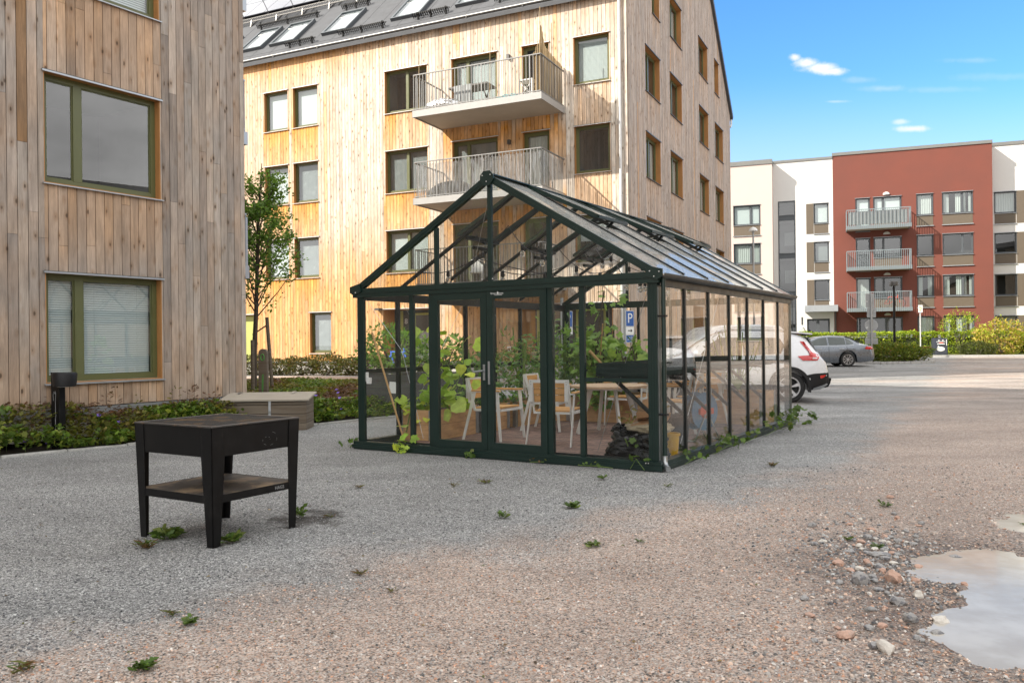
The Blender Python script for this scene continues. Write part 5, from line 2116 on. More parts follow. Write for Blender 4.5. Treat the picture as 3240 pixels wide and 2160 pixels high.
def wheel(parent, x, y, r, sgn, rim='alloy', spokes=5, w_=.21):
    mb = MB()
    n = 36
    prof = [(r * .70, -w_ / 2), (r * .93, -w_ / 2), (r, -w_ / 2 + .03), (r, w_ / 2 - .03), (r * .93, w_ / 2), (r * .70, w_ / 2)]
    v_ = []
    for (a, b) in prof:
        for k in range(n):
            t = 2 * PI * k / n
            v_.append((a * math.cos(t), b, a * math.sin(t)))
    m_ = len(prof)
    f_ = [(i * n + k, i * n + (k + 1) % n, (i + 1) % m_ * n + (k + 1) % n, (i + 1) % m_ * n + k) for i in range(m_) for k in range(n)]
    mb.add(v_, f_)
    wh_ = mb.build('wheel', M['rubber'], parent, (x, y, r), smooth=True)
    mb = MB()
    yo = sgn * w_ * .42
    # rim ring + dish + spokes
    ring = [(r * .70, yo), (r * .63, yo), (r * .61, yo - sgn * .05), (r * .60, 0)]
    v_ = []
    for (a, b) in ring:
        for k in range(n):
            t = 2 * PI * k / n
            v_.append((a * math.cos(t), b, a * math.sin(t)))
    mb.add(v_, [(i * n + k, i * n + (k + 1) % n, (i + 1) * n + (k + 1) % n, (i + 1) * n + k) for i in range(3) for k in range(n)], 0)
    mb.prism([(r * .62 * math.cos(2 * PI * k / 24), yo - sgn * .07, r * .62 * math.sin(2 * PI * k / 24)) for k in range(24)], (0, -sgn * .02, 0), 1)
    for k in range(spokes):
        a = 2 * PI * k / spokes + .3
        h1 = 1.9 / spokes * .42
        h2 = 1.9 / spokes * .62
        pts = [(r * .10 * math.cos(a - h1 * 2), r * .10 * math.sin(a - h1 * 2)), (r * .66 * math.cos(a - h2 * .8), r * .66 * math.sin(a - h2 * .8)), (r * .66 * math.cos(a + h2 * .8), r * .66 * math.sin(a + h2 * .8)), (r * .10 * math.cos(a + h1 * 2), r * .10 * math.sin(a + h1 * 2))]
        mb.prism([(p[0], yo - sgn * .012, p[1]) for p in pts], (0, -sgn * .03, 0), 0)
    mb.prism([(r * .15 * math.cos(2 * PI * k / 12), yo, r * .15 * math.sin(2 * PI * k / 12)) for k in range(12)], (0, -sgn * .04, 0), 0)
    mb.build('rim', [M[rim], M['dark']], wh_)
    return wh_


SUVST = [(-4.42, .42, .62, .66, .62, .60, .55), (-4.36, .30, .74, .80, .76, .74, .62), (-4.1, .24, .88, .93, .88, .84, .70), (-3.5, .22, .96, 1.04, .93, .90, .74), (-3.25, .22, .98, 1.10, .93, .90, .74),
         (-2.95, .22, 1.0, 1.34, .93, .91, .70), (-2.55, .22, 1.0, 1.58, .93, .91, .66), (-2.2, .22, 1.0, 1.64, .93, .91, .65), (-1.4, .22, 1.03, 1.64, .93, .91, .64), (-.75, .24, 1.07, 1.59, .93, .90, .62),
         (-.42, .27, 1.08, 1.50, .92, .88, .58), (-.26, .30, 1.07, 1.24, .91, .86, .60), (-.14, .33, 1.04, 1.10, .88, .82, .66), (-.04, .38, .92, .98, .82, .76, .66), (0, .45, .80, .84, .76, .70, .6)]


def suv(name, loc, rz_, label, cat, group=None):
    t = empty(name, loc, rz_, label, cat, group)
    C_ = Car(SUVST, (-.88, -3.56), .35, .93)
    C_.body(M['carw'], t)
    # lower cladding
    C_.decal('bumper', [(-.62, .60), (-.35, .66), (-.02, .68), (-.01, .50), (-.04, .40), (-.30, .30), (-.44, .28), (-.46, .35), (-.50, .48)], M['blackp'], t, .012)
    mb = MB()
    mb.box(-.10, .012, -.80, .80, .42, .68)
    mb.build('bumper', M['blackp'], t, bevel=.03)
    for (a) in (-.88, -3.56):
        arch = [(a + .47 * math.cos(k), .35 + .47 * math.sin(k)) for k in [PI * i / 14 for i in range(15)]] + [(a - .42 * math.cos(k), .35 + .42 * math.sin(k)) for k in [PI * i / 14 for i in range(15)]]
        for s in (-1, 1):
            am = MB()
            n_ = 18
            for k_ in range(n_):
                t0, t1 = -.25 + (PI + .5) * k_ / n_, -.25 + (PI + .5) * (k_ + 1) / n_
                q4 = [(a + r_ * math.cos(tt), .35 + r_ * math.sin(tt)) for r_, tt in ((.405, t0), (.475, t0), (.475, t1), (.405, t1))]
                am.prism([(p_[0], s * .915, p_[1]) for p_ in (q4 if s > 0 else q4[::-1])], (0, s * .035, 0))
            am.build('arch_trim', M['blackp'], t)
    C_.decal('sill_trim', [(-3.12, .24), (-1.33, .24), (-1.33, .42), (-3.12, .40)], M['blackp'], t, .012)
    # glass house
    C_.decal('side_window', [(-2.9, 1.06), (-1.95, 1.08), (-1.95, 1.50), (-2.38, 1.50), (-2.62, 1.36)], M['cglass'], t)
    C_.decal('side_window', [(-1.88, 1.08), (-1.05, 1.12), (-.95, 1.30), (-1.05, 1.48), (-1.88, 1.50)], M['cglass'], t)
    C_.decal('taillight', [(-.60, 1.40), (-.50, 1.39), (-.36, 1.15), (-.22, 1.09), (-.205, 1.03), (-.25, .96), (-.58, .96), (-.69, 1.06), (-.42, 1.08), (-.41, 1.12)], M['redlamp'], t, .016)
    C_.decal('taillight_core', [(-.36, 1.03), (-.25, 1.03), (-.26, .99), (-.37, .99)], M['whlamp'], t, .022)
    C_.decal('reflector', [(-.21, .62), (-.07, .63), (-.12, .57), (-.20, .55)], M['redlamp'], t, .024)
    C_.decal('skid_plate', [(-.36, .335), (-.02, .44), (-.02, .40), (-.20, .30), (-.38, .285)], M['sill'], t, .022)
    # rear window and spoiler
    mb = MB()
    mb.prism([(-.40, -.56, 1.47), (-.40, .56, 1.47), (-.235, .60, 1.14), (-.235, -.60, 1.14)], (.03, 0, .014))
    mb.build('rear_window', M['cglass'], t)
    mb = MB()
    mb.prism([(-.82, -.60, 1.600), (-.82, .60, 1.600), (-.30, .58, 1.545), (-.30, -.58, 1.545)], (.0, 0, .035), 0)
    mb.prism([(-.50, -.58, 1.52), (-.50, .58, 1.52), (-.30, .57, 1.535), (-.30, -.57, 1.535)], (.0, 0, .010), 1)
    mb.build('spoiler', [M['carw'], M['blackp']], t)
    mb = MB()
    for s in (-1, 1):
        mb.tube([(-2.35, s * .60, 1.63), (-2.2, s * .60, 1.69), (-1.0, s * .58, 1.66), (-.85, s * .57, 1.60)], .018, 6)
    mb.build('roof_rail', M['sill'], t)
    mb = MB()
    mb.prism([(-1.15, -.05, 1.645), (-.95, -.05, 1.64), (-.95, .05, 1.64), (-1.15, .05, 1.645)], (.03, 0, .05))
    mb.build('antenna', M['carw'], t)
    mb = MB()
    mb.tube([(-.10, -.25, .34), (.02, -.25, .33), (.10, -.25, .34), (.14, -.25, .42), (.15, -.25, .46)], .025, 8)
    mb.lathe([(.012, -.035), (.035, -.02), (.035, .03), (.015, .05)], (.15, -.25, .49), 12)
    mb.bar((-.12, -.42, .36), (-.12, .10, .36), .07, .07)
    mb.build('tow_bar', M['black'], t, smooth=True)
    mb = MB()
    mb.box(.008, .022, -.26, .26, .74, .85, 0)
    mb.box(.022, .025, -.22, .22, .775, .825, 1)
    mb.build('licence_plate', [M['signw'], M['letterk']], t)
    mb = MB()
    for s in (-1, 1):
        mb.box(-3.0, -2.84, s * .93 - (.16 if s < 0 else 0), s * .93 + (.16 if s > 0 else 0), 1.02, 1.14)
    mb.build('wing_mirror', M['carw'], t, bevel=.03)
    for a in (-.88, -3.56):
        for s in (-1, 1):
            wheel(t, a, s * .81, .35, s)
    return t


M['cglass'] = pmat('tinted_glass', (.018, .022, .026), .04, var=0, coat=1.0)
suv_t = suv('parked_car', (7.30, 19.60, gz(7, 19.5)), -R(8), 'white compact SUV with a black lower body and tow bar, parked just behind the greenhouse', 'car')
suv('parked_car', (14.6, 18.9, gz(14.5, 19)), R(217), 'white compact SUV parked outside the right edge of the photo, mirrored in the greenhouse side', 'car')

SEDST = [(-4.83, .35, .58, .60, .66, .62, .5), (-4.7, .24, .70, .74, .80, .76, .6), (-4.3, .20, .80, .86, .88, .85, .68), (-3.7, .18, .87, .93, .91, .88, .72), (-3.35, .18, .90, 1.0, .91, .88, .72), (-2.9, .18, .92, 1.24, .91, .89, .66),
         (-2.45, .18, .93, 1.40, .91, .89, .60), (-1.9, .18, .94, 1.45, .91, .89, .59), (-1.35, .18, .95, 1.42, .91, .88, .58), (-.95, .19, .97, 1.29, .91, .87, .60), (-.6, .20, .99, 1.10, .90, .86, .64),
         (-.4, .22, .99, 1.03, .89, .84, .68), (-.15, .25, .96, .99, .86, .80, .68), (-.05, .30, .88, .92, .82, .76, .66), (0, .36, .78, .82, .76, .70, .6)]


def sedan(loc, rz_, paint, label, rim='alloy', spokes=9, light=True):
    t = empty('parked_car', loc, rz_, label, 'car')
    C_ = Car(SEDST, (-1.22, -4.0), .335, .91)
    C_.body(paint, t)
    C_.decal('side_window', [(-3.05, .985), (-2.12, 1.0), (-2.12, 1.36), (-2.45, 1.33), (-2.75, 1.20)], M['cglass2'], t)
    C_.decal('side_window', [(-2.05, 1.0), (-1.30, 1.02), (-1.30, 1.34), (-2.05, 1.37)], M['cglass2'], t)
    C_.decal('side_window', [(-1.26, 1.02), (-.98, 1.04), (-.93, 1.09), (-1.10, 1.25), (-1.26, 1.33)], M['cglass2'], t)
    C_.decal('window_trim', [(-3.10, .965), (-1.2, .985), (-.92, 1.02), (-.92, .995), (-1.2, .96), (-3.10, .94)], M['sill'], t, .010)
    C_.decal('door_seam', [(-1.27, .40), (-1.255, .40), (-1.255, .98), (-1.27, .98)], M['dark'], t, .004)
    C_.decal('door_seam', [(-2.085, .30), (-2.07, .30), (-2.07, .98), (-2.085, .98)], M['dark'], t, .004)
    C_.decal('taillight', [(-.46, .86), (-.36, .94), (-.22, .97), (-.06, .93), (-.05, .84), (-.10, .80), (-.40, .80)], M['redlamp'], t, .014)
    C_.decal('taillight_core', [(-.14, .90), (-.07, .90), (-.07, .86), (-.16, .86)], M['whlamp'], t, .02)
    C_.decal('door_handle', [(-1.62, .82), (-1.40, .82), (-1.40, .855), (-1.62, .855)], M['sill'], t, .02)
    C_.decal('door_handle', [(-2.62, .80), (-2.40, .80), (-2.40, .835), (-2.62, .835)], M['sill'], t, .02)
    mb = MB()
    mb.prism([(-1.22, -.50, 1.40), (-1.22, .50, 1.40), (-.62, .60, 1.10), (-.62, -.60, 1.10)], (0, 0, .028))
    mb.build('rear_window', M['cglass'], t)
    MB().box(.0, .014, -.26, .26, .62, .73).build('licence_plate', M['signw'], t)
    MB().box(-3.0, -2.8, -.95, -.85, .98, 1.08).build('wing_mirror', paint, t, bevel=.02)
    for a in (-1.22, -4.0):
        for s in (-1, 1):
            wheel(t, a, s * .79, .335, s, rim, spokes)
    return t


M['cglass2'] = pmat('car_side_glass', (.05, .065, .06), .04, var=.1, coat=1.0)
sedan((16.75, 38.9, gz(16.5, 38.9)), -R(4), M['carg'], 'grey metallic saloon car with a red tail lamp parked beyond the white SUV')
sedan((12.0, 34.6, gz(12, 34)), -R(2), M['cark'], 'black car seen through the greenhouse glass behind the white SUV', spokes=7)

VANST = [(-4.4, .35, .70, .74, .72, .68, .55), (-4.3, .26, .84, .90, .84, .80, .66), (-3.9, .24, 1.0, 1.08, .90, .87, .72), (-3.5, .24, 1.06, 1.30, .91, .89, .72), (-2.95, .24, 1.08, 1.74, .91, .90, .72),
         (-2.5, .24, 1.08, 1.82, .91, .90, .74), (-1.0, .24, 1.08, 1.84, .91, .90, .75), (-.25, .26, 1.08, 1.80, .91, .89, .75), (-.08, .28, 1.05, 1.72, .90, .86, .74), (0, .34, 1.0, 1.5, .86, .82, .70)]
t = empty('parked_van', (9.35, 29.5, gz(9, 29)), R(17), 'small white delivery van with black lower trim seen through the greenhouse glass', 'van')
C_ = Car(VANST, (-.95, -3.55), .33, .91)
C_.body(M['carw'], t)
C_.decal('side_window', [(-3.25, 1.13), (-2.25, 1.13), (-2.25, 1.62), (-2.78, 1.62)], M['cglass'], t)
C_.decal('bumper', [(-.55, .55), (0, .55), (-.01, .36), (-.1, .3), (-.55, .3)], M['blackp'], t, .012)
C_.decal('sill_trim', [(-3.1, .26), (-1.38, .26), (-1.38, .50), (-3.1, .50)], M['blackp'], t, .012)
C_.decal('rub_strip', [(-3.1, .66), (-1.42, .66), (-1.42, .70), (-3.1, .70)], M['blackp'], t, .02)
C_.decal('slide_rail', [(-1.9, 1.02), (-.5, 1.02), (-.5, 1.05), (-1.9, 1.05)], M['blackp'], t, .02)
C_.decal('door_seam', [(-2.2, .5), (-2.185, .5), (-2.185, 1.7), (-2.2, 1.7)], M['dark'], t, .008)
C_.decal('door_handle', [(-2.5, .93), (-2.3, .93), (-2.3, .97), (-2.5, .97)], M['blackp'], t, .02)
C_.decal('taillight', [(-.12, 1.4), (-.03, 1.4), (-.03, .85), (-.12, .85)], M['redlamp'], t, .014)
for a in (-.95, -3.55):
    for s in (-1, 1):
        wheel(t, a, s * .80, .33, s, 'sill', 7)
# ------------------------------------------------------------------ greenhouse
GA = -R(32.0)
GO = Vector((1.62, 9.22, 0.0))


def GW(x, y, z=0.0):
    p = Matrix.Rotation(GA, 3, 'Z') @ Vector((x, y, 0))
    return (GO.x + p.x, GO.y + p.y, z)


GH = empty('greenhouse', GO, GA, 'dark green aluminium greenhouse with a gabled glass roof, double doors and three opened roof vents', 'greenhouse')
WX0, WX1, LY = -4.46, 0.0, 6.12
EZ, RZ_ = 2.20, 3.52
XM = (WX0 + WX1) / 2
BAY = .873
slope = (RZ_ - EZ) / (XM - WX0)


def gpart(name, mb, mat='ghgreen', **k):
    return mb.build(name, M[mat], GH, **k)


# base
mb = MB()
mb.box(WX0 - .05, WX1 + .05, -.05, .055, -.03, .105)
mb.box(WX0 - .05, WX1 + .05, LY - .055, LY + .05, -.03, .105)
mb.box(WX0 - .05, WX0 + .055, .055, LY - .055, -.03, .105)
mb.box(WX1 - .055, WX1 + .05, .055, LY - .055, -.03, .105)
mb.box(WX0 - .065, WX1 + .065, -.065, -.051, .012, .062)
mb.box(WX1 + .051, WX1 + .065, -.05, LY + .05, .012, .062)
gpart('base_frame', mb)
mb = MB()
mb.box(WX0 + .02, WX1 - .02, .056, .062, .06, .125)
gpart('base_ledge', mb, 'ghdark')
# corner posts with ribbed faces
for (x, y) in ((WX0, 0), (WX1, 0), (WX0, LY), (WX1, LY)):
    mb = MB()
    sx = 1 if x == WX0 else -1
    sy = 1 if y == 0 else -1
    xa, xb = sorted((x, x + sx * .115))
    ya, yb = sorted((y, y + sy * .045))
    mb.box(xa, xb, ya, yb, .105, EZ + .02)
    xa2, xb2 = sorted((x, x + sx * .04))
    ya2, yb2 = sorted((y + sy * .045, y + sy * .12))
    mb.box(xa2, xb2, ya2, yb2, .105, EZ + .02)
    for k in (.03, .06, .09):
        mb.box(x + sx * k - .003, x + sx * k + .003, *sorted((y - sy * .004, y)), .105, EZ)
    gpart('corner_post', mb)
# front bars
for x in (-3.50, -.945):
    gpart('wall_bar', MB().box(x - .033, x + .033, .0, .05, .105, EZ - .10))
for x in (-3.17, -1.375):
    gpart('door_jamb', MB().box(x - .035, x + .035, .0, .06, .105, EZ - .10))
# cross beam and gable
mb = MB()
mb.box(WX0 - .05, WX1 + .03, -.035, .05, EZ - .10, EZ - .045)
mb.box(WX0 - .06, WX1 + .04, -.045, .05, EZ - .045, EZ - .038)
mb.box(WX0 - .05, WX1 + .03, -.03, .05, EZ - .038, EZ + .025)
gpart('tie_beam', mb)
mb = MB()
mb.box(WX0, WX1, LY - .05, LY, EZ - .10, EZ + .02)
gpart('tie_beam', mb)


def gz_roof(x):
    return EZ + slope * (min(x, WX0 + WX1 - x) - WX0) if x <= XM else EZ + slope * (WX1 - x)


for y in (0.0, LY):
    for x in (-3.075, -2.23, -1.378):
        gpart('gable_bar', MB().box(x - .028, x + .028, (y if y == 0 else y - .045), (y + .045 if y == 0 else y), EZ + .02, gz_roof(x) - .05))
    for (xa, xb) in ((WX0 - .04, XM), (WX1 + .04, XM)):
        za = EZ - slope * .04
        yy = y + (.01 if y == 0 else -.01)
        mb = MB()
        mb.bar((xa, yy, za + .01), (xb, yy, RZ_ + .01), .07, .105, up=(0, 1, 0)) if False else mb.prism(
            [(xa, yy - .035, za - .045), (xb, yy - .035, RZ_ - .045), (xb, yy - .035, RZ_ + .055), (xa, yy - .035, za + .055)], (0, .07, 0))
        mb.prism([(xa, yy - .041, za - .008), (xb, yy - .041, RZ_ - .008), (xb, yy - .041, RZ_ + .0), (xa, yy - .041, za + .0)], (0, .007, 0))
        gpart('gable_rafter', mb)
mb = MB()
mb.prism([(XM - .10, -.05, RZ_ - .03), (XM - .10, -.05, RZ_ + .03), (XM - .05, -.05, RZ_ + .085), (XM + .05, -.05, RZ_ + .085), (XM + .10, -.05, RZ_ + .03), (XM + .10, -.05, RZ_ - .03), (XM + .04, -.05, RZ_ - .10), (XM - .04, -.05, RZ_ - .10)], (0, .02, 0))
gpart('ridge_plate', mb)
for x in (WX0 - .02, WX1 + .02):
    s = 1 if x > -1 else -1
    mb = MB()
    mb.prism([(x - s * .14, -.052, EZ - .02), (x - s * .10, -.052, EZ + .09), (x + s * .07, -.052, EZ + .05), (x + s * .07, -.052, EZ - .03), (x, -.052, EZ - .07)] if s > 0 else
             list(reversed([(x - s * .14, -.052, EZ - .02), (x - s * .10, -.052, EZ + .09), (x + s * .07, -.052, EZ + .05), (x + s * .07, -.052, EZ - .03), (x, -.052, EZ - .07)])), (0, .012, 0))
    gpart('corner_plate', mb)
mb = MB()
for (x, z) in ((XM, RZ_ - .05), (XM - .06, RZ_ + .03), (XM + .06, RZ_ + .03), (WX1 - .06, EZ + .03), (WX1 + .05, EZ + .02), (WX1 - .01, EZ - .03), (WX0 + .02, EZ - .03), (-.10, .09), (-.13, .09), (WX0 + .02, .03), (XM - .08, EZ + .05), (XM + .08, EZ + .05)):
    mb.prism([(x + .007 * math.cos(i * PI / 4), -.060, z + .007 * math.sin(i * PI / 4)) for i in range(8)], (0, .006, 0))
gpart('screws', mb, 'white')
mb = MB()
mb.box(XM - .045, XM + .045, -.02, LY + .02, RZ_ - .03, RZ_ + .035)
mb.box(XM - .085, XM + .085, -.02, LY + .02, RZ_ + .035, RZ_ + .048)
gpart('ridge_beam', mb)
# eaves beams with gutter
for s, x in ((1, WX1), (-1, WX0)):
    mb = MB()
    xa, xb = sorted((x - s * .04, x + s * .02))
    mb.box(xa, xb, .05, LY - .05, EZ - .13, EZ - .01)
    for k, (dx, dz) in enumerate(((.02, -.005), (.06, -.04), (.075, -.02))):
        pass
    n = 8
    prof = [(x + s * (.055 + .045 * math.cos(PI + PI * i / n)), EZ - .005 + .05 * math.sin(PI + PI * i / n)) for i in range(n + 1)]
    v_ = []
    for (a, b) in prof:
        v_ += [(a, -.02, b), (a, LY + .05, b)]
    mb.add(v_, [(2 * i, 2 * i + 1, 2 * i + 3, 2 * i + 2) for i in range(n)])
    xa, xb = sorted((x + s * .10, x + s * .106))
    mb.box(xa, xb, -.02, LY + .05, EZ - .02, EZ + .005)
    gpart('eaves_gutter', mb, 'ghdark')
# side bars
ys_ = [BAY * i for i in range(1, 7)]
for y in ys_:
    for x in (WX1, WX0):
        gpart('wall_bar', MB().box(x - .03 if x else x - .035, x + .035 if x != 0 else x + .012, y - .022, y + .022, .105, EZ - .13), 'ghdark')
for x in (-3.5, -2.85, -2.2, -1.5, -.9):
    gpart('wall_bar', MB().box(x - .025, x + .025, LY - .04, LY, .105, EZ - .1), 'ghdark')
mb = MB()
mb.box(WX0 + .03, WX0 + .07, .1, LY - .05, 1.04, 1.10)
gpart('mid_rail', mb, 'ghdark')
gpart('mid_rail', MB().box(WX0 + .05, WX1 - .05, LY - .08, LY - .042, 1.04, 1.10), 'ghdark')
gpart('mid_rail', MB().box(-.91, -.115, .012, .05, .985, 1.03))
# rafters
for y in ys_ + [.0 + LY / 2 + 99]:
    if y > LY:
        continue
    for (xa, xb) in ((WX0, XM), (WX1, XM)):
        mb = MB()
        mb.prism([(xa, y - .016, EZ + .008), (xb, y - .016, RZ_ + .008), (xb, y - .016, RZ_ + .062), (xa, y - .016, EZ + .062)], (0, .032, 0))
        gpart('rafter', mb, 'ghdark')
# glazing
def gpane(pts, mat='gh_glass'):
    a = [Vector(p) for p in pts]
    nrm = (a[1] - a[0]).cross(a[2] - a[0]).normalized()
    MB().prism(pts, nrm * .004).build('pane', M[mat], GH)


for i in range(7):
    ya = .05 if i == 0 else BAY * i + .022
    yb = LY - .05 if i == 6 else BAY * (i + 1) - .022
    for x in (WX1 - .008, WX0 + .008):
        gpane([(x, ya, .105), (x, yb, .105), (x, yb, EZ - .13), (x, ya, EZ - .13)])
bars_f = [WX0 + .115, -3.533, None, -3.467, -3.205, None, -1.34, -.978, None, -.912, WX1 - .115]
for (a, b) in ((WX0 + .115, -3.533), (-3.467, -3.205), (-1.34, -.978)):
    gpane([(a, .02, .105), (b, .02, .105), (b, .02, EZ - .1), (a, .02, EZ - .1)])
gpane([(-.912, .02, .105), (WX1 - .115, .02, .105), (WX1 - .115, .02, .985), (-.912, .02, .985)])
gpane([(-.912, .02, 1.03), (WX1 - .115, .02, 1.03), (WX1 - .115, .02, EZ - .1), (-.912, .02, EZ - .1)])
xs_ = [WX0 + .05, -3.5, -2.85, -2.2, -1.5, -.9, WX1 - .05]
for a, b in zip(xs_[:-1], xs_[1:]):
    gpane([(a + .025, LY - .02, .105), (b - .025, LY - .02, .105), (b - .025, LY - .02, EZ - .1), (a + .025, LY - .02, EZ - .1)])
gx_ = [WX0 + .12, -3.103, None, -3.047, -2.258, None, -2.202, -1.406, None, -1.35, WX1 - .12]
for y in (.02, LY - .02):
    for (a, b) in ((WX0 + .12, -3.103), (-3.047, -2.258), (-2.202, -1.406), (-1.35, WX1 - .12)):
        za, zb_ = gz_roof(a) - .05, gz_roof(b) - .05
        gpane([(a, y, EZ + .02), (b, y, EZ + .02), (b, y, max(zb_, EZ + .03)), (a, y, max(za, EZ + .03))])


def rp(side, t, y, lift=0.0):
    """point on a roof slope: t=0 eaves, 1 ridge"""
    x = (WX1 + (XM - WX1) * t) if side > 0 else (WX0 + (XM - WX0) * t)
    z = EZ + (RZ_ - EZ) * t
    nx_ = (1 if side > 0 else -1) * (RZ_ - EZ)
    nz_ = (XM - WX0)
    l_ = math.hypot(nx_, nz_)
    return Vector((x + lift * nx_ / l_, y, z + lift * nz_ / l_))


VB = (1, 3, 5)
for i in range(7):
    ya = .045 if i == 0 else BAY * i + .022
    yb = LY - .045 if i == 6 else BAY * (i + 1) - .022
    for side in (1, -1):
        top = .56 if i in VB else .985
        pts = [rp(side, -.03, ya, .032), rp(side, -.03, yb, .032), rp(side, top, yb, .032), rp(side, top, ya, .032)]
        if side < 0:
            pts = list(reversed(pts))
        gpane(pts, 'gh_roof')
        if i in VB:
            # opened vent hinged at the ridge
            v = MB()
            H0 = rp(side, .985, ya, .05)
            up_ = Vector((0, 0, .12 if side > 0 else .05))
            lo_a, lo_b = rp(side, .52, ya - .03, .05) + up_, rp(side, .52, yb + .03, .05) + up_
            hi_a, hi_b = rp(side, .985, ya - .03, .05), rp(side, .985, yb + .03, .05)
            for (p, q) in ((lo_a, hi_a), (lo_b, hi_b)):
                v.bar(p, q, .035, .05)
            v.bar(lo_a, lo_b, .035, .04)
            v.bar(hi_a, hi_b, .035, .04)
            vo = gpart('roof_vent', v)
            pm = MB()
            q = [lo_a + Vector((0, .03, .012)), lo_b + Vector((0, -.03, .012)), hi_b + Vector((0, -.03, .012)), hi_a + Vector((0, .03, .012))]
            pm.add(q, [(0, 1, 2, 3)])
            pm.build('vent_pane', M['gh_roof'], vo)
            am = MB()
            c1_ = rp(side, .58, (ya + yb) / 2, -.02)
            am.bar(rp(side, .56, ya, 0), rp(side, .56, yb, 0), .04, .05)
            am.bar(rp(side, .60, ya + .1, -.03), (lo_a + lo_b) / 2, .03, .03)
            am.tube([c1_, c1_ + Vector((0, .0, -.06)), (lo_a + lo_b) / 2 + Vector((0, 0, -.02))], .022, 6)
            am.tube([rp(side, .52, (ya + yb) / 2 - .16, -.07), rp(side, .52, (ya + yb) / 2 + .16, -.07)], .028, 8)
            am.build('vent_opener', M['ghdark'], vo)
# diagonal wind braces and cables
mb = MB()
for (a, b) in (((WX0 + .08, .1, EZ - .12), (-3.95, .35, 1.35)), ((-3.95, .35, 1.35), (-3.55, .3, .15)), ((WX0 + .08, .9, .2), (WX0 + .08, 2.4, 2.05)), ((WX0 + .08, 2.6, .2), (WX0 + .08, .9, 2.05)),
               ((-.15, .12, 2.05), (-.85, .2, .15)), ((-.10, .95, .2), (-.10, 2.5, 2.05)), ((XM, .06, RZ_ - .08), (-3.1, .9, 2.5)), ((WX0 + .05, 3.4, 2.0), (WX0 + .05, 5.1, .2))):
    mb.tube([a, b], .0035, 4)
gpart('brace_wire', mb, 'steel')

# doors
for k, (xa, xb) in enumerate(((-3.135, -2.278), (-2.272, -1.41))):
    mb = MB()
    st_ = .092
    z0, z1 = .10, EZ - .10
    mb.box(xa, xa + st_, -.02, .035, z0, z1)
    mb.box(xb - st_, xb, -.02, .035, z0, z1)
    mb.box(xa + st_, xb - st_, -.02, .035, z0, z0 + .10)
    mb.box(xa + st_, xb - st_, -.02, .035, z1 - .095, z1)
    for (p, q) in (((xa, z1), (xa + st_, z1 - .095)), ((xb, z1), (xb - st_, z1 - .095)), ((xa, z0), (xa + st_, z0 + .10)), ((xb, z0), (xb - st_, z0 + .10))):
        mb.bar((p[0], -.0215, p[1]), (q[0], -.0215, q[1]), .0035, .002)
    d_ = gpart('door', mb)
    MB().box(xa + st_, xb - st_, .004, .010, z0 + .10, z1 - .095).build('pane', M['gh_glass'], d_)
    q = MB()
    if k == 0:
        q.box(xb - .05, xb - .018, -.035, -.022, .98, 1.18)
        q.tube([(xb - .035, -.03, 1.10), (xb - .04, -.075, 1.10), (xb - .17, -.08, 1.085)], .012, 8)
        q.tube([(xb - .035, .04, 1.08), (xb - .04, .08, 1.08), (xb - .15, .085, 1.065)], .011, 8)
    else:
        q.box(xa + .020, xa + .048, -.036, -.022, .93, 1.22)
        q.box(xa + .030, xa + .038, -.041, -.036, 1.0, 1.05)
    q.build('handle', M['steel'], d_, bevel=.004)
    if k == 1:
        lg = text('maker_badge', 'Green  Room', .034, M['letters'], d_, (xa + .16, -.0225, z1 - .032), ext=.0006, align='CENTER')
        q = MB()
        cx_ = xa + .172
        q.prism([(cx_ - .012, -.0225, z1 - .043), (cx_ + .012, -.0225, z1 - .043), (cx_ + .012, -.0225, z1 - .022), (cx_, -.0225, z1 - .006), (cx_ - .012, -.0225, z1 - .022)], (0, -.001, 0))
        q.box(cx_ - .05, cx_ + .065, -.0235, -.0225, z1 - .056, z1 - .051)
        q.build('badge_mark', M['letters'], d_)
# downpipe at the right front corner
mb = MB()
mb.tube([(.055, .055, EZ - .04), (.055, .055, .17)], .026, 12)
dp_ = mb.build('downpipe', M['ghgreen'], GH, smooth=True)
mb = MB()
mb.tube([(.055, .055, .17), (.055, .053, .10), (.075, .02, .055), (.13, -.05, .045)], .030, 12)
mb.build('outlet_elbow', M['steel'], dp_, smooth=True)
mb = MB()
for z_ in (.62, 1.72):
    mb.box(.0, .09, .02, .09, z_, z_ + .02)
mb.build('pipe_clip', M['blackp'], dp_)
mb = MB()
mb.tube([(-.0, .03, .12), (-.0, .03, EZ - .15)], .008, 6)
gpart('corner_trim', mb, 'steel')
mb = MB()
mb.box(WX0 + .13, WX0 + .19, .03, .07, .90, .985)
mb.box(WX0 + .115, WX0 + .135, .03, .07, .93, 1.06)
gpart('socket_box', mb, 'white')
# bench shelf along the right wall with diagonal brackets
mb = MB()
mb.box(-.80, -.10, .12, 5.2, 1.05, 1.10)
mb.box(-.82, -.80, .12, 5.2, 1.04, 1.20)
mb.box(-.80, -.10, .10, .12, 1.04, 1.20)
for z_ in (1.07, 1.12, 1.17):
    mb.box(-.825, -.82, .12, 5.2, z_, z_ + .01)
    mb.box(-.80, -.10, .092, .10, z_, z_ + .012)
M['tray'] = pmat('dull_green_tray', (.006, .018, .015), .65, spec=.2)
bs_ = mb.build('tray_shelf', M['tray'], GH)
for y in (.25, 1.10, 1.97, 2.85, 3.72, 4.6):
    b = MB()
    b.bar((-.06, y, .50), (-.68, y, 1.04), .035, .04)
    b.bar((-.06, y, 1.03), (-.78, y, 1.03), .035, .02)
    b.build('shelf_bracket', M['ghdark'], bs_)

# paver floor
o = MB().box(WX0 + .06, WX1 - .06, .065, LY - .06, -.05, .03).build('floor', M['brick'], None, GO, (0, 0, GA))
tag(o, kind='structure')


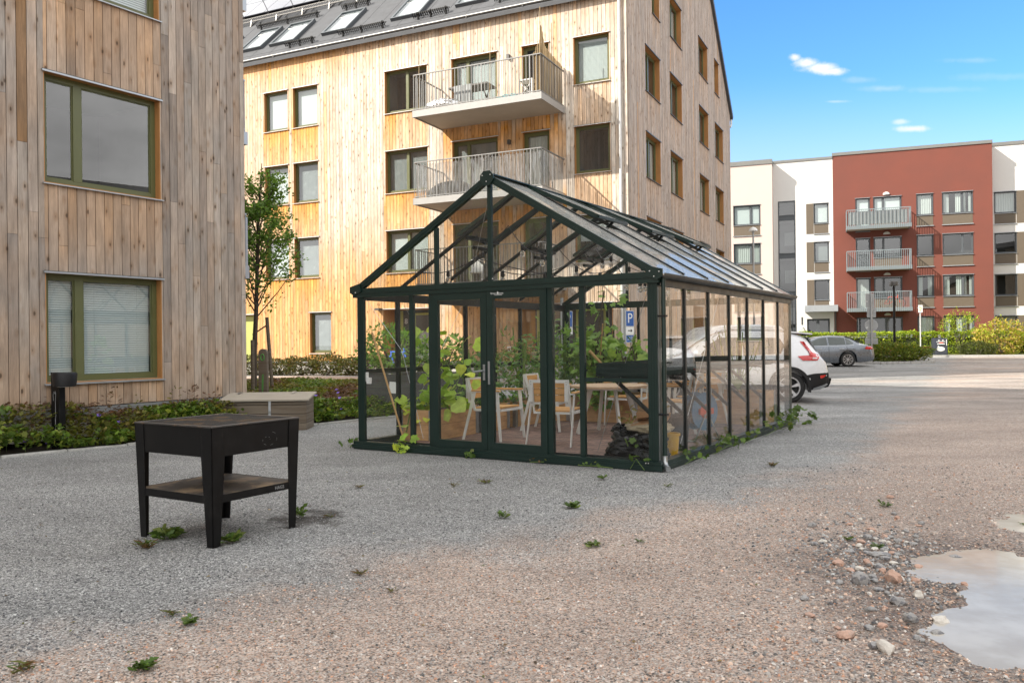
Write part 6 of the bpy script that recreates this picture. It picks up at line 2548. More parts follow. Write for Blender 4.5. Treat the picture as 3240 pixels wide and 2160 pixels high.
# ------------------------------------------------------------------ chairs and table
def make_chair():
    t = empty('armchair', (0, 0, 0), 0)
    mb = MB()
    for i in range(4):
        y = -.20 + i * .115
        mb.box(-.235, .235, y, y + .108, .425 + .004 * i, .447 + .004 * i)
    mb.build('seat', M['teak'], t, bevel=.003)
    mb = MB()
    for i in range(3):
        z = .56 + i * .088
        yy = -.262 - .018 * i
        mb.box(-.235, .235, yy, yy + .022, z, z + .080)
    bk = mb.build('backrest', M['teak'], t, bevel=.003)
    mb = MB()
    for s in (-1, 1):
        mb.prism([(s * .265 - .006, -.16, .40), (s * .265 - .006, -.205, .42), (s * .265 - .006, -.315, .84), (s * .265 - .006, -.275, .84)], (.012, 0, 0))
        mb.box(s * .25 - .025, s * .25 + .025, -.325, -.315, .56, .84)
        mb.prism([(s * .25 - .03, -.272, .50), (s * .25 + .03, -.272, .50), (s * .25 + .03, -.322, .84), (s * .25 - .03, -.322, .84)], (0, -.006, 0))
        for k in range(9):
            zz_ = .54 + k * .034
            yy = -.279 - .05 * (zz_ - .5) / .34
            mb.box(s * .25 - .004, s * .25 + .004, yy - .006, yy - .002, zz_, zz_ + .008, 1)
    mb.box(-.28, .28, -.328, -.320, .80, .84)
    mb.build('back_frame', [M['chairw'], M['dark']], t)
    mb = MB()
    mb.box(-.265, .265, -.20, -.17, .395, .425)
    mb.box(-.265, .265, .235, .265, .395, .425)
    for s in (-1, 1):
        mb.box(s * .265 - .015, s * .265 + .015, -.17, .235, .395, .425)
    mb.build('seat_frame', M['chairw'], t)
    for s in (-1, 1):
        MB().prism([(s * .30 - .006, .19, .655), (s * .30 - .006, .245, .655), (s * .315 - .006, .30, .0), (s * .315 - .006, .262, .0)], (.012, 0, 0)).build('leg', M['chairw'], t)
        MB().prism([(s * .30 - .006, -.18, .655), (s * .30 - .006, -.13, .655), (s * .315 - .006, -.33, .0), (s * .315 - .006, -.37, .0)], (.012, 0, 0)).build('leg', M['chairw'], t)
        q = MB()
        q.box(s * .30 - .012, s * .30 + .012, -.29, .27, .650, .662)
        ar = q.build('arm_frame', M['chairw'], t)
        MB().box(s * .30 - .028, s * .30 + .028, -.20, .27, .662, .682).build('armrest', M['teak'], t, bevel=.004)
    return t


ch0 = make_chair()
first = True
grp = 'white steel and wood armchairs in the greenhouse'
for (x, y, a, lb) in ((-3.22, 1.62, -90, 'armchair turned sideways behind the left greenhouse door, facing the table'),
                      (-2.12, 1.52, 8, 'armchair with its back to the camera, seen right of the door centre'),
                      (-2.35, 4.45, 186, 'armchair beyond the round table with its back slats just above the table top'),
                      (-1.18, 3.75, 95, 'armchair pulled up to the right side of the round table'),
                      (-1.2, 4.75, 150, 'armchair in the back right of the greenhouse, nearest the side glass'),
                      (-3.15, 3.1, -80, 'armchair between the wooden planters and the left side of the round table')):
    c = ch0 if first else copy_tree(ch0)
    first = False
    c.location = GW(x, y, .03)
    c.rotation_euler = (0, 0, GA + R(a))
    c.scale = (1.04, 1.04, 1.08)
    tag(c, lb, 'chair', grp)

t = empty('round_table', GW(-2.05, 3.05, .03), GA, 'round slatted wooden table on splayed white legs in the greenhouse', 'table')
mb = MB()
rr = .60
n = 11
for i in range(n):
    ya = -rr + 2 * rr * i / n + .003
    yb = -rr + 2 * rr * (i + 1) / n - .003
    def hw(y):
        return math.sqrt(max(.0004, rr * rr - y * y))
    k = 5
    up_ = [(hw(ya + (yb - ya) * j / k), ya + (yb - ya) * j / k) for j in range(k + 1)]
    pts = [(p[0], p[1], .715) for p in up_] + [(-p[0], p[1], .715) for p in reversed(up_)]
    mb.prism(pts, (0, 0, .03))
mb.build('tabletop', M['teakt'], t)
mb = MB()
mb.lathe([(.50, .685), (.50, .712)], (0, 0, 0), 28)
mb.build('apron', M['chairw'], t)
for a in (45, 135, 225, 315):
    c_, s_ = math.cos(R(a)), math.sin(R(a))
    MB().bar((.30 * c_, .30 * s_, .685), (.50 * c_, .50 * s_, 0), .075, .035, up=(-s_, c_, 0)).build('leg', M['chairw'], t)

# ------------------------------------------------------------------ pallet collar planters
def planter(x, y, w_, d_, h, label, a=0):
    t = empty('raised_planter', GW(x, y, .03), GA + R(a), label, 'planter', 'pine planters along the greenhouse walls')
    nb = 2
    for k in range(nb):
        z0, z1 = k * h / nb + .002, (k + 1) * h / nb - .003
        mb = MB()
        mb.box(0, w_, 0, .022, z0, z1)
        mb.box(0, w_, d_ - .022, d_, z0, z1)
        mb.box(0, .022, .022, d_ - .022, z0, z1)
        mb.box(w_ - .022, w_, .022, d_ - .022, z0, z1)
        mb.build('collar', M['crate'], t, bevel=.002)
    mb = MB()
    for (cx_, cy_) in ((0, 0), (w_, 0), (0, d_), (w_, d_)):
        sx = 1 if cx_ == 0 else -1
        sy = 1 if cy_ == 0 else -1
        xa, xb = sorted((cx_ - sx * .003, cx_ + sx * .06))
        yy = sorted((cy_ - sy * .004, cy_ - sy * .0005))
        mb.box(xa, xb, yy[0], yy[1], .01, h - .01)
        xx = sorted((cx_ - sx * .004, cx_ - sx * .0005))
        ya, yb = sorted((cy_ - sy * .003, cy_ + sy * .06))
        mb.box(xx[0], xx[1], ya, yb, .01, h - .01)
        mb.tube([(cx_ - sx * .006, cy_ - sy * .006, .0), (cx_ - sx * .006, cy_ - sy * .006, h)], .011, 6)
        for k in range(7):
            z = .03 + k * (h - .06) / 6
            mb.box(*sorted((cx_ - sx * .008, cx_ + sx * .05)), *sorted((cy_ - sy * .009, cy_ - sy * .005)), z, z + .02)
    mb.build('corner_hinges', M['steel'], t)
    MB().box(.022, w_ - .022, .022, d_ - .022, .02, h - .05).build('soil', M['soil'], t)
    return t


planter(-4.46, .90, .60, 1.18, .45, 'pine planter box nearest the doors with the pale large-leaved climber')
planter(-4.44, 2.13, .62, .80, .43, 'second pine planter along the left greenhouse wall')
planter(-4.44, 3.15, .62, .98, .43, 'third pine planter along the left greenhouse wall')
planter(-4.30, 4.45, .80, 1.15, .43, 'pine planter in the far left corner of the greenhouse')
planter(-3.25, 4.55, 1.0, .75, .50, 'pine planter against the back greenhouse wall behind the table')
planter(-1.25, 5.2, 1.0, .75, .55, 'pine planter in the far right corner of the greenhouse')


# ------------------------------------------------------------------ greenhouse plants
def climber(name, base, pts, n, kind, s, cols, label, spread=.2, cat='plant', up=-.2, stemr=.010, seed=1, mat='leaf', lay=.5):
    """stems through given local points, leaves hung along them"""
    t = empty(name, base, GA, label, cat)
    L = Leaves()
    q = MB()
    rs = np.random.RandomState(seed)
    tot = sum(sum((Vector(b) - Vector(a)).length for a, b in zip(l[:-1], l[1:])) for l in pts)
    for l in pts:
        q.tube(l, stemr, 5)
        for a, b in zip(l[:-1], l[1:]):
            a, b = Vector(a), Vector(b)
            d = b - a
            m_ = max(1, int(n * d.length / tot))
            tt = rs.rand(m_)
            off = rs.normal(size=(m_, 3)) * spread
            off[:, 2] *= .6
            P = np.array([list(a)]) + tt[:, None] * np.array([list(d)]) + off
            out = off / (np.linalg.norm(off, axis=1)[:, None] + 1e-6)
            D = out * .8 + rs.normal(size=(m_, 3)) * .3 + np.array([[0, 0, up]])
            N_ = rs.normal(size=(m_, 3)) * .45 + np.array([[0, -lay, 1.0]])
            L.add(kind, P, D, N_, np.clip(s * (1 + .3 * rs.normal(size=m_)), s * .35, s * 1.7), pal(m_, cols, .13, rs))
    q.build('stem', M['bark'] if stemr > .012 else M['stemg'], t)
    L.build('foliage', M[mat], t)
    return t


M['stemg'] = pmat('green_stem', (.14, .22, .05), .6)
CUC = [(.34, .50, .07), (.42, .56, .08), (.28, .44, .06), (.54, .60, .09), (.44, .56, .14)]
TOM = [(.085, .18, .04), (.11, .22, .045), (.15, .27, .055), (.09, .18, .06), (.18, .28, .06)]
VIN = [(.17, .30, .055), (.21, .36, .065), (.26, .40, .08), (.13, .24, .05), (.30, .44, .10)]
climber('cucumber_plant', GW(-4.12, 1.25, .48), [[(0, 0, 0), (.05, .0, .45), (.02, .05, .85), (.0, .0, 1.18)], [(.05, 0, .1), (.35, .1, .3), (.48, .15, .62), (.42, .2, .98)],
        [(0, 0, .05), (-.25, -.15, .12), (-.45, -.30, .02)], [(0, .1, .05), (.3, -.15, .08)], [(-.2, .2, .05), (.2, .35, .15)]], 125, 'round', .17, CUC,
        'pale green cucumber plant with broad leaves climbing by the left door', .13, seed=4)
climber('cucumber_plant', GW(-4.35, 1.05, .45), [[(0, 0, 0), (.15, -.1, .08), (.1, -.18, -.05), (.05, -.2, -.3)], [(.05, .05, 0), (.3, .1, .12), (.45, .05, .1)]], 20, 'round', .12, CUC,
        'light green plant hanging over the front edge of the nearest planter', .09, seed=9)
climber('raspberry_bush', GW(-4.40, 2.5, .45), [[(0, 0, 0), (.05, -.4, .5), (.0, -.7, .95)], [(.0, 0, .1), (.1, -.2, .6), (.05, -.3, .8)]], 10, 'tooth', .10, VIN, 'few leafy shoots against the left greenhouse wall', .1, seed=12)
for i, (x, y, h, n_, lb) in enumerate(((-4.10, 2.45, .95, 260, 'dark green tomato plant in the second planter behind the left door'), (-4.05, 3.2, 1.1, 340, 'bushy tomato plant behind the sideways armchair'),
                                       (-3.95, 3.85, 1.3, 430, 'tall tomato plant with small leaves seen through the right door'), (-3.85, 4.8, 1.5, 480, 'tallest tomato plant reaching towards the roof in the far left corner'),
                                       (-3.55, 5.35, 1.1, 160, 'thin tomato plant left of the big grape vine'))):
    pts = []
    rs = random.Random(i + 3)
    for k in range(6):
        a = rs.uniform(-.35, .35)
        b = rs.uniform(-.35, .35)
        pts.append([(a * .3, b * .3, 0), (a * .8, b * .8, h * .4), (a, b, h * rs.uniform(.6, 1))])
    climber('tomato_plant', GW(x, y, .45), pts, n_, 'tooth', .115, TOM, lb, .14, seed=20 + i, up=-.35)
pts = []
rs = random.Random(5)
for k in range(15):
    a = rs.uniform(-.62, .62)
    b = rs.uniform(-.35, .35)
    h = 1.72 - .9 * abs(a) ** 1.2
    pts.append([(0, 0, .15), (a * .6, b, .85), (a, b, h * rs.uniform(.75, 1)), (a * 1.12, b, .8)])
pts.append([(0, 0, .2), (-.05, 0, 1.6), (.1, -.1, 2.15)])
climber('grape_vine', GW(-2.95, 4.70, .2), pts, 760, 'lobed', .135, VIN, 'large grape vine with lobed leaves filling the back of the greenhouse', .13, seed=41, stemr=.014)
pts = [[(.0, 0, 0), (.05 * k - .3, .06 * k - .2, .4), (.09 * k - .5, .05 * k - .15, .75 + .12 * (k % 4))] for k in range(10)]
climber('olive_shrub', GW(-.75, 5.5, .6), pts, 230, 'blade', .12, [(.09, .11, .045), (.13, .15, .06), (.07, .09, .035)], 'narrow-leaved grey-green shrub in the far right corner behind the side glass', .12, seed=51)
climber('herb_plant', GW(-4.1, 1.75, .45), [[(0, 0, 0), (.3, .1, .12)], [(0, 0, 0), (.2, -.2, .14)], [(0, 0, 0), (.35, -.1, .1)]], 130, 'blade', .07, TOM, 'low blue-green herb at the edge of the nearest planter', .08, seed=61)

# poles, bag, cardboard and tools
mb = MB()
a, b = Vector(GW(-4.05, .50, .035)), Vector(GW(-4.30, .12, 1.62))
mb.tube([a + Vector((0, 0, .03)), b], .014, 8)
tag(mb.build('broom_handle', M['pole_w'], smooth=True), 'long pale wooden handle leaning in the front left corner of the greenhouse', 'handle')
a, b = Vector(GW(-.50, 1.15, .42)), Vector(GW(-.93, .18, 1.34))
tag(MB().tube([a, b], [.012, .018], 8).build('bamboo_cane', M['bambo'], smooth=True), 'thick bamboo cane leaning up from the black bag in the front right corner', 'cane')
a, b = Vector(GW(-3.1, 4.8, .5)), Vector(GW(-2.55, 3.9, 1.75))
tag(MB().tube([a, b], .010, 6).build('bamboo_cane', M['bambo'], smooth=True), 'thin cane leaning in front of the grape vine', 'cane')
blob('refuse_sack', GW(-.50, .58, .03), .36, .30, .22, M['bag'], 'black shiny refuse sack in the front right corner of the greenhouse', 'sack', GA, .35, 1.9, 2, .45, 5)
blob('refuse_sack_neck', GW(-.72, .56, .30), .09, .08, .07, M['bag'], 'gathered black neck of the refuse sack', 'sack', GA, .5, 2.6, 6, 0, 4).name = 'refuse_sack'
blob('burlap_sack', GW(-.38, .66, .36), .28, .22, .07, M['sack'], 'beige burlap sack lying on top of the black refuse sack', 'sack', GA, .25, 2.4, 11, .3, 4)
for i, (dx, dy, dz, a, b, c, rzv, tl) in enumerate(((0, 0, .50, .44, .30, .006, 10, 12), (.03, .02, .53, .40, .30, .006, 25, -14), (.0, .02, .56, .30, .22, .07, 5, 8))):
    mb = MB()
    mb.box(-a / 2, a / 2, -b / 2, b / 2, 0, c)
    o = mb.build('cardboard_sheet', M['card'], None, GW(-.36 + dx, .66 + dy, dz), (R(tl), R(-8), GA + R(rzv)))
    tag(o, ('flattened cardboard sheet at the bottom of the pile on the burlap sack', 'tilted cardboard sheet in the middle of the pile on the sack', 'folded brown cardboard box topmost on the sack')[i], 'cardboard')
L = Leaves()
P = np.array([[rnd.gauss(0, .13), rnd.gauss(0, .13), abs(rnd.gauss(0, .10))] for _ in range(110)])
L.add('tooth', P, rdir(110, .1), rdir(110, .5), .09, pal(110, [(.30, .22, .08), (.40, .32, .14), (.28, .27, .07)], .2))
tag(L.build('withered_stalks', M['leaf'], None, GW(-.58, .90, .42)), 'heap of withered plant stalks behind the cardboard on the black sack', 'plant waste')
# buckets
mb = MB()
mb.lathe([(.085, 0), (.105, .24), (.118, .24), (.118, .27), (.10, .27), (.09, .20), (.07, .03)], (0, 0, 0), 20)
tag(mb.build('yellow_bucket', M['yellow'], None, GW(-.30, 1.15, .03), (0, 0, 0), smooth=True), 'small bright yellow bucket behind the right corner post', 'bucket')
mb = MB()
mb.lathe([(.14, 0), (.20, .42), (.22, .42), (.22, .45), (.19, .45), (.17, .38), (.12, .03)], (0, 0, 0), 22)
tag(mb.build('plant_pot', M['blackp'], None, GW(-.42, 1.62, .03), (0, 0, 0), smooth=True), 'large dark grey plastic pot behind the yellow bucket', 'pot')
# hose reel
t = empty('hose_reel', GW(-.48, 2.75, .03), GA + R(68), 'blue hose reel with a red hub and a wire stand beside the side glass', 'hose reel')
mb = MB()
for y in (-.09, .09):
    mb.tube([(0, y - .006, .42), (0, y + .006, .42)], .27, 26)
mb.build('reel_disc', M['bluep'], t)
mb = MB()
mb.tube([(0, -.10, .42), (0, .10, .42)], .10, 18)
mb.box(-.14, .14, -.135, -.10, .38, .46)
mb.build('hub', M['redp'], t)
mb = MB()
for k in range(5):
    mb.tube([((.19 + .008 * math.sin(k)) * math.cos(a), -.06 + k * .03, .42 + .19 * math.sin(a)) for a in [i * PI / 10 for i in range(21)]], .014, 6, cap=False)
mb.build('hose', M['ghgreen'], t)
mb = MB()
for y in (-.13, .13):
    mb.tube([(-.26, y, .012), (.0, y, .42), (.10, y, .72), (.18, 0, .80), (.10, -y, .72)], .012, 6)
    mb.tube([(.26, y, .012), (.0, y, .42)], .012, 6)
mb.tube([(-.26, -.13, .012), (-.26, .13, .012)], .012, 6)
mb.tube([(.26, -.13, .012), (.26, .13, .012)], .012, 6)
mb.build('stand', M['steel'], t)

# string lights
t = empty('string_lights', GW(-2.2, .4, 2.25), GA, 'string of clear light bulbs zigzagging under the greenhouse roof', 'string lights')
anc = [(-3.7, .5, 2.45), (-2.7, 1.2, 3.1), (-1.75, .9, 2.7), (-1.5, 2.2, 2.55), (-.6, 1.3, 2.40), (-.5, 3.0, 2.35), (-1.8, 2.9, 2.95), (-2.6, 3.8, 3.0), (-1.0, 4.6, 2.55), (-2.9, .6, 2.62), (-1.2, .45, 2.48)]
cab = MB()
base = Vector((-2.2, .4, 2.25))
for a, b in zip(anc[:-1], anc[1:]):
    a, b = Vector(a) - base, Vector(b) - base
    pts = [a + (b - a) * i / 10 + Vector((0, 0, -.22 * 4 * (i / 10) * (1 - i / 10))) for i in range(11)]
    cab.tube(pts, .006, 4, cap=False)
    for i in (3, 7):
        p = pts[i]
        q = MB()
        q.lathe([(.022, -.075), (.026, -.06), (.024, -.0), (.012, .012)], p, 10)
        sk = q.build('lamp_socket', M['blackp'], t, smooth=True)
        q = MB()
        q.lathe([(.004, -.165), (.022, -.158), (.034, -.135), (.036, -.118), (.028, -.092), (.018, -.075)], p, 12)
        q.build('bulb', M['bulb'], sk, smooth=True)
cab.build('cable', M['blackp'], t)
# ------------------------------------------------------------------ charcoal grill table (front left)
gA = math.atan2(.58, .815) 
t = empty('charcoal_grill', (-2.31, 6.49, gz(-2.3, 6.5)), R(58.5), 'square black steel charcoal grill on four tapered legs with a lower shelf', 'grill')
GWd, GD_ = .80, .86      # local x: towards right corner, local y: towards left corner
HX, HY, HT, SKT = .422, .445, .87, .215
for sx in (-1, 1):
    for sy in (-1, 1):
        mb = MB()
        # L-shaped folded sheet leg, tapering to the foot
        w0, w1 = .116, .064
        th = .008
        x0, y0 = sx * HX, sy * HY
        i0 = .026
        mb.prism([(x0, y0, HT), (x0 - sx * w0 * .9, y0, HT), (x0 - sx * w0, y0, HT - SKT), (x0 - sx * (i0 + w1), y0 - sy * i0, -.02), (x0 - sx * i0, y0 - sy * i0, -.02)], (0, -sy * th, 0))
        mb.prism([(x0, y0, HT), (x0, y0 - sy * w0 * .9, HT), (x0, y0 - sy * w0, HT - SKT), (x0 - sx * i0, y0 - sy * (i0 + w1), -.02), (x0 - sx * i0, y0 - sy * i0, -.02)], (-sx * th, 0, 0))
        mb.build('leg', M['black'], t)
mb = MB()
i_ = .006
mb.box(-HX + i_, HX - i_, -HY + i_, -HY + i_ + .006, HT - SKT, HT - .004)
mb.box(-HX + i_, HX - i_, HY - i_ - .006, HY - i_, HT - SKT, HT - .004)
mb.box(-HX + i_, -HX + i_ + .006, -HY + .02, HY - .02, HT - SKT, HT - .004)
mb.box(HX - i_ - .006, HX - i_, -HY + .02, HY - .02, HT - SKT, HT - .004)
mb.box(-HX + .02, HX - .02, -HY + .02, HY - .02, HT - SKT + .01, HT - SKT + .02)
mb.build('fire_box', M['black'], t)
mb = MB()
rw_ = .030
for (a, b, c, d) in ((-HX - .004, HX + .004, -HY - .004, -HY + rw_), (-HX - .004, HX + .004, HY - rw_, HY + .004), (-HX - .004, -HX + rw_, -HY + rw_, HY - rw_), (HX - rw_, HX + .004, -HY + rw_, HY - rw_)):
    mb.box(a, b, c, d, HT - .002, HT + .010)
M['rim'] = pmat('worn_black_rim', (.075, .070, .066), .5, .3, var=.3, scale=9, col2=(.20, .13, .075), f2=(.52, .70), s2=7)
mb.build('rim', M['rim'], t, bevel=.003)
M['grate'] = pmat('sooty_grate', (.055, .052, .050), .6, .4, var=.4, scale=14, col2=(.20, .125, .06), f2=(.52, .66), s2=4)
mb = MB()
n = 40
for i in range(n):
    x = -HX + rw_ + .012 + (2 * HX - 2 * rw_ - .024) * i / (n - 1)
    mb.box(x - .0042, x + .0042, -HY + rw_ - .005, HY - rw_ + .005, HT - .012, HT + .004)
for y in (-.22, 0, .22):
    mb.box(-HX + rw_, HX - rw_, y - .006, y + .006, HT - .022, HT - .012)
mb.build('grate', M['grate'], t)
M['ash'] = pmat('ash_bed', (.05, .045, .04), .95, var=.4, scale=20)
MB().box(-HX + .02, HX - .02, -HY + .02, HY - .02, HT - .07, HT - .06).build('ash_bed', M['ash'], t)
M['shelfm'] = pmat('stained_shelf', (.070, .062, .056), .6, .1, var=.3, scale=4, col2=(.30, .215, .135), f2=(.44, .62), s2=3.2)
mb = MB()
zs = .375
mb.box(-HX + .02, HX - .02, -HY + .02, HY - .02, zs - .004, zs, 0)
for (a, b, c, d) in ((-HX + .018, HX - .018, -HY + .014, -HY + .019), (-HX + .018, HX - .018, HY - .019, HY - .014), (-HX + .014, -HX + .019, -HY + .02, HY - .02), (HX - .019, HX - .014, -HY + .02, HY - .02)):
    mb.box(a, b, c, d, zs - .055, zs + .002, 1)
sh = mb.build('shelf', [M['shelfm'], M['black']], t)
text('maker_lettering', 'HAGS', .036, M['hlight'], sh, (HX - .20, -HY + .0125, zs - .027), ext=.0006)
mb = MB()
for k in range(8):
    r_ = .012 + .007 * k
    mb.tube([(.10 + r_ * math.cos(a + k) * 1.6, -HY - .0015, .735 + r_ * math.sin(a + k)) for a in [j * .14 for j in range(4)]], .0007, 3, cap=False)
mb.build('chalk_scuff', M['hlight'], t)

# ------------------------------------------------------------------ bollard lamp
t = empty('bollard_lamp', (-6.47, 11.78, gz(-6.47, 11.78)), R(-24), 'black square bollard lamp with an overhanging round head and chalk scribble, at the bed edge', 'lamp')
MB().box(-.085, .085, -.05, .05, -.05, 1.10).build('post', M['black'], t, bevel=.004)
mb = MB()
mb.lathe([(.115, .90), (.150, .905), (.165, 1.075), (.155, 1.10), (.02, 1.102)], (.135, 0, 0), 24)
mb.box(-.085, .10, -.051, .051, 1.098, 1.104)
mb.build('lamp_head', M['blackp'], t, smooth=True)
MB().lathe([(.10, .896), (.10, .902)], (.135, 0, 0), 20).build('diffuser', M['signw'], t)
mb = MB()
pts = [(-.03, .70), (-.035, .78), (-.02, .83), (.0, .80), (.005, .84), (.02, .80), (.012, .70), (.01, .55), (.02, .50), (.005, .42), (.008, .34), (-.005, .26), (-.02, .20), (-.03, .10)]
mb.tube([(p[0], -.053, p[1]) for p in pts], .003, 4, cap=False)
mb.tube([(p[0] * .6 + .006, -.053, p[1] * .98 + .01) for p in pts[3:]], .002, 4, cap=False)
mb.build('chalk_scribble', M['hlight'], t)

# ------------------------------------------------------------------ sand box chest with sloping lid
p0, p1 = Vector((-4.92, 14.28, 0)), Vector((-3.40, 14.12, 0))
t = empty('sandbox_chest', (-4.95, 14.10, gz(-4.1, 14.3)), R(2), 'old grey timber chest with a sloping hinged lid standing at the edge of the planting', 'chest')
Wc, Dc = 1.42, .62
mb = MB()
for k in range(3):
    z0, z1 = -.02 + k * .155, .13 + k * .155
    mb.box(0, Wc, 0, .03, z0, z1 - .004)
    mb.box(0, .03, .03, Dc, z0, z1 - .004)
    mb.box(Wc - .03, Wc, .03, Dc, z0, z1 - .004)
    mb.box(.03, Wc - .03, Dc - .03, Dc, z0, z1 + .05)
mb.prism([(0, .03, .44), (0, Dc, .44), (0, Dc, .60), (0, .03, .50)], (.03, 0, 0))
mb.prism([(Wc - .03, .03, .44), (Wc - .03, Dc, .44), (Wc - .03, Dc, .60), (Wc - .03, .03, .50)], (.03, 0, 0))
mb.box(.0, Wc, .0, .03, .445, .49)
mb.build('chest_box', M['oldwood'], t, bevel=.004)
mb = MB()
for k in range(6):
    ya, yb = -.05 + k * (Dc + .08) / 6, -.05 + (k + 1) * (Dc + .08) / 6 - .005
    za, zb_ = .515 + (ya) * .13, .515 + yb * .13
    v_ = [(-.05, ya, za), (Wc + .05, ya, za), (Wc + .05, yb, zb_), (-.05, yb, zb_)]
    mb.add(v_ + [(p[0], p[1], p[2] + .028) for p in v_], [(0, 3, 2, 1), (4, 5, 6, 7), (0, 1, 5, 4), (1, 2, 6, 5), (2, 3, 7, 6), (3, 0, 4, 7)])
lid = mb.build('lid', M['lidwood'], t)
for x in (.12, Wc - .35):
    mb = MB()
    mb.prism([(x, .45, .612), (x + .03, .45, .612), (x + .06, .62, .634), (x - .02, .62, .634)], (0, 0, .004))
    mb.build('hinge', M['steel'], lid)
mb = MB()
mb.box(.78, .82, -.008, -.001, .25, .51)
mb.tube([(.80, -.02, .30), (.80, -.02, .34)], .012, 8)
mb.build('hasp', M['steel'], t)

# ------------------------------------------------------------------ round-topped marker post
t = empty('marker_post', (-4.83, 16.0, gz(-4.83, 16.0)), R(-8), 'grey round-topped timber post with green paint marks, behind the chest', 'post')
mb = MB()
pr = [(-.085, 0, -.1), (.085, 0, -.1), (.085, 0, 1.30)] + [(.085 * math.cos(a), 0, 1.30 + .085 * math.sin(a)) for a in [PI * i / 8 for i in range(1, 8)]] + [(-.085, 0, 1.30)]
mb.prism(pr, (0, .09, 0))
mb.build('post', M['oldwood'], t)
mb = MB()
mb.tube([(.035 * math.cos(a), -.004, 1.22 + .06 * math.sin(a)) for a in [i * PI / 8 for i in range(17)]], .012, 4, cap=False)
mb.prism([(-.02, -.001, .62), (.0, -.001, .5), (.015, -.001, .65), (.02, -.001, .9), (-.015, -.001, .88)], (0, -.002, 0))
M['gpaint'] = pmat('green_paint_mark', (.10, .30, .07), .8, var=.4, scale=30)
mb.build('paint_mark', M['gpaint'], t)

# ------------------------------------------------------------------ young tree
def tree(x, y, zb, stem_h, top, R_, n, label, cols, s, lean=(0, 0)):
    t = empty('young_tree', (x, y, zb), 0, label, 'tree')
    mb = MB()
    mb.tube([(0, 0, -.05), (.02, 0, stem_h * .5), (lean[0] * .3, 0, stem_h), (lean[0] * .6, 0, top * .75), (lean[0], 0, top * .96)], [.075, .062, .052, .03, .008], 9)
    L = Leaves()
    rs = random.Random(3)
    Ps = []
    for k in range(46):
        f = k / 46
        z0 = stem_h * .92 + (top - stem_h) * f * .80
        a = k * 2.4 + rs.uniform(-.3, .3)
        ln_ = R_ * (1.0 - .75 * f) * rs.uniform(.55, 1.1) + .15
        bx = lean[0] * (.3 + .6 * f)
        p = Vector((bx, 0, z0))
        e = p + Vector((math.cos(a) * ln_, math.sin(a) * ln_, ln_ * rs.uniform(1.0, 1.5)))
        m_ = (p + e) / 2 + Vector((0, 0, -.05 * ln_))
        mb.tube([p, m_, e], [.018 * (1 - f * .6), .011, .004], 5)
        for q in range(14):
            u_ = rs.uniform(.25, 1.05)
            c = p.lerp(e, u_) if u_ < 1 else e
            Ps.append((c, ln_))
    P = []
    for (c, ln_) in Ps:
        kk = n // len(Ps)
        for _ in range(kk):
            P.append([c.x + rs.gauss(0, .085), c.y + rs.gauss(0, .085), c.z + rs.gauss(0, .10)])
    P = np.array(P)
    gate = np.array([noise.noise(Vector(p) * 2.3) for p in P])
    P = P[gate > -.12]
    m_ = len(P)
    L.add('oval', P, rdir(m_, .35), rdir(m_, .6), s * (1 + .3 * nr.normal(size=m_)), pal(m_, cols, .2))
    mb.build('trunk', M['bark'], t, smooth=True)
    L.build('crown', M['leaf'], t)
    return t


TR = [(.12, .22, .035), (.15, .27, .045), (.20, .32, .06), (.095, .175, .03)]
tree(-6.25, 20.0, .33, 1.95, 5.75, 1.15, 11500, 'slender young tree with an upright green crown beside the left timber block', TR, .085, (.25, 0))
t = empty('tree_stake', (-5.95, 20.1, .33), 0, 'weathered tree stake right of the young tree with a black tie to the trunk', 'stake')
MB().tube([(.12, 0, -.05), (0, 0, 1.80)], .045, 8).build('stake', M['oldwood'], t)
MB().tube([(0.01, 0, 1.62), (-.34, -.05, 1.38)], .018, 5).build('tie', M['dark'], t)
o = MB().tube([(0, 0, -.05), (0, 0, 1.25)], .045, 8).build('tree_stake', M['oldwood'], None, (-6.15, 19.6, .33))
tag(o, 'short weathered stake standing close to the young tree trunk', 'stake')

# ------------------------------------------------------------------ planting beds (ground cover)
def distline(x, y, line):
    p = Vector((x, y))
    best = 9
    for a, b in zip(line[:-1], line[1:]):
        a, b = Vector(a), Vector(b)
        d = b - a
        t_ = max(0, min(1, (p - a).dot(d) / d.dot(d)))
        best = min(best, (p - a - d * t_).length)
    return best


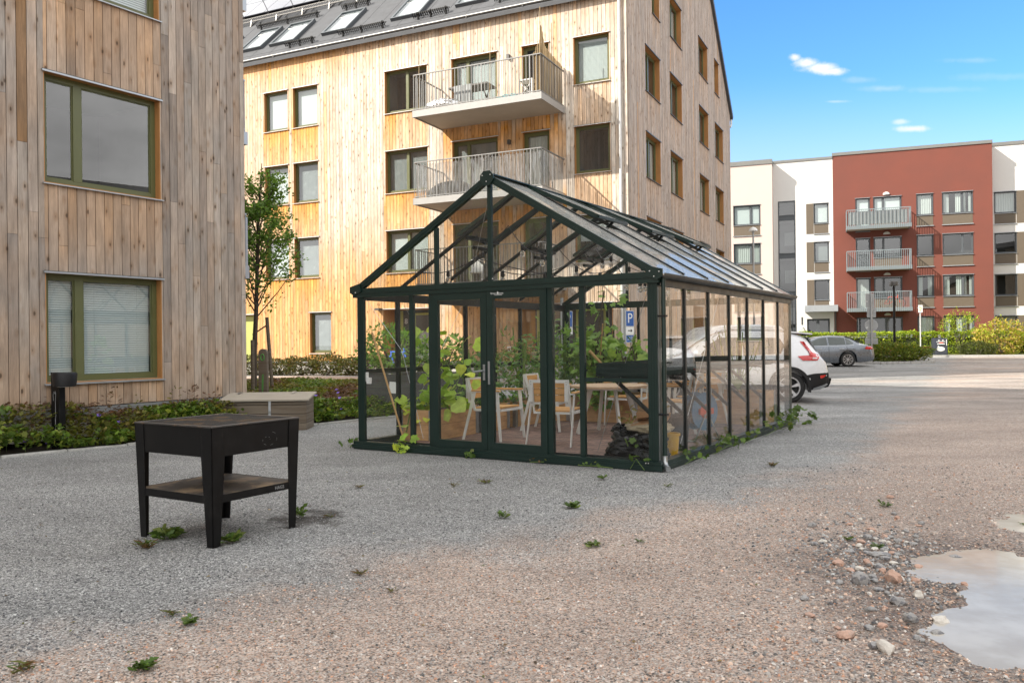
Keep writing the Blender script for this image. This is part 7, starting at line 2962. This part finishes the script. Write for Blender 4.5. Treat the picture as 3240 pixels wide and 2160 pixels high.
RED = [(.16, .08, .05), (.13, .065, .04), (.20, .12, .07), (.12, .08, .04)]
OLV = [(.15, .155, .03), (.18, .18, .035), (.12, .13, .03), (.21, .17, .045)]
GRN = [(.11, .18, .03), (.15, .23, .035), (.085, .14, .028), (.22, .25, .045)]
L = Leaves()
LF = Leaves()
N0 = 6400
stems_ = []
while len(stems_) < N0:
    x, y = rnd.uniform(-10.5, -1.6), rnd.uniform(7.5, 22.3)
    if not inpoly(x, y, bed):
        continue
    if y > 16.5 and x > -3.2 and rnd.random() < .2:
        continue
    stems_.append((x, y))
for (x, y) in stems_:
    if -5.02 < x < -3.3 and 14.0 < y < 14.95:
        continue
    if (x + 6.47) ** 2 + (y - 11.78) ** 2 < .02:
        continue
    dk = distline(x, y, KL)
    h = .20 + .44 * sstep(0, .45, dk) + (.16 if x < -6.3 else 0) + .13 * noise.noise(Vector((x * .9, y * .9, 1))) + 0
    if y > 16:
        h *= .82
    h *= .80
    if y > 15.6:
        h = min(h, .42)
    h = max(.08, h)
    n_ = noise.noise(Vector((x * .7 + 3, y * .7, 0))) + .5 * noise.noise(Vector((x * 2, y * 2, 4)))
    redness = n_ + (.30 if dk > .5 else -.25) + (.30 if x < -7.2 else 0) + (-.25 if y > 17 else 0) + (-.35 if x > -3.4 else 0)
    pal_ = RED if redness > .20 else (OLV if redness > -.12 else GRN)
    k = 13
    zb = gz(x, y)
    ang = nr.rand(k) * 2 * PI
    rad = .10 * nr.rand(k) ** .5
    zz = h * (.25 + .75 * nr.rand(k) ** .6)
    P = np.column_stack([x + rad * np.cos(ang), y + rad * np.sin(ang), zb + zz])
    D = np.column_stack([np.cos(ang), np.sin(ang), .25 + .3 * nr.rand(k)])
    kind = 'tooth' if redness > 0 else 'lobed'
    near = y < 15.5
    if not near:
        kind = 'oval'
    L.add(kind, P, D, rdir(k, 1.3), (.066 if kind != 'lobed' else .06) * (1 + .3 * nr.normal(size=k)), pal(k, pal_, .22))
o = L.build('ground_cover', M['leaf'])
tag(o, 'mixed bed of reddish brown and green low shrubs with geranium leaves', 'ground cover', kind='stuff')


# tall sprigs standing out of the bed
for i in range(26):
    x = rnd.uniform(-9.4, -4.9)
    y = 15 + (x + 4.83) * 1.52 - rnd.uniform(.25, 1.0)
    if inpoly(x, y, bed):
        LF_ = 1
        k = 22
        h = rnd.uniform(.55, .85)
        zz = h * nr.rand(k) ** .5
        ang = nr.rand(k) * 2 * PI
        P = np.column_stack([x + .05 * np.cos(ang) + .05 * zz, y + .05 * np.sin(ang), gz(x, y) + zz])
        LF.add('tooth', P, np.column_stack([np.cos(ang), np.sin(ang), .5 + 0 * ang]), rdir(k, 1.), .07, pal(k, RED if i % 3 else OLV, .2))
tag(LF.build('ground_cover', M['leaf']), 'taller red-leaved sprigs rising along the timber wall', 'ground cover', kind='stuff')

# violet cranesbill flowers
fl = []
FLL = ['violet flower furthest left at the front of the bed', 'violet flower low in the bed near the left edge', 'violet flower left of the bollard lamp near the kerb', 'violet flower just right of the bollard lamp post', 'left one of the two violet flowers between bollard lamp and grill', 'right one of the two violet flowers between bollard lamp and grill', 'violet flower above the pair between bollard lamp and grill', 'small pale violet flower high in the bed right of the bollard lamp', 'violet flower close to the left edge of the grill, upper', 'violet flower left of the grill in yellowish leaves', 'small violet flower under the timber wall above the grill corner', 'violet flower right above the left grill corner', 'violet flower right of the chest, top of the group', 'violet flower right of the chest, just below the top one', 'violet flower right of the chest in the middle of the bed', 'violet flower right of the chest nearest to it', 'violet flower nearest the greenhouse left corner', 'violet flower right of the chest left of the middle one', 'violet flower behind the chest lid corner']
for (px, py) in ((20, 1410), (80, 1400), (150, 1404), (225, 1348), (305, 1395), (318, 1390), (345, 1350), (313, 1318), (410, 1333), (375, 1340), (388, 1302), (412, 1305), (1065, 1236), (1070, 1246), (1080, 1298), (1036, 1310), (1112, 1315), (1075, 1262), (1000, 1255)):
    # sight line meets the foliage surface a little above the ground
    f_, H_ = 2617.3, 1.45
    uu, vv_ = (px - 1620) / f_, (1080 - py) / f_
    c_, s_ = math.cos(.011), math.sin(.011)
    u0, v0 = uu * c_ + vv_ * s_, -uu * s_ + vv_ * c_ + .00148
    for hgt in (.5, .42, .36, .3, .25, .2, .15, .1, .06):
        tt = (H_ - hgt) / -v0
        if inpoly(u0 * tt, tt - .05, bed):
            break
    fl.append((u0 * tt, tt, hgt + .02))
for i, (x, y, z) in enumerate(fl):
    mb = MB()
    n_ = 5
    v_ = [(0, 0, 0)]
    f2 = []
    for k in range(n_):
        a = 2 * PI * k / n_
        b = 2 * PI / n_ * .42
        o_ = len(v_)
        v_ += [(.012 * math.cos(a - b), .012 * math.sin(a - b), .002), (.030 * math.cos(a - b * .8), .030 * math.sin(a - b * .8), .012), (.034 * math.cos(a + b * .8), .034 * math.sin(a + b * .8), .012), (.012 * math.cos(a + b), .012 * math.sin(a + b), .002)]
        f2.append((0, o_, o_ + 1, o_ + 2, o_ + 3))
    mb.add(v_, f2)
    zb = gz(x, y)
    o = empty('cranesbill_flower', (x, y, zb), 0, FLL[i], 'flower', 'violet flowers in the planting bed')
    pe = mb.build('petals', M['petal'], o, (0, 0, z - zb), (R(rnd.uniform(20, 60)), 0, rnd.uniform(-.6, .6)))
    MB().tube([(0, 0, 0), (0, 0, z - zb)], .003, 4).build('stem', M['stemg'], o)

# low shrubs under the pale block's wall
for i, (px_, Y_) in enumerate(((-8.6, 30.3), (-7.6, 29.9), (-6.6, 29.6), (-5.7, 29.2), (-4.9, 28.9), (-9.6, 30.8), (-3.3, 28.0), (-10.8, 31.4))):
    shrub('border_shrub', px_, Y_, .66, .45, .60 + .08 * (i % 3), 2100, [(.085, .095, .03), (.12, .12, .04), (.15, .10, .04), (.07, .09, .025)], .075,
          ['low mottled shrub under the wall, second from the left of its row', 'low mottled shrub under the pine wall left of the small window', 'low shrub under the small ground floor window', 'low shrub in the middle of the row below the pine wall',
           'rounder shrub at the right end of the row below the pine wall', 'leftmost visible low shrub by the green door', 'small dark shrub at the pine wall just left of the greenhouse', 'low shrub hidden behind the young tree'][i],
          stems=3, group='low shrubs along the pine wall')

# dark board planter with plants behind the greenhouse's left wall
t = empty('board_planter', (-3.10, 16.9, gz(-2.5, 16.9) - .02), -R(12), 'tall dark stained board planter seen through the left greenhouse panes', 'planter')
mb = MB()
for k in range(6):
    z0, z1 = k * .145, k * .145 + .138
    mb.box(0, 2.5, 0, .045, z0, z1)
    mb.box(0, .045, .045, 1.3, z0, z1)
    mb.box(2.455, 2.5, .045, 1.3, z0, z1)
mb.box(.0, 2.5, -.02, .07, .875, .91)
mb.build('boards', M['greywood'], t)
MB().box(.05, 2.45, .05, 1.3, .0, .80).build('soil', M['soil'], t)
mb = MB()
mb.box(.55, .70, -.012, -.004, .55, .78)
mb.build('notice', M['signw'], t, rot=(0, R(6), 0))
shrub('berry_bush', -2.5, 17.5, .75, .5, .95, 1100, VIN, .10, 'leafy green bush growing in the dark board planter', z0=.85, stems=6)
shrub('berry_bush', -1.4, 17.3, .55, .45, .75, 700, TR, .09, 'smaller green bush at the right end of the dark board planter', z0=.85, stems=6)
# shrubs behind the greenhouse
shrub('hedge_bush', .3, 22.6, 1.1, .7, 1.0, 1500, [(.16, .15, .04), (.12, .12, .03), (.20, .17, .05)], .09, 'olive bush beyond the back wall of the greenhouse left of the parking signs')
shrub('hedge_bush', 2.2, 23.5, .9, .6, .9, 1200, [(.13, .13, .03), (.10, .11, .03)], .09, 'olive bush beyond the greenhouse between the two parking signs')
shrub('hedge_bush', 4.2, 24.4, .8, .6, .85, 1000, [(.14, .13, .05), (.10, .11, .03)], .08, 'low brownish bush at the corner of the pale block')

# parking signs
for k, (x, y, lab) in enumerate(((2.95, 21.6, 'blue parking sign with arrow and text plates on a pole right of the grape vine'), (1.30, 21.4, 'blue parking sign on a pole half hidden by the grape vine leaves'))):
    z = gz(x, y)
    t = empty('parking_sign', (x, y, z), -R(8), lab, 'sign', 'parking signs behind the greenhouse')
    MB().tube([(0, 0, -.05), (0, 0, 2.95 if k == 0 else 2.3)], .04, 10).build('pole', M['greyp'], t, smooth=True)
    rot = -R(52)
    for (z0, z1, mname) in ((1.84, 2.25, 'blue'), (1.63, 1.83, 'signw'), (1.42, 1.62, 'blue')) if k == 0 else ((1.84, 2.25, 'blue'), (1.63, 1.83, 'signw')):
        z0 -= z
        z1 -= z
        mb = MB()
        mb.box(-.02, .27, -.06, -.05, z0, z1, 0)
        mb.box(-.01, .26, -.064, -.0605, z0 + .01, z1 - .01, 1)
        pl = mb.build('sign_plate', [M['signw'], M[mname]], t, rot=(0, 0, R(44)) if k == 0 else (0, 0, R(30)))
        if z1 - z0 > .3:
            text('lettering', 'P', .36, M['letters'], pl, (.125, -.066, (z0 + z1) / 2), ext=.001)
        elif mname == 'signw':
            q = MB()
            q.box(.05, .16, -.068, -.064, (z0 + z1) / 2 - .012, (z0 + z1) / 2 + .012)
            q.prism([(.15, -.068, (z0 + z1) / 2 - .045), (.21, -.068, (z0 + z1) / 2), (.15, -.068, (z0 + z1) / 2 + .045)], (0, .004, 0))
            q.build('arrow', M['letterk'], pl)
        else:
            text('lettering', 'Boende\nparkering', .055, M['letters'], pl, (.125, -.066, (z0 + z1) / 2 + .01), ext=.001)
MB().box(-.09, .09, -.05, .05, 0, .14).build('grit_box', M['yellow'], None, (3.62, 23.2, .9))
tag(bpy.data.objects['grit_box'], 'small yellow box fixed low on the pale block corner', 'box')

# bicycle by the entrance of the pale block
p = onB(-8.4, -1.0, 0)
t = empty('bicycle', (p[0], p[1], .36), -R(35), 'blue bicycle parked by the entrance, seen through the left greenhouse door', 'bicycle')
for x in (-.52, .52):
    mb = MB()
    mb.tube([(x + .33 * math.cos(a), 0, .34 + .33 * math.sin(a)) for a in [i * PI / 10 for i in range(21)]], .02, 5, cap=False)
    mb.build('wheel', M['rubber'], t)
mb = MB()
for a, b in (((-.52, .34), (-.15, .34)), ((-.15, .34), (-.28, .86)), ((-.28, .82), (.36, .80)), ((-.15, .34), (.36, .78)), ((-.52, .34), (-.25, .74)), ((.52, .34), (.34, 1.0))):
    mb.bar((a[0], 0, a[1]), (b[0], 0, b[1]), .045, .045)
M['bikeb'] = pmat('blue_enamel', (.06, .16, .62), .35)
mb.build('frame', M['bikeb'], t)
MB().tube([(.30, -.3, 1.08), (.36, 0, 1.02), (.30, .3, 1.08)], .018, 6).build('handlebar', M['steel'], t)
MB().box(-.42, -.18, -.07, .07, .90, .95).build('saddle', M['blackp'], t)


# ------------------------------------------------------------------ weeds on the gravel
WG = [(.085, .15, .03), (.115, .19, .035), (.07, .12, .025), (.16, .20, .05)]
WB = [(.16, .09, .04), (.12, .08, .03), (.12, .13, .03)]


def weed(x, y, r, n, kind, s, cols, label, h=.10, cat='weed', group='weeds growing in the gravel'):
    r *= .66
    s *= .60
    h *= .75
    n = int(n * 1.4)
    t = Leaves()
    ang = nr.rand(n) * 2 * PI
    P = np.column_stack([r * .25 * nr.normal(size=n), r * .25 * nr.normal(size=n), .004 + h * .4 * nr.rand(n)])
    D = np.column_stack([np.cos(ang), np.sin(ang), .25 + .55 * nr.rand(n) * h / .1])
    t.add(kind, P, D, rdir(n, 1.5), s * (1 + .25 * nr.normal(size=n)), pal(n, cols, .15))
    o = t.build('weed', M['leaf'], None, (x, y, gz(x, y)))
    return tag(o, label, cat, group)


weed(-2.61, 6.27, .16, 46, 'tooth', .16, WG, 'jagged green dandelion clump by the left foot of the grill', .12)
weed(-2.66, 5.98, .12, 36, 'blade', .14, WB + WG[:1], 'half withered clump in front of the dandelion at the grill', .09)
weed(-2.08, 6.10, .12, 34, 'tooth', .14, WG, 'green tuft right behind the front foot of the grill', .12)
weed(-1.80, 6.95, .10, 22, 'tooth', .10, WG, 'leafy sprig behind the right leg of the grill', .25)
weed(-1.55, 6.98, .10, 16, 'blade', .10, WG[2:] + WB, 'flat weed runner just right of the grill', .03)
weed(-.29, 8.6, .12, 26, 'blade', .12, WG[2:] + WB, 'flat dull weed in front of the double doors', .05)
weed(-.61, 8.36, .08, 14, 'blade', .09, WB, 'small brown weed left in front of the doors')
weed(.51, 7.26, .10, 34, 'tooth', .11, WG, 'bright green tuft in the middle of the gravel', .08)
weed(-.09, 6.84, .09, 22, 'tooth', .09, WG, 'small upright weed left of the bright middle tuft', .12)
weed(-1.56, 8.37, .10, 18, 'blade', .10, WB, 'brownish weed between grill and greenhouse', .04)
weed(1.55, 8.3, .09, 16, 'blade', .09, WG[2:] + WB, 'flat weed in front of the greenhouse corner', .04)
weed(.57, 5.89, .09, 24, 'tooth', .08, WG[2:], 'dull green weed low in the middle of the pink gravel', .05)
weed(.91, 5.97, .05, 12, 'tooth', .06, WG, 'tiny weed right of the dull one on the pink gravel', .05)
weed(-.98, 5.23, .08, 18, 'blade', .10, WB, 'dry brown weed on the pink gravel left of centre', .03)
weed(-.72, 4.85, .06, 12, 'blade', .07, WB, 'dry brown sprig nearest the centre bottom', .03)
weed(-1.85, 4.47, .09, 22, 'blade', .10, WG[2:] + WB, 'dull weed below the grill', .05)
weed(-1.71, 4.33, .08, 20, 'tooth', .08, WG, 'green weed below the grill beside the dull one', .05)
weed(-1.67, 3.73, .10, 34, 'tooth', .09, WG, 'mossy green clump at the bottom left edge', .06)
weed(-2.22, 3.72, .10, 24, 'blade', .10, WB + WG[:1], 'brownish clump in the bottom left corner', .06)
weed(2.98, 9.51, .10, 24, 'blade', .12, WB, 'dry reddish weed right of the greenhouse', .08)
weed(3.20, 7.15, .07, 18, 'tooth', .08, WG, 'green tuft among the stones behind the puddle', .06)
weed(2.52, 5.75, .07, 18, 'tooth', .07, WG, 'green tuft between stones at the puddle edge', .06)
weed(2.42, 6.0, .06, 14, 'tooth', .06, WG[2:], 'small moss tuft in the stony patch', .04)
weed(2.86, 4.55, .06, 16, 'blade', .08, WG[2:], 'olive weed standing in the big puddle', .07)
weed(.95, 8.72, .06, 14, 'tooth', .09, WG, 'small weed at the greenhouse base left of the black sack', .10)
weed(4.0, 6.5, .07, 18, 'blade', .07, WG, 'green weed at the edge of the small far puddle', .06)


def creeper(pts, n, label, h=.16, s=.085, cols=WG):
    s *= .76
    h *= .8
    n = max(5, int(n * .75))
    t = Leaves()
    q = MB()
    z0 = [Vector((*GW(p[0], p[1]), )[:3]) for p in pts]
    base = Vector((z0[0].x, z0[0].y, gz(z0[0].x, z0[0].y)))
    loc = [Vector((p.x - base.x, p.y - base.y, .02 + h * .35 * (i % 2))) for i, p in enumerate(z0)]
    if len(loc) > 1:
        q.tube(loc, .004, 4)
    for a, b in zip(loc[:-1], loc[1:]):
        m_ = max(3, int(n / (len(loc) - 1)))
        tt = nr.rand(m_)
        P = np.array([list(a)]) * (1 - tt[:, None]) + np.array([list(b)]) * tt[:, None] + np.column_stack([nr.normal(size=m_) * .05, nr.normal(size=m_) * .05, nr.rand(m_) * h])
        t.add('lobed', P, rdir(m_, .2), rdir(m_, 1.0) + np.array([[-.3, -.8, .3]]), s * (1 + .3 * nr.normal(size=m_)), pal(m_, cols, .15))
    o = empty('creeping_weed', base, 0, label, 'weed', 'creepers along the greenhouse base')
    t.build('foliage', M['leaf'], o)
    q.build('stem', M['stemg'], o)


creeper([(-.30, -.10), (-.22, -.12), (-.12, -.12)], 9, 'pointed leaves climbing at the right front corner pane', .42, .10)
creeper([(.10, .55), (.13, .85), (.12, 1.15)], 24, 'leafy creeper on the side base nearest the corner')
creeper([(.12, 1.5), (.16, 2.0), (.12, 2.5)], 44, 'dense creeper along the middle of the side base', .18)
creeper([(.14, 2.7), (.2, 3.1), (.13, 3.4)], 20, 'loose creeper right of the dense one')
creeper([(.14, 3.9), (.22, 4.4), (.16, 4.8), (.3, 4.7)], 52, 'bushy creeper further along the side base', .26, .10)
creeper([(.15, 5.1), (.2, 5.6), (.3, 6.1)], 44, 'creeper at the far end of the side base', .26, .10)
creeper([(.28, 6.15), (.36, 6.22)], 14, 'creeper shoot spreading past the far corner', .28, .11)
creeper([(-3.62, -.12), (-3.5, -.14)], 14, 'yellowish broad-leaved weed at the base under the leaning handle', .18, .13, CUC)
creeper([(-2.55, -.11), (-2.4, -.12)], 8, 'small broad-leaved weed below the left door', .10, .09)
creeper([(-4.62, -.05), (-4.55, -.08)], 7, 'few leaves at the left front corner of the base', .12, .10)
creeper([(-.95, -.12), (-.7, -.15), (-.5, -.13)], 12, 'sparse low leaves below the front right pane', .05, .05)
creeper([(-1.6, -.12), (-1.4, -.13)], 8, 'tiny withered weed below the right door jamb', .06, .05, WB)

# ------------------------------------------------------------------ stones and loose chippings
def stone(x, y, s, mat, label, group, seed, sq=.6, cat='stone'):
    import bmesh
    bm = bmesh.new()
    bmesh.ops.create_icosphere(bm, subdivisions=2, radius=1)
    for v_ in bm.verts:
        c = v_.co.copy()
        k = 1 + .35 * noise.noise(c * 1.3 + Vector((seed * 7.1, 0, 0))) + .15 * noise.noise(c * 3.5 + Vector((0, seed * 3.3, 0)))
        v_.co = Vector((c.x * k, c.y * k * .75, c.z * k * sq)) * s
    me = bpy.data.meshes.new('stone')
    bm.to_mesh(me)
    bm.free()
    me.materials.append(mat)
    o = link('stone', me, None, (x, y, gz(x, y) + s * sq * .45), (0, 0, seed * 1.7))
    return tag(o, label, cat, group)


# picture positions of the larger stones (x, y in photo pixels, radius in m)
def ground_at(px, py):
    f_ = 2617.3
    uu, vv_ = (px - 1620) / f_, (1080 - py) / f_
    c_, s_ = math.cos(.011), math.sin(.011)
    u0, v0 = uu * c_ + vv_ * s_, -uu * s_ + vv_ * c_ + .00148
    tt = 1.45 / -v0
    return u0 * tt, tt


named = [(2825, 1832, .060, 'stonep', 'largest pinkish granite stone beside the puddle', .7), (2722, 1838, .055, 'stone', 'tall pale grey stone left of the pink one', .9), (2802, 2055, .045, 'stonew', 'white stone lowest in the gravel below the puddle', .8),
         (2672, 2010, .050, 'stonep', 'flat brownish stone at the bottom of the stony patch', .5), (2840, 1905, .048, 'stone', 'speckled grey stone at the left shore of the puddle', .6), (2975, 1950, .052, 'stonew', 'cream stone at the puddle rim with its reflection', .45),
         (3022, 1750, .045, 'stone', 'grey stone lying in the brown part of the puddle', .5), (2905, 1885, .038, 'stonew', 'rounded light stone above the cream one', .7), (2880, 1960, .036, 'stone', 'blue-grey stone left of the cream stone', .8),
         (2745, 1700, .045, 'stone', 'dark edged grey stone at the top of the stony heap', .6), (2785, 1755, .075, 'stone', 'broad flat grey slab in the middle of the stony heap', .25), (2653, 1780, .050, 'stonep', 'long pale pink stone at the left of the stony heap', .4),
         (2570, 1663, .036, 'stone', 'lone grey stone on the pink gravel left of the heap', .6), (2782, 1795, .045, 'stone', 'rounded grey stone in front of the flat slab', .5), (2720, 1642, .022, 'stonew', 'small white stone above the heap', .5),
         (3050, 1838, .022, 'stonep', 'small orange stone standing in the puddle', .7), (2905, 1782, .035, 'stonep', 'rusty pink stone at the top left shore of the puddle', .6), (2780, 1862, .034, 'stone', 'dark flat stone below the large pink one', .4), (2545, 1890, .030, 'stone', 'pale grey chip far left of the puddle', .5),
         (2432, 1865, .020, 'stone', 'small pale chip furthest left', .5), (2750, 1985, .032, 'stone', 'light speckled stone low left of the puddle', .5)]
for i, (px, py, r_, mt, lb, sq) in enumerate(named):
    x, y = ground_at(px, py)
    stone(x, y, r_, M[mt], lb, 'larger stones around the puddle', i + 1, sq)
rs = random.Random(77)
for i in range(105):
    k = i % 7
    px = rs.gauss(2790, 60) if i < 75 else rs.uniform(2560, 3000)
    py = rs.gauss(1730, 60) if i < 75 else rs.uniform(1640, 2100)
    x, y = ground_at(px, py)
    if inpoly(x, y, pud) and rs.random() < .6:
        continue
    mk_ = rs.choice(['stone', 'stone', 'stone', 'stonep', 'stonew'])
    stone(x, y, rs.uniform(.014, .034), M[mk_], {'stone': 'small grey stone among the loose stones left of the puddle', 'stonep': 'small pinkish stone among the loose stones left of the puddle', 'stonew': 'small whitish stone among the loose stones left of the puddle'}[mk_], 'small stones beside the puddle', i + 50, rs.uniform(.35, .7))

# chippings: thousands of stones strewn over the near gravel
tv = np.array([(-1, -.6, 0), (.9, -.75, .05), (1.1, .6, 0), (-.7, .8, .08), (-.55, -.3, .9), (.6, -.35, .75), (.5, .45, .95), (-.4, .4, .7)])
tf = [(0, 1, 5, 4), (1, 2, 6, 5), (2, 3, 7, 6), (3, 0, 4, 7), (4, 5, 6, 7)]
TM['chip'] = ([tuple(p * np.array([.5, .5, .5]) + np.array([0, 0, 0])) for p in tv], tf)
L = Leaves()
n = 36000
yy = 3.2 + 6.3 * nr.rand(n) ** 1.5
xx = (nr.rand(n) * 1.5 - .72) * yy * .93
keep = np.ones(n, bool)
Dx = np.column_stack([nr.normal(size=n), nr.normal(size=n), .25 * nr.normal(size=n)])
size = .005 + .0080 * nr.rand(n) ** 2.7
right = (xx > .25 * yy) & (nr.rand(n) < .35)
size[right] *= 1.5
line = (yy - 5.95 - .80 * xx) + np.array([noise.noise(Vector((a * .6, b * .6, 0))) * 1.6 for a, b in zip(xx, yy)])
P = np.column_stack([xx, yy, [gz(a, b) for a, b in zip(xx, yy)]])
GC = pal(n, [(.15, .15, .155), (.32, .32, .315), (.48, .48, .47), (.23, .232, .235), (.09, .091, .095)], .2)
PC = pal(n, [(.56, .41, .32), (.50, .355, .275), (.60, .49, .41), (.30, .28, .265), (.13, .125, .12), (.62, .58, .54), (.48, .27, .18)], .2)
Cc = np.where((line > 0)[:, None], GC, PC)
keep = ~np.array([inpoly(a, b, pud) and nr.rand() > .06 for a, b in zip(xx, yy)])
for (bx0, by0) in ():
    pass
# coarser rubble patch left of the puddle
n2 = 2600
a_ = nr.normal(size=n2)
b_ = nr.normal(size=n2)
RX, RY = 2.42 + .34 * a_, 5.35 + .62 * b_
ok_ = np.array([3.3 < q for q in RY]) & ~np.array([inpoly(p_, q, pud) and nr.rand() > .12 for p_, q in zip(RX, RY)])
RX, RY = RX[ok_], RY[ok_]
m2 = len(RX)
L.add('chip', np.column_stack([RX, RY, [gz(p_, q) for p_, q in zip(RX, RY)]]), np.column_stack([nr.normal(size=m2), nr.normal(size=m2), .2 * nr.normal(size=m2)]),
      np.column_stack([.2 * nr.normal(size=m2), .2 * nr.normal(size=m2), np.ones(m2)]), .008 + .020 * nr.rand(m2) ** 2.6,
      pal(m2, [(.16, .16, .165), (.30, .30, .295), (.42, .42, .41), (.10, .10, .105), (.38, .27, .21), (.24, .225, .21)], .2))
M['chips'] = leafmat('stone_chips', 0.0, .85)
L.add('chip', P[keep], Dx[keep], np.column_stack([.25 * nr.normal(size=keep.sum()), .25 * nr.normal(size=keep.sum()), np.ones(keep.sum())]), size[keep] * 1.25, Cc[keep])
tag(L.build('gravel_chippings', M['chips']), 'loose grey and pink stone chippings lying on the near gravel', 'gravel', kind='stuff')

# ------------------------------------------------------------------ surroundings outside the frame (seen in reflections)
OB = empty('office_building', (30, 2, 0), R(70), 'low dark roofed building to the right of the camera, mirrored in the near windows', 'building')
MB().box(-22, 22, 0, 12, -.2, 8.0).build('wall', M['oldwood'], OB)
MB().box(-22.4, 22.4, -.4, 12.4, 8.0, 8.8).build('roof', M['felt'], OB)
for i in range(10):
    MB().box(-20 + i * 4, -18.4 + i * 4, -.03, .03, 1.2, 2.8).build('window', M['cglass'], OB)
    MB().box(-20 + i * 4, -18.4 + i * 4, -.03, .03, 4.0, 5.4).build('window', M['cglass'], OB)

# dry leaf litter and splinters blown over the gravel
L = Leaves()
n = 900
yy = 3.4 + 16 * nr.rand(n) ** 1.4
xx = (nr.rand(n) * 1.4 - .66) * yy
sel = np.array([distline(a, b, KL) > .15 and not inpoly(a, b, bed) and not inpoly(a, b, pud) and hz(a, b) < .02 for a, b in zip(xx, yy)])
xx, yy = xx[sel], yy[sel]
n = len(xx)
L.add('oval', np.column_stack([xx, yy, [gz(a, b) + .006 for a, b in zip(xx, yy)]]), np.column_stack([nr.normal(size=n), nr.normal(size=n), .1 * nr.normal(size=n)]), np.column_stack([.3 * nr.normal(size=n), .3 * nr.normal(size=n), np.ones(n)]),
      .014 + .020 * nr.rand(n) ** 2, pal(n, [(.14, .09, .045), (.22, .15, .07), (.09, .06, .035), (.30, .22, .11), (.12, .13, .04)], .2))
tag(L.build('fallen_leaves', M['leaf']), 'tiny dry leaves and bits scattered over the gravel', 'leaf litter', kind='stuff')

# timber block to the right, outside the frame: it is what the long glass side mirrors
OT = empty('timber_office_block', (31.6, 41.4, 0), -R(52), 'brown timber block outside the right edge, mirrored in the long greenhouse side', 'building')
cladding('wall', OT, 0, 26, .5, 9.5, [(a, a + 1.6, z_, z_ + 1.5) for a in (2, 5.4, 8.8, 12.2, 15.6, 19) for z_ in (1.4, 4.5, 7.3)], .29, lambda u, z: .12, M['clad'], seed=71, seg=4, cols=GREY)
for a in (2, 5.4, 8.8, 12.2, 15.6, 19):
    for z_ in (1.4, 4.5, 7.3):
        window(OT, a, z_, 1.6, 1.5, (.5,), None, rec=.12, fw=.09, key='O')
MB().box(0.02, 26, .95, 12, -.2, 9.4).build('core', M['oldwood'], OT)
MB().box(-.3, 26.3, -.3, 12.3, 9.5, 9.9).build('roof', M['felt'], OT)
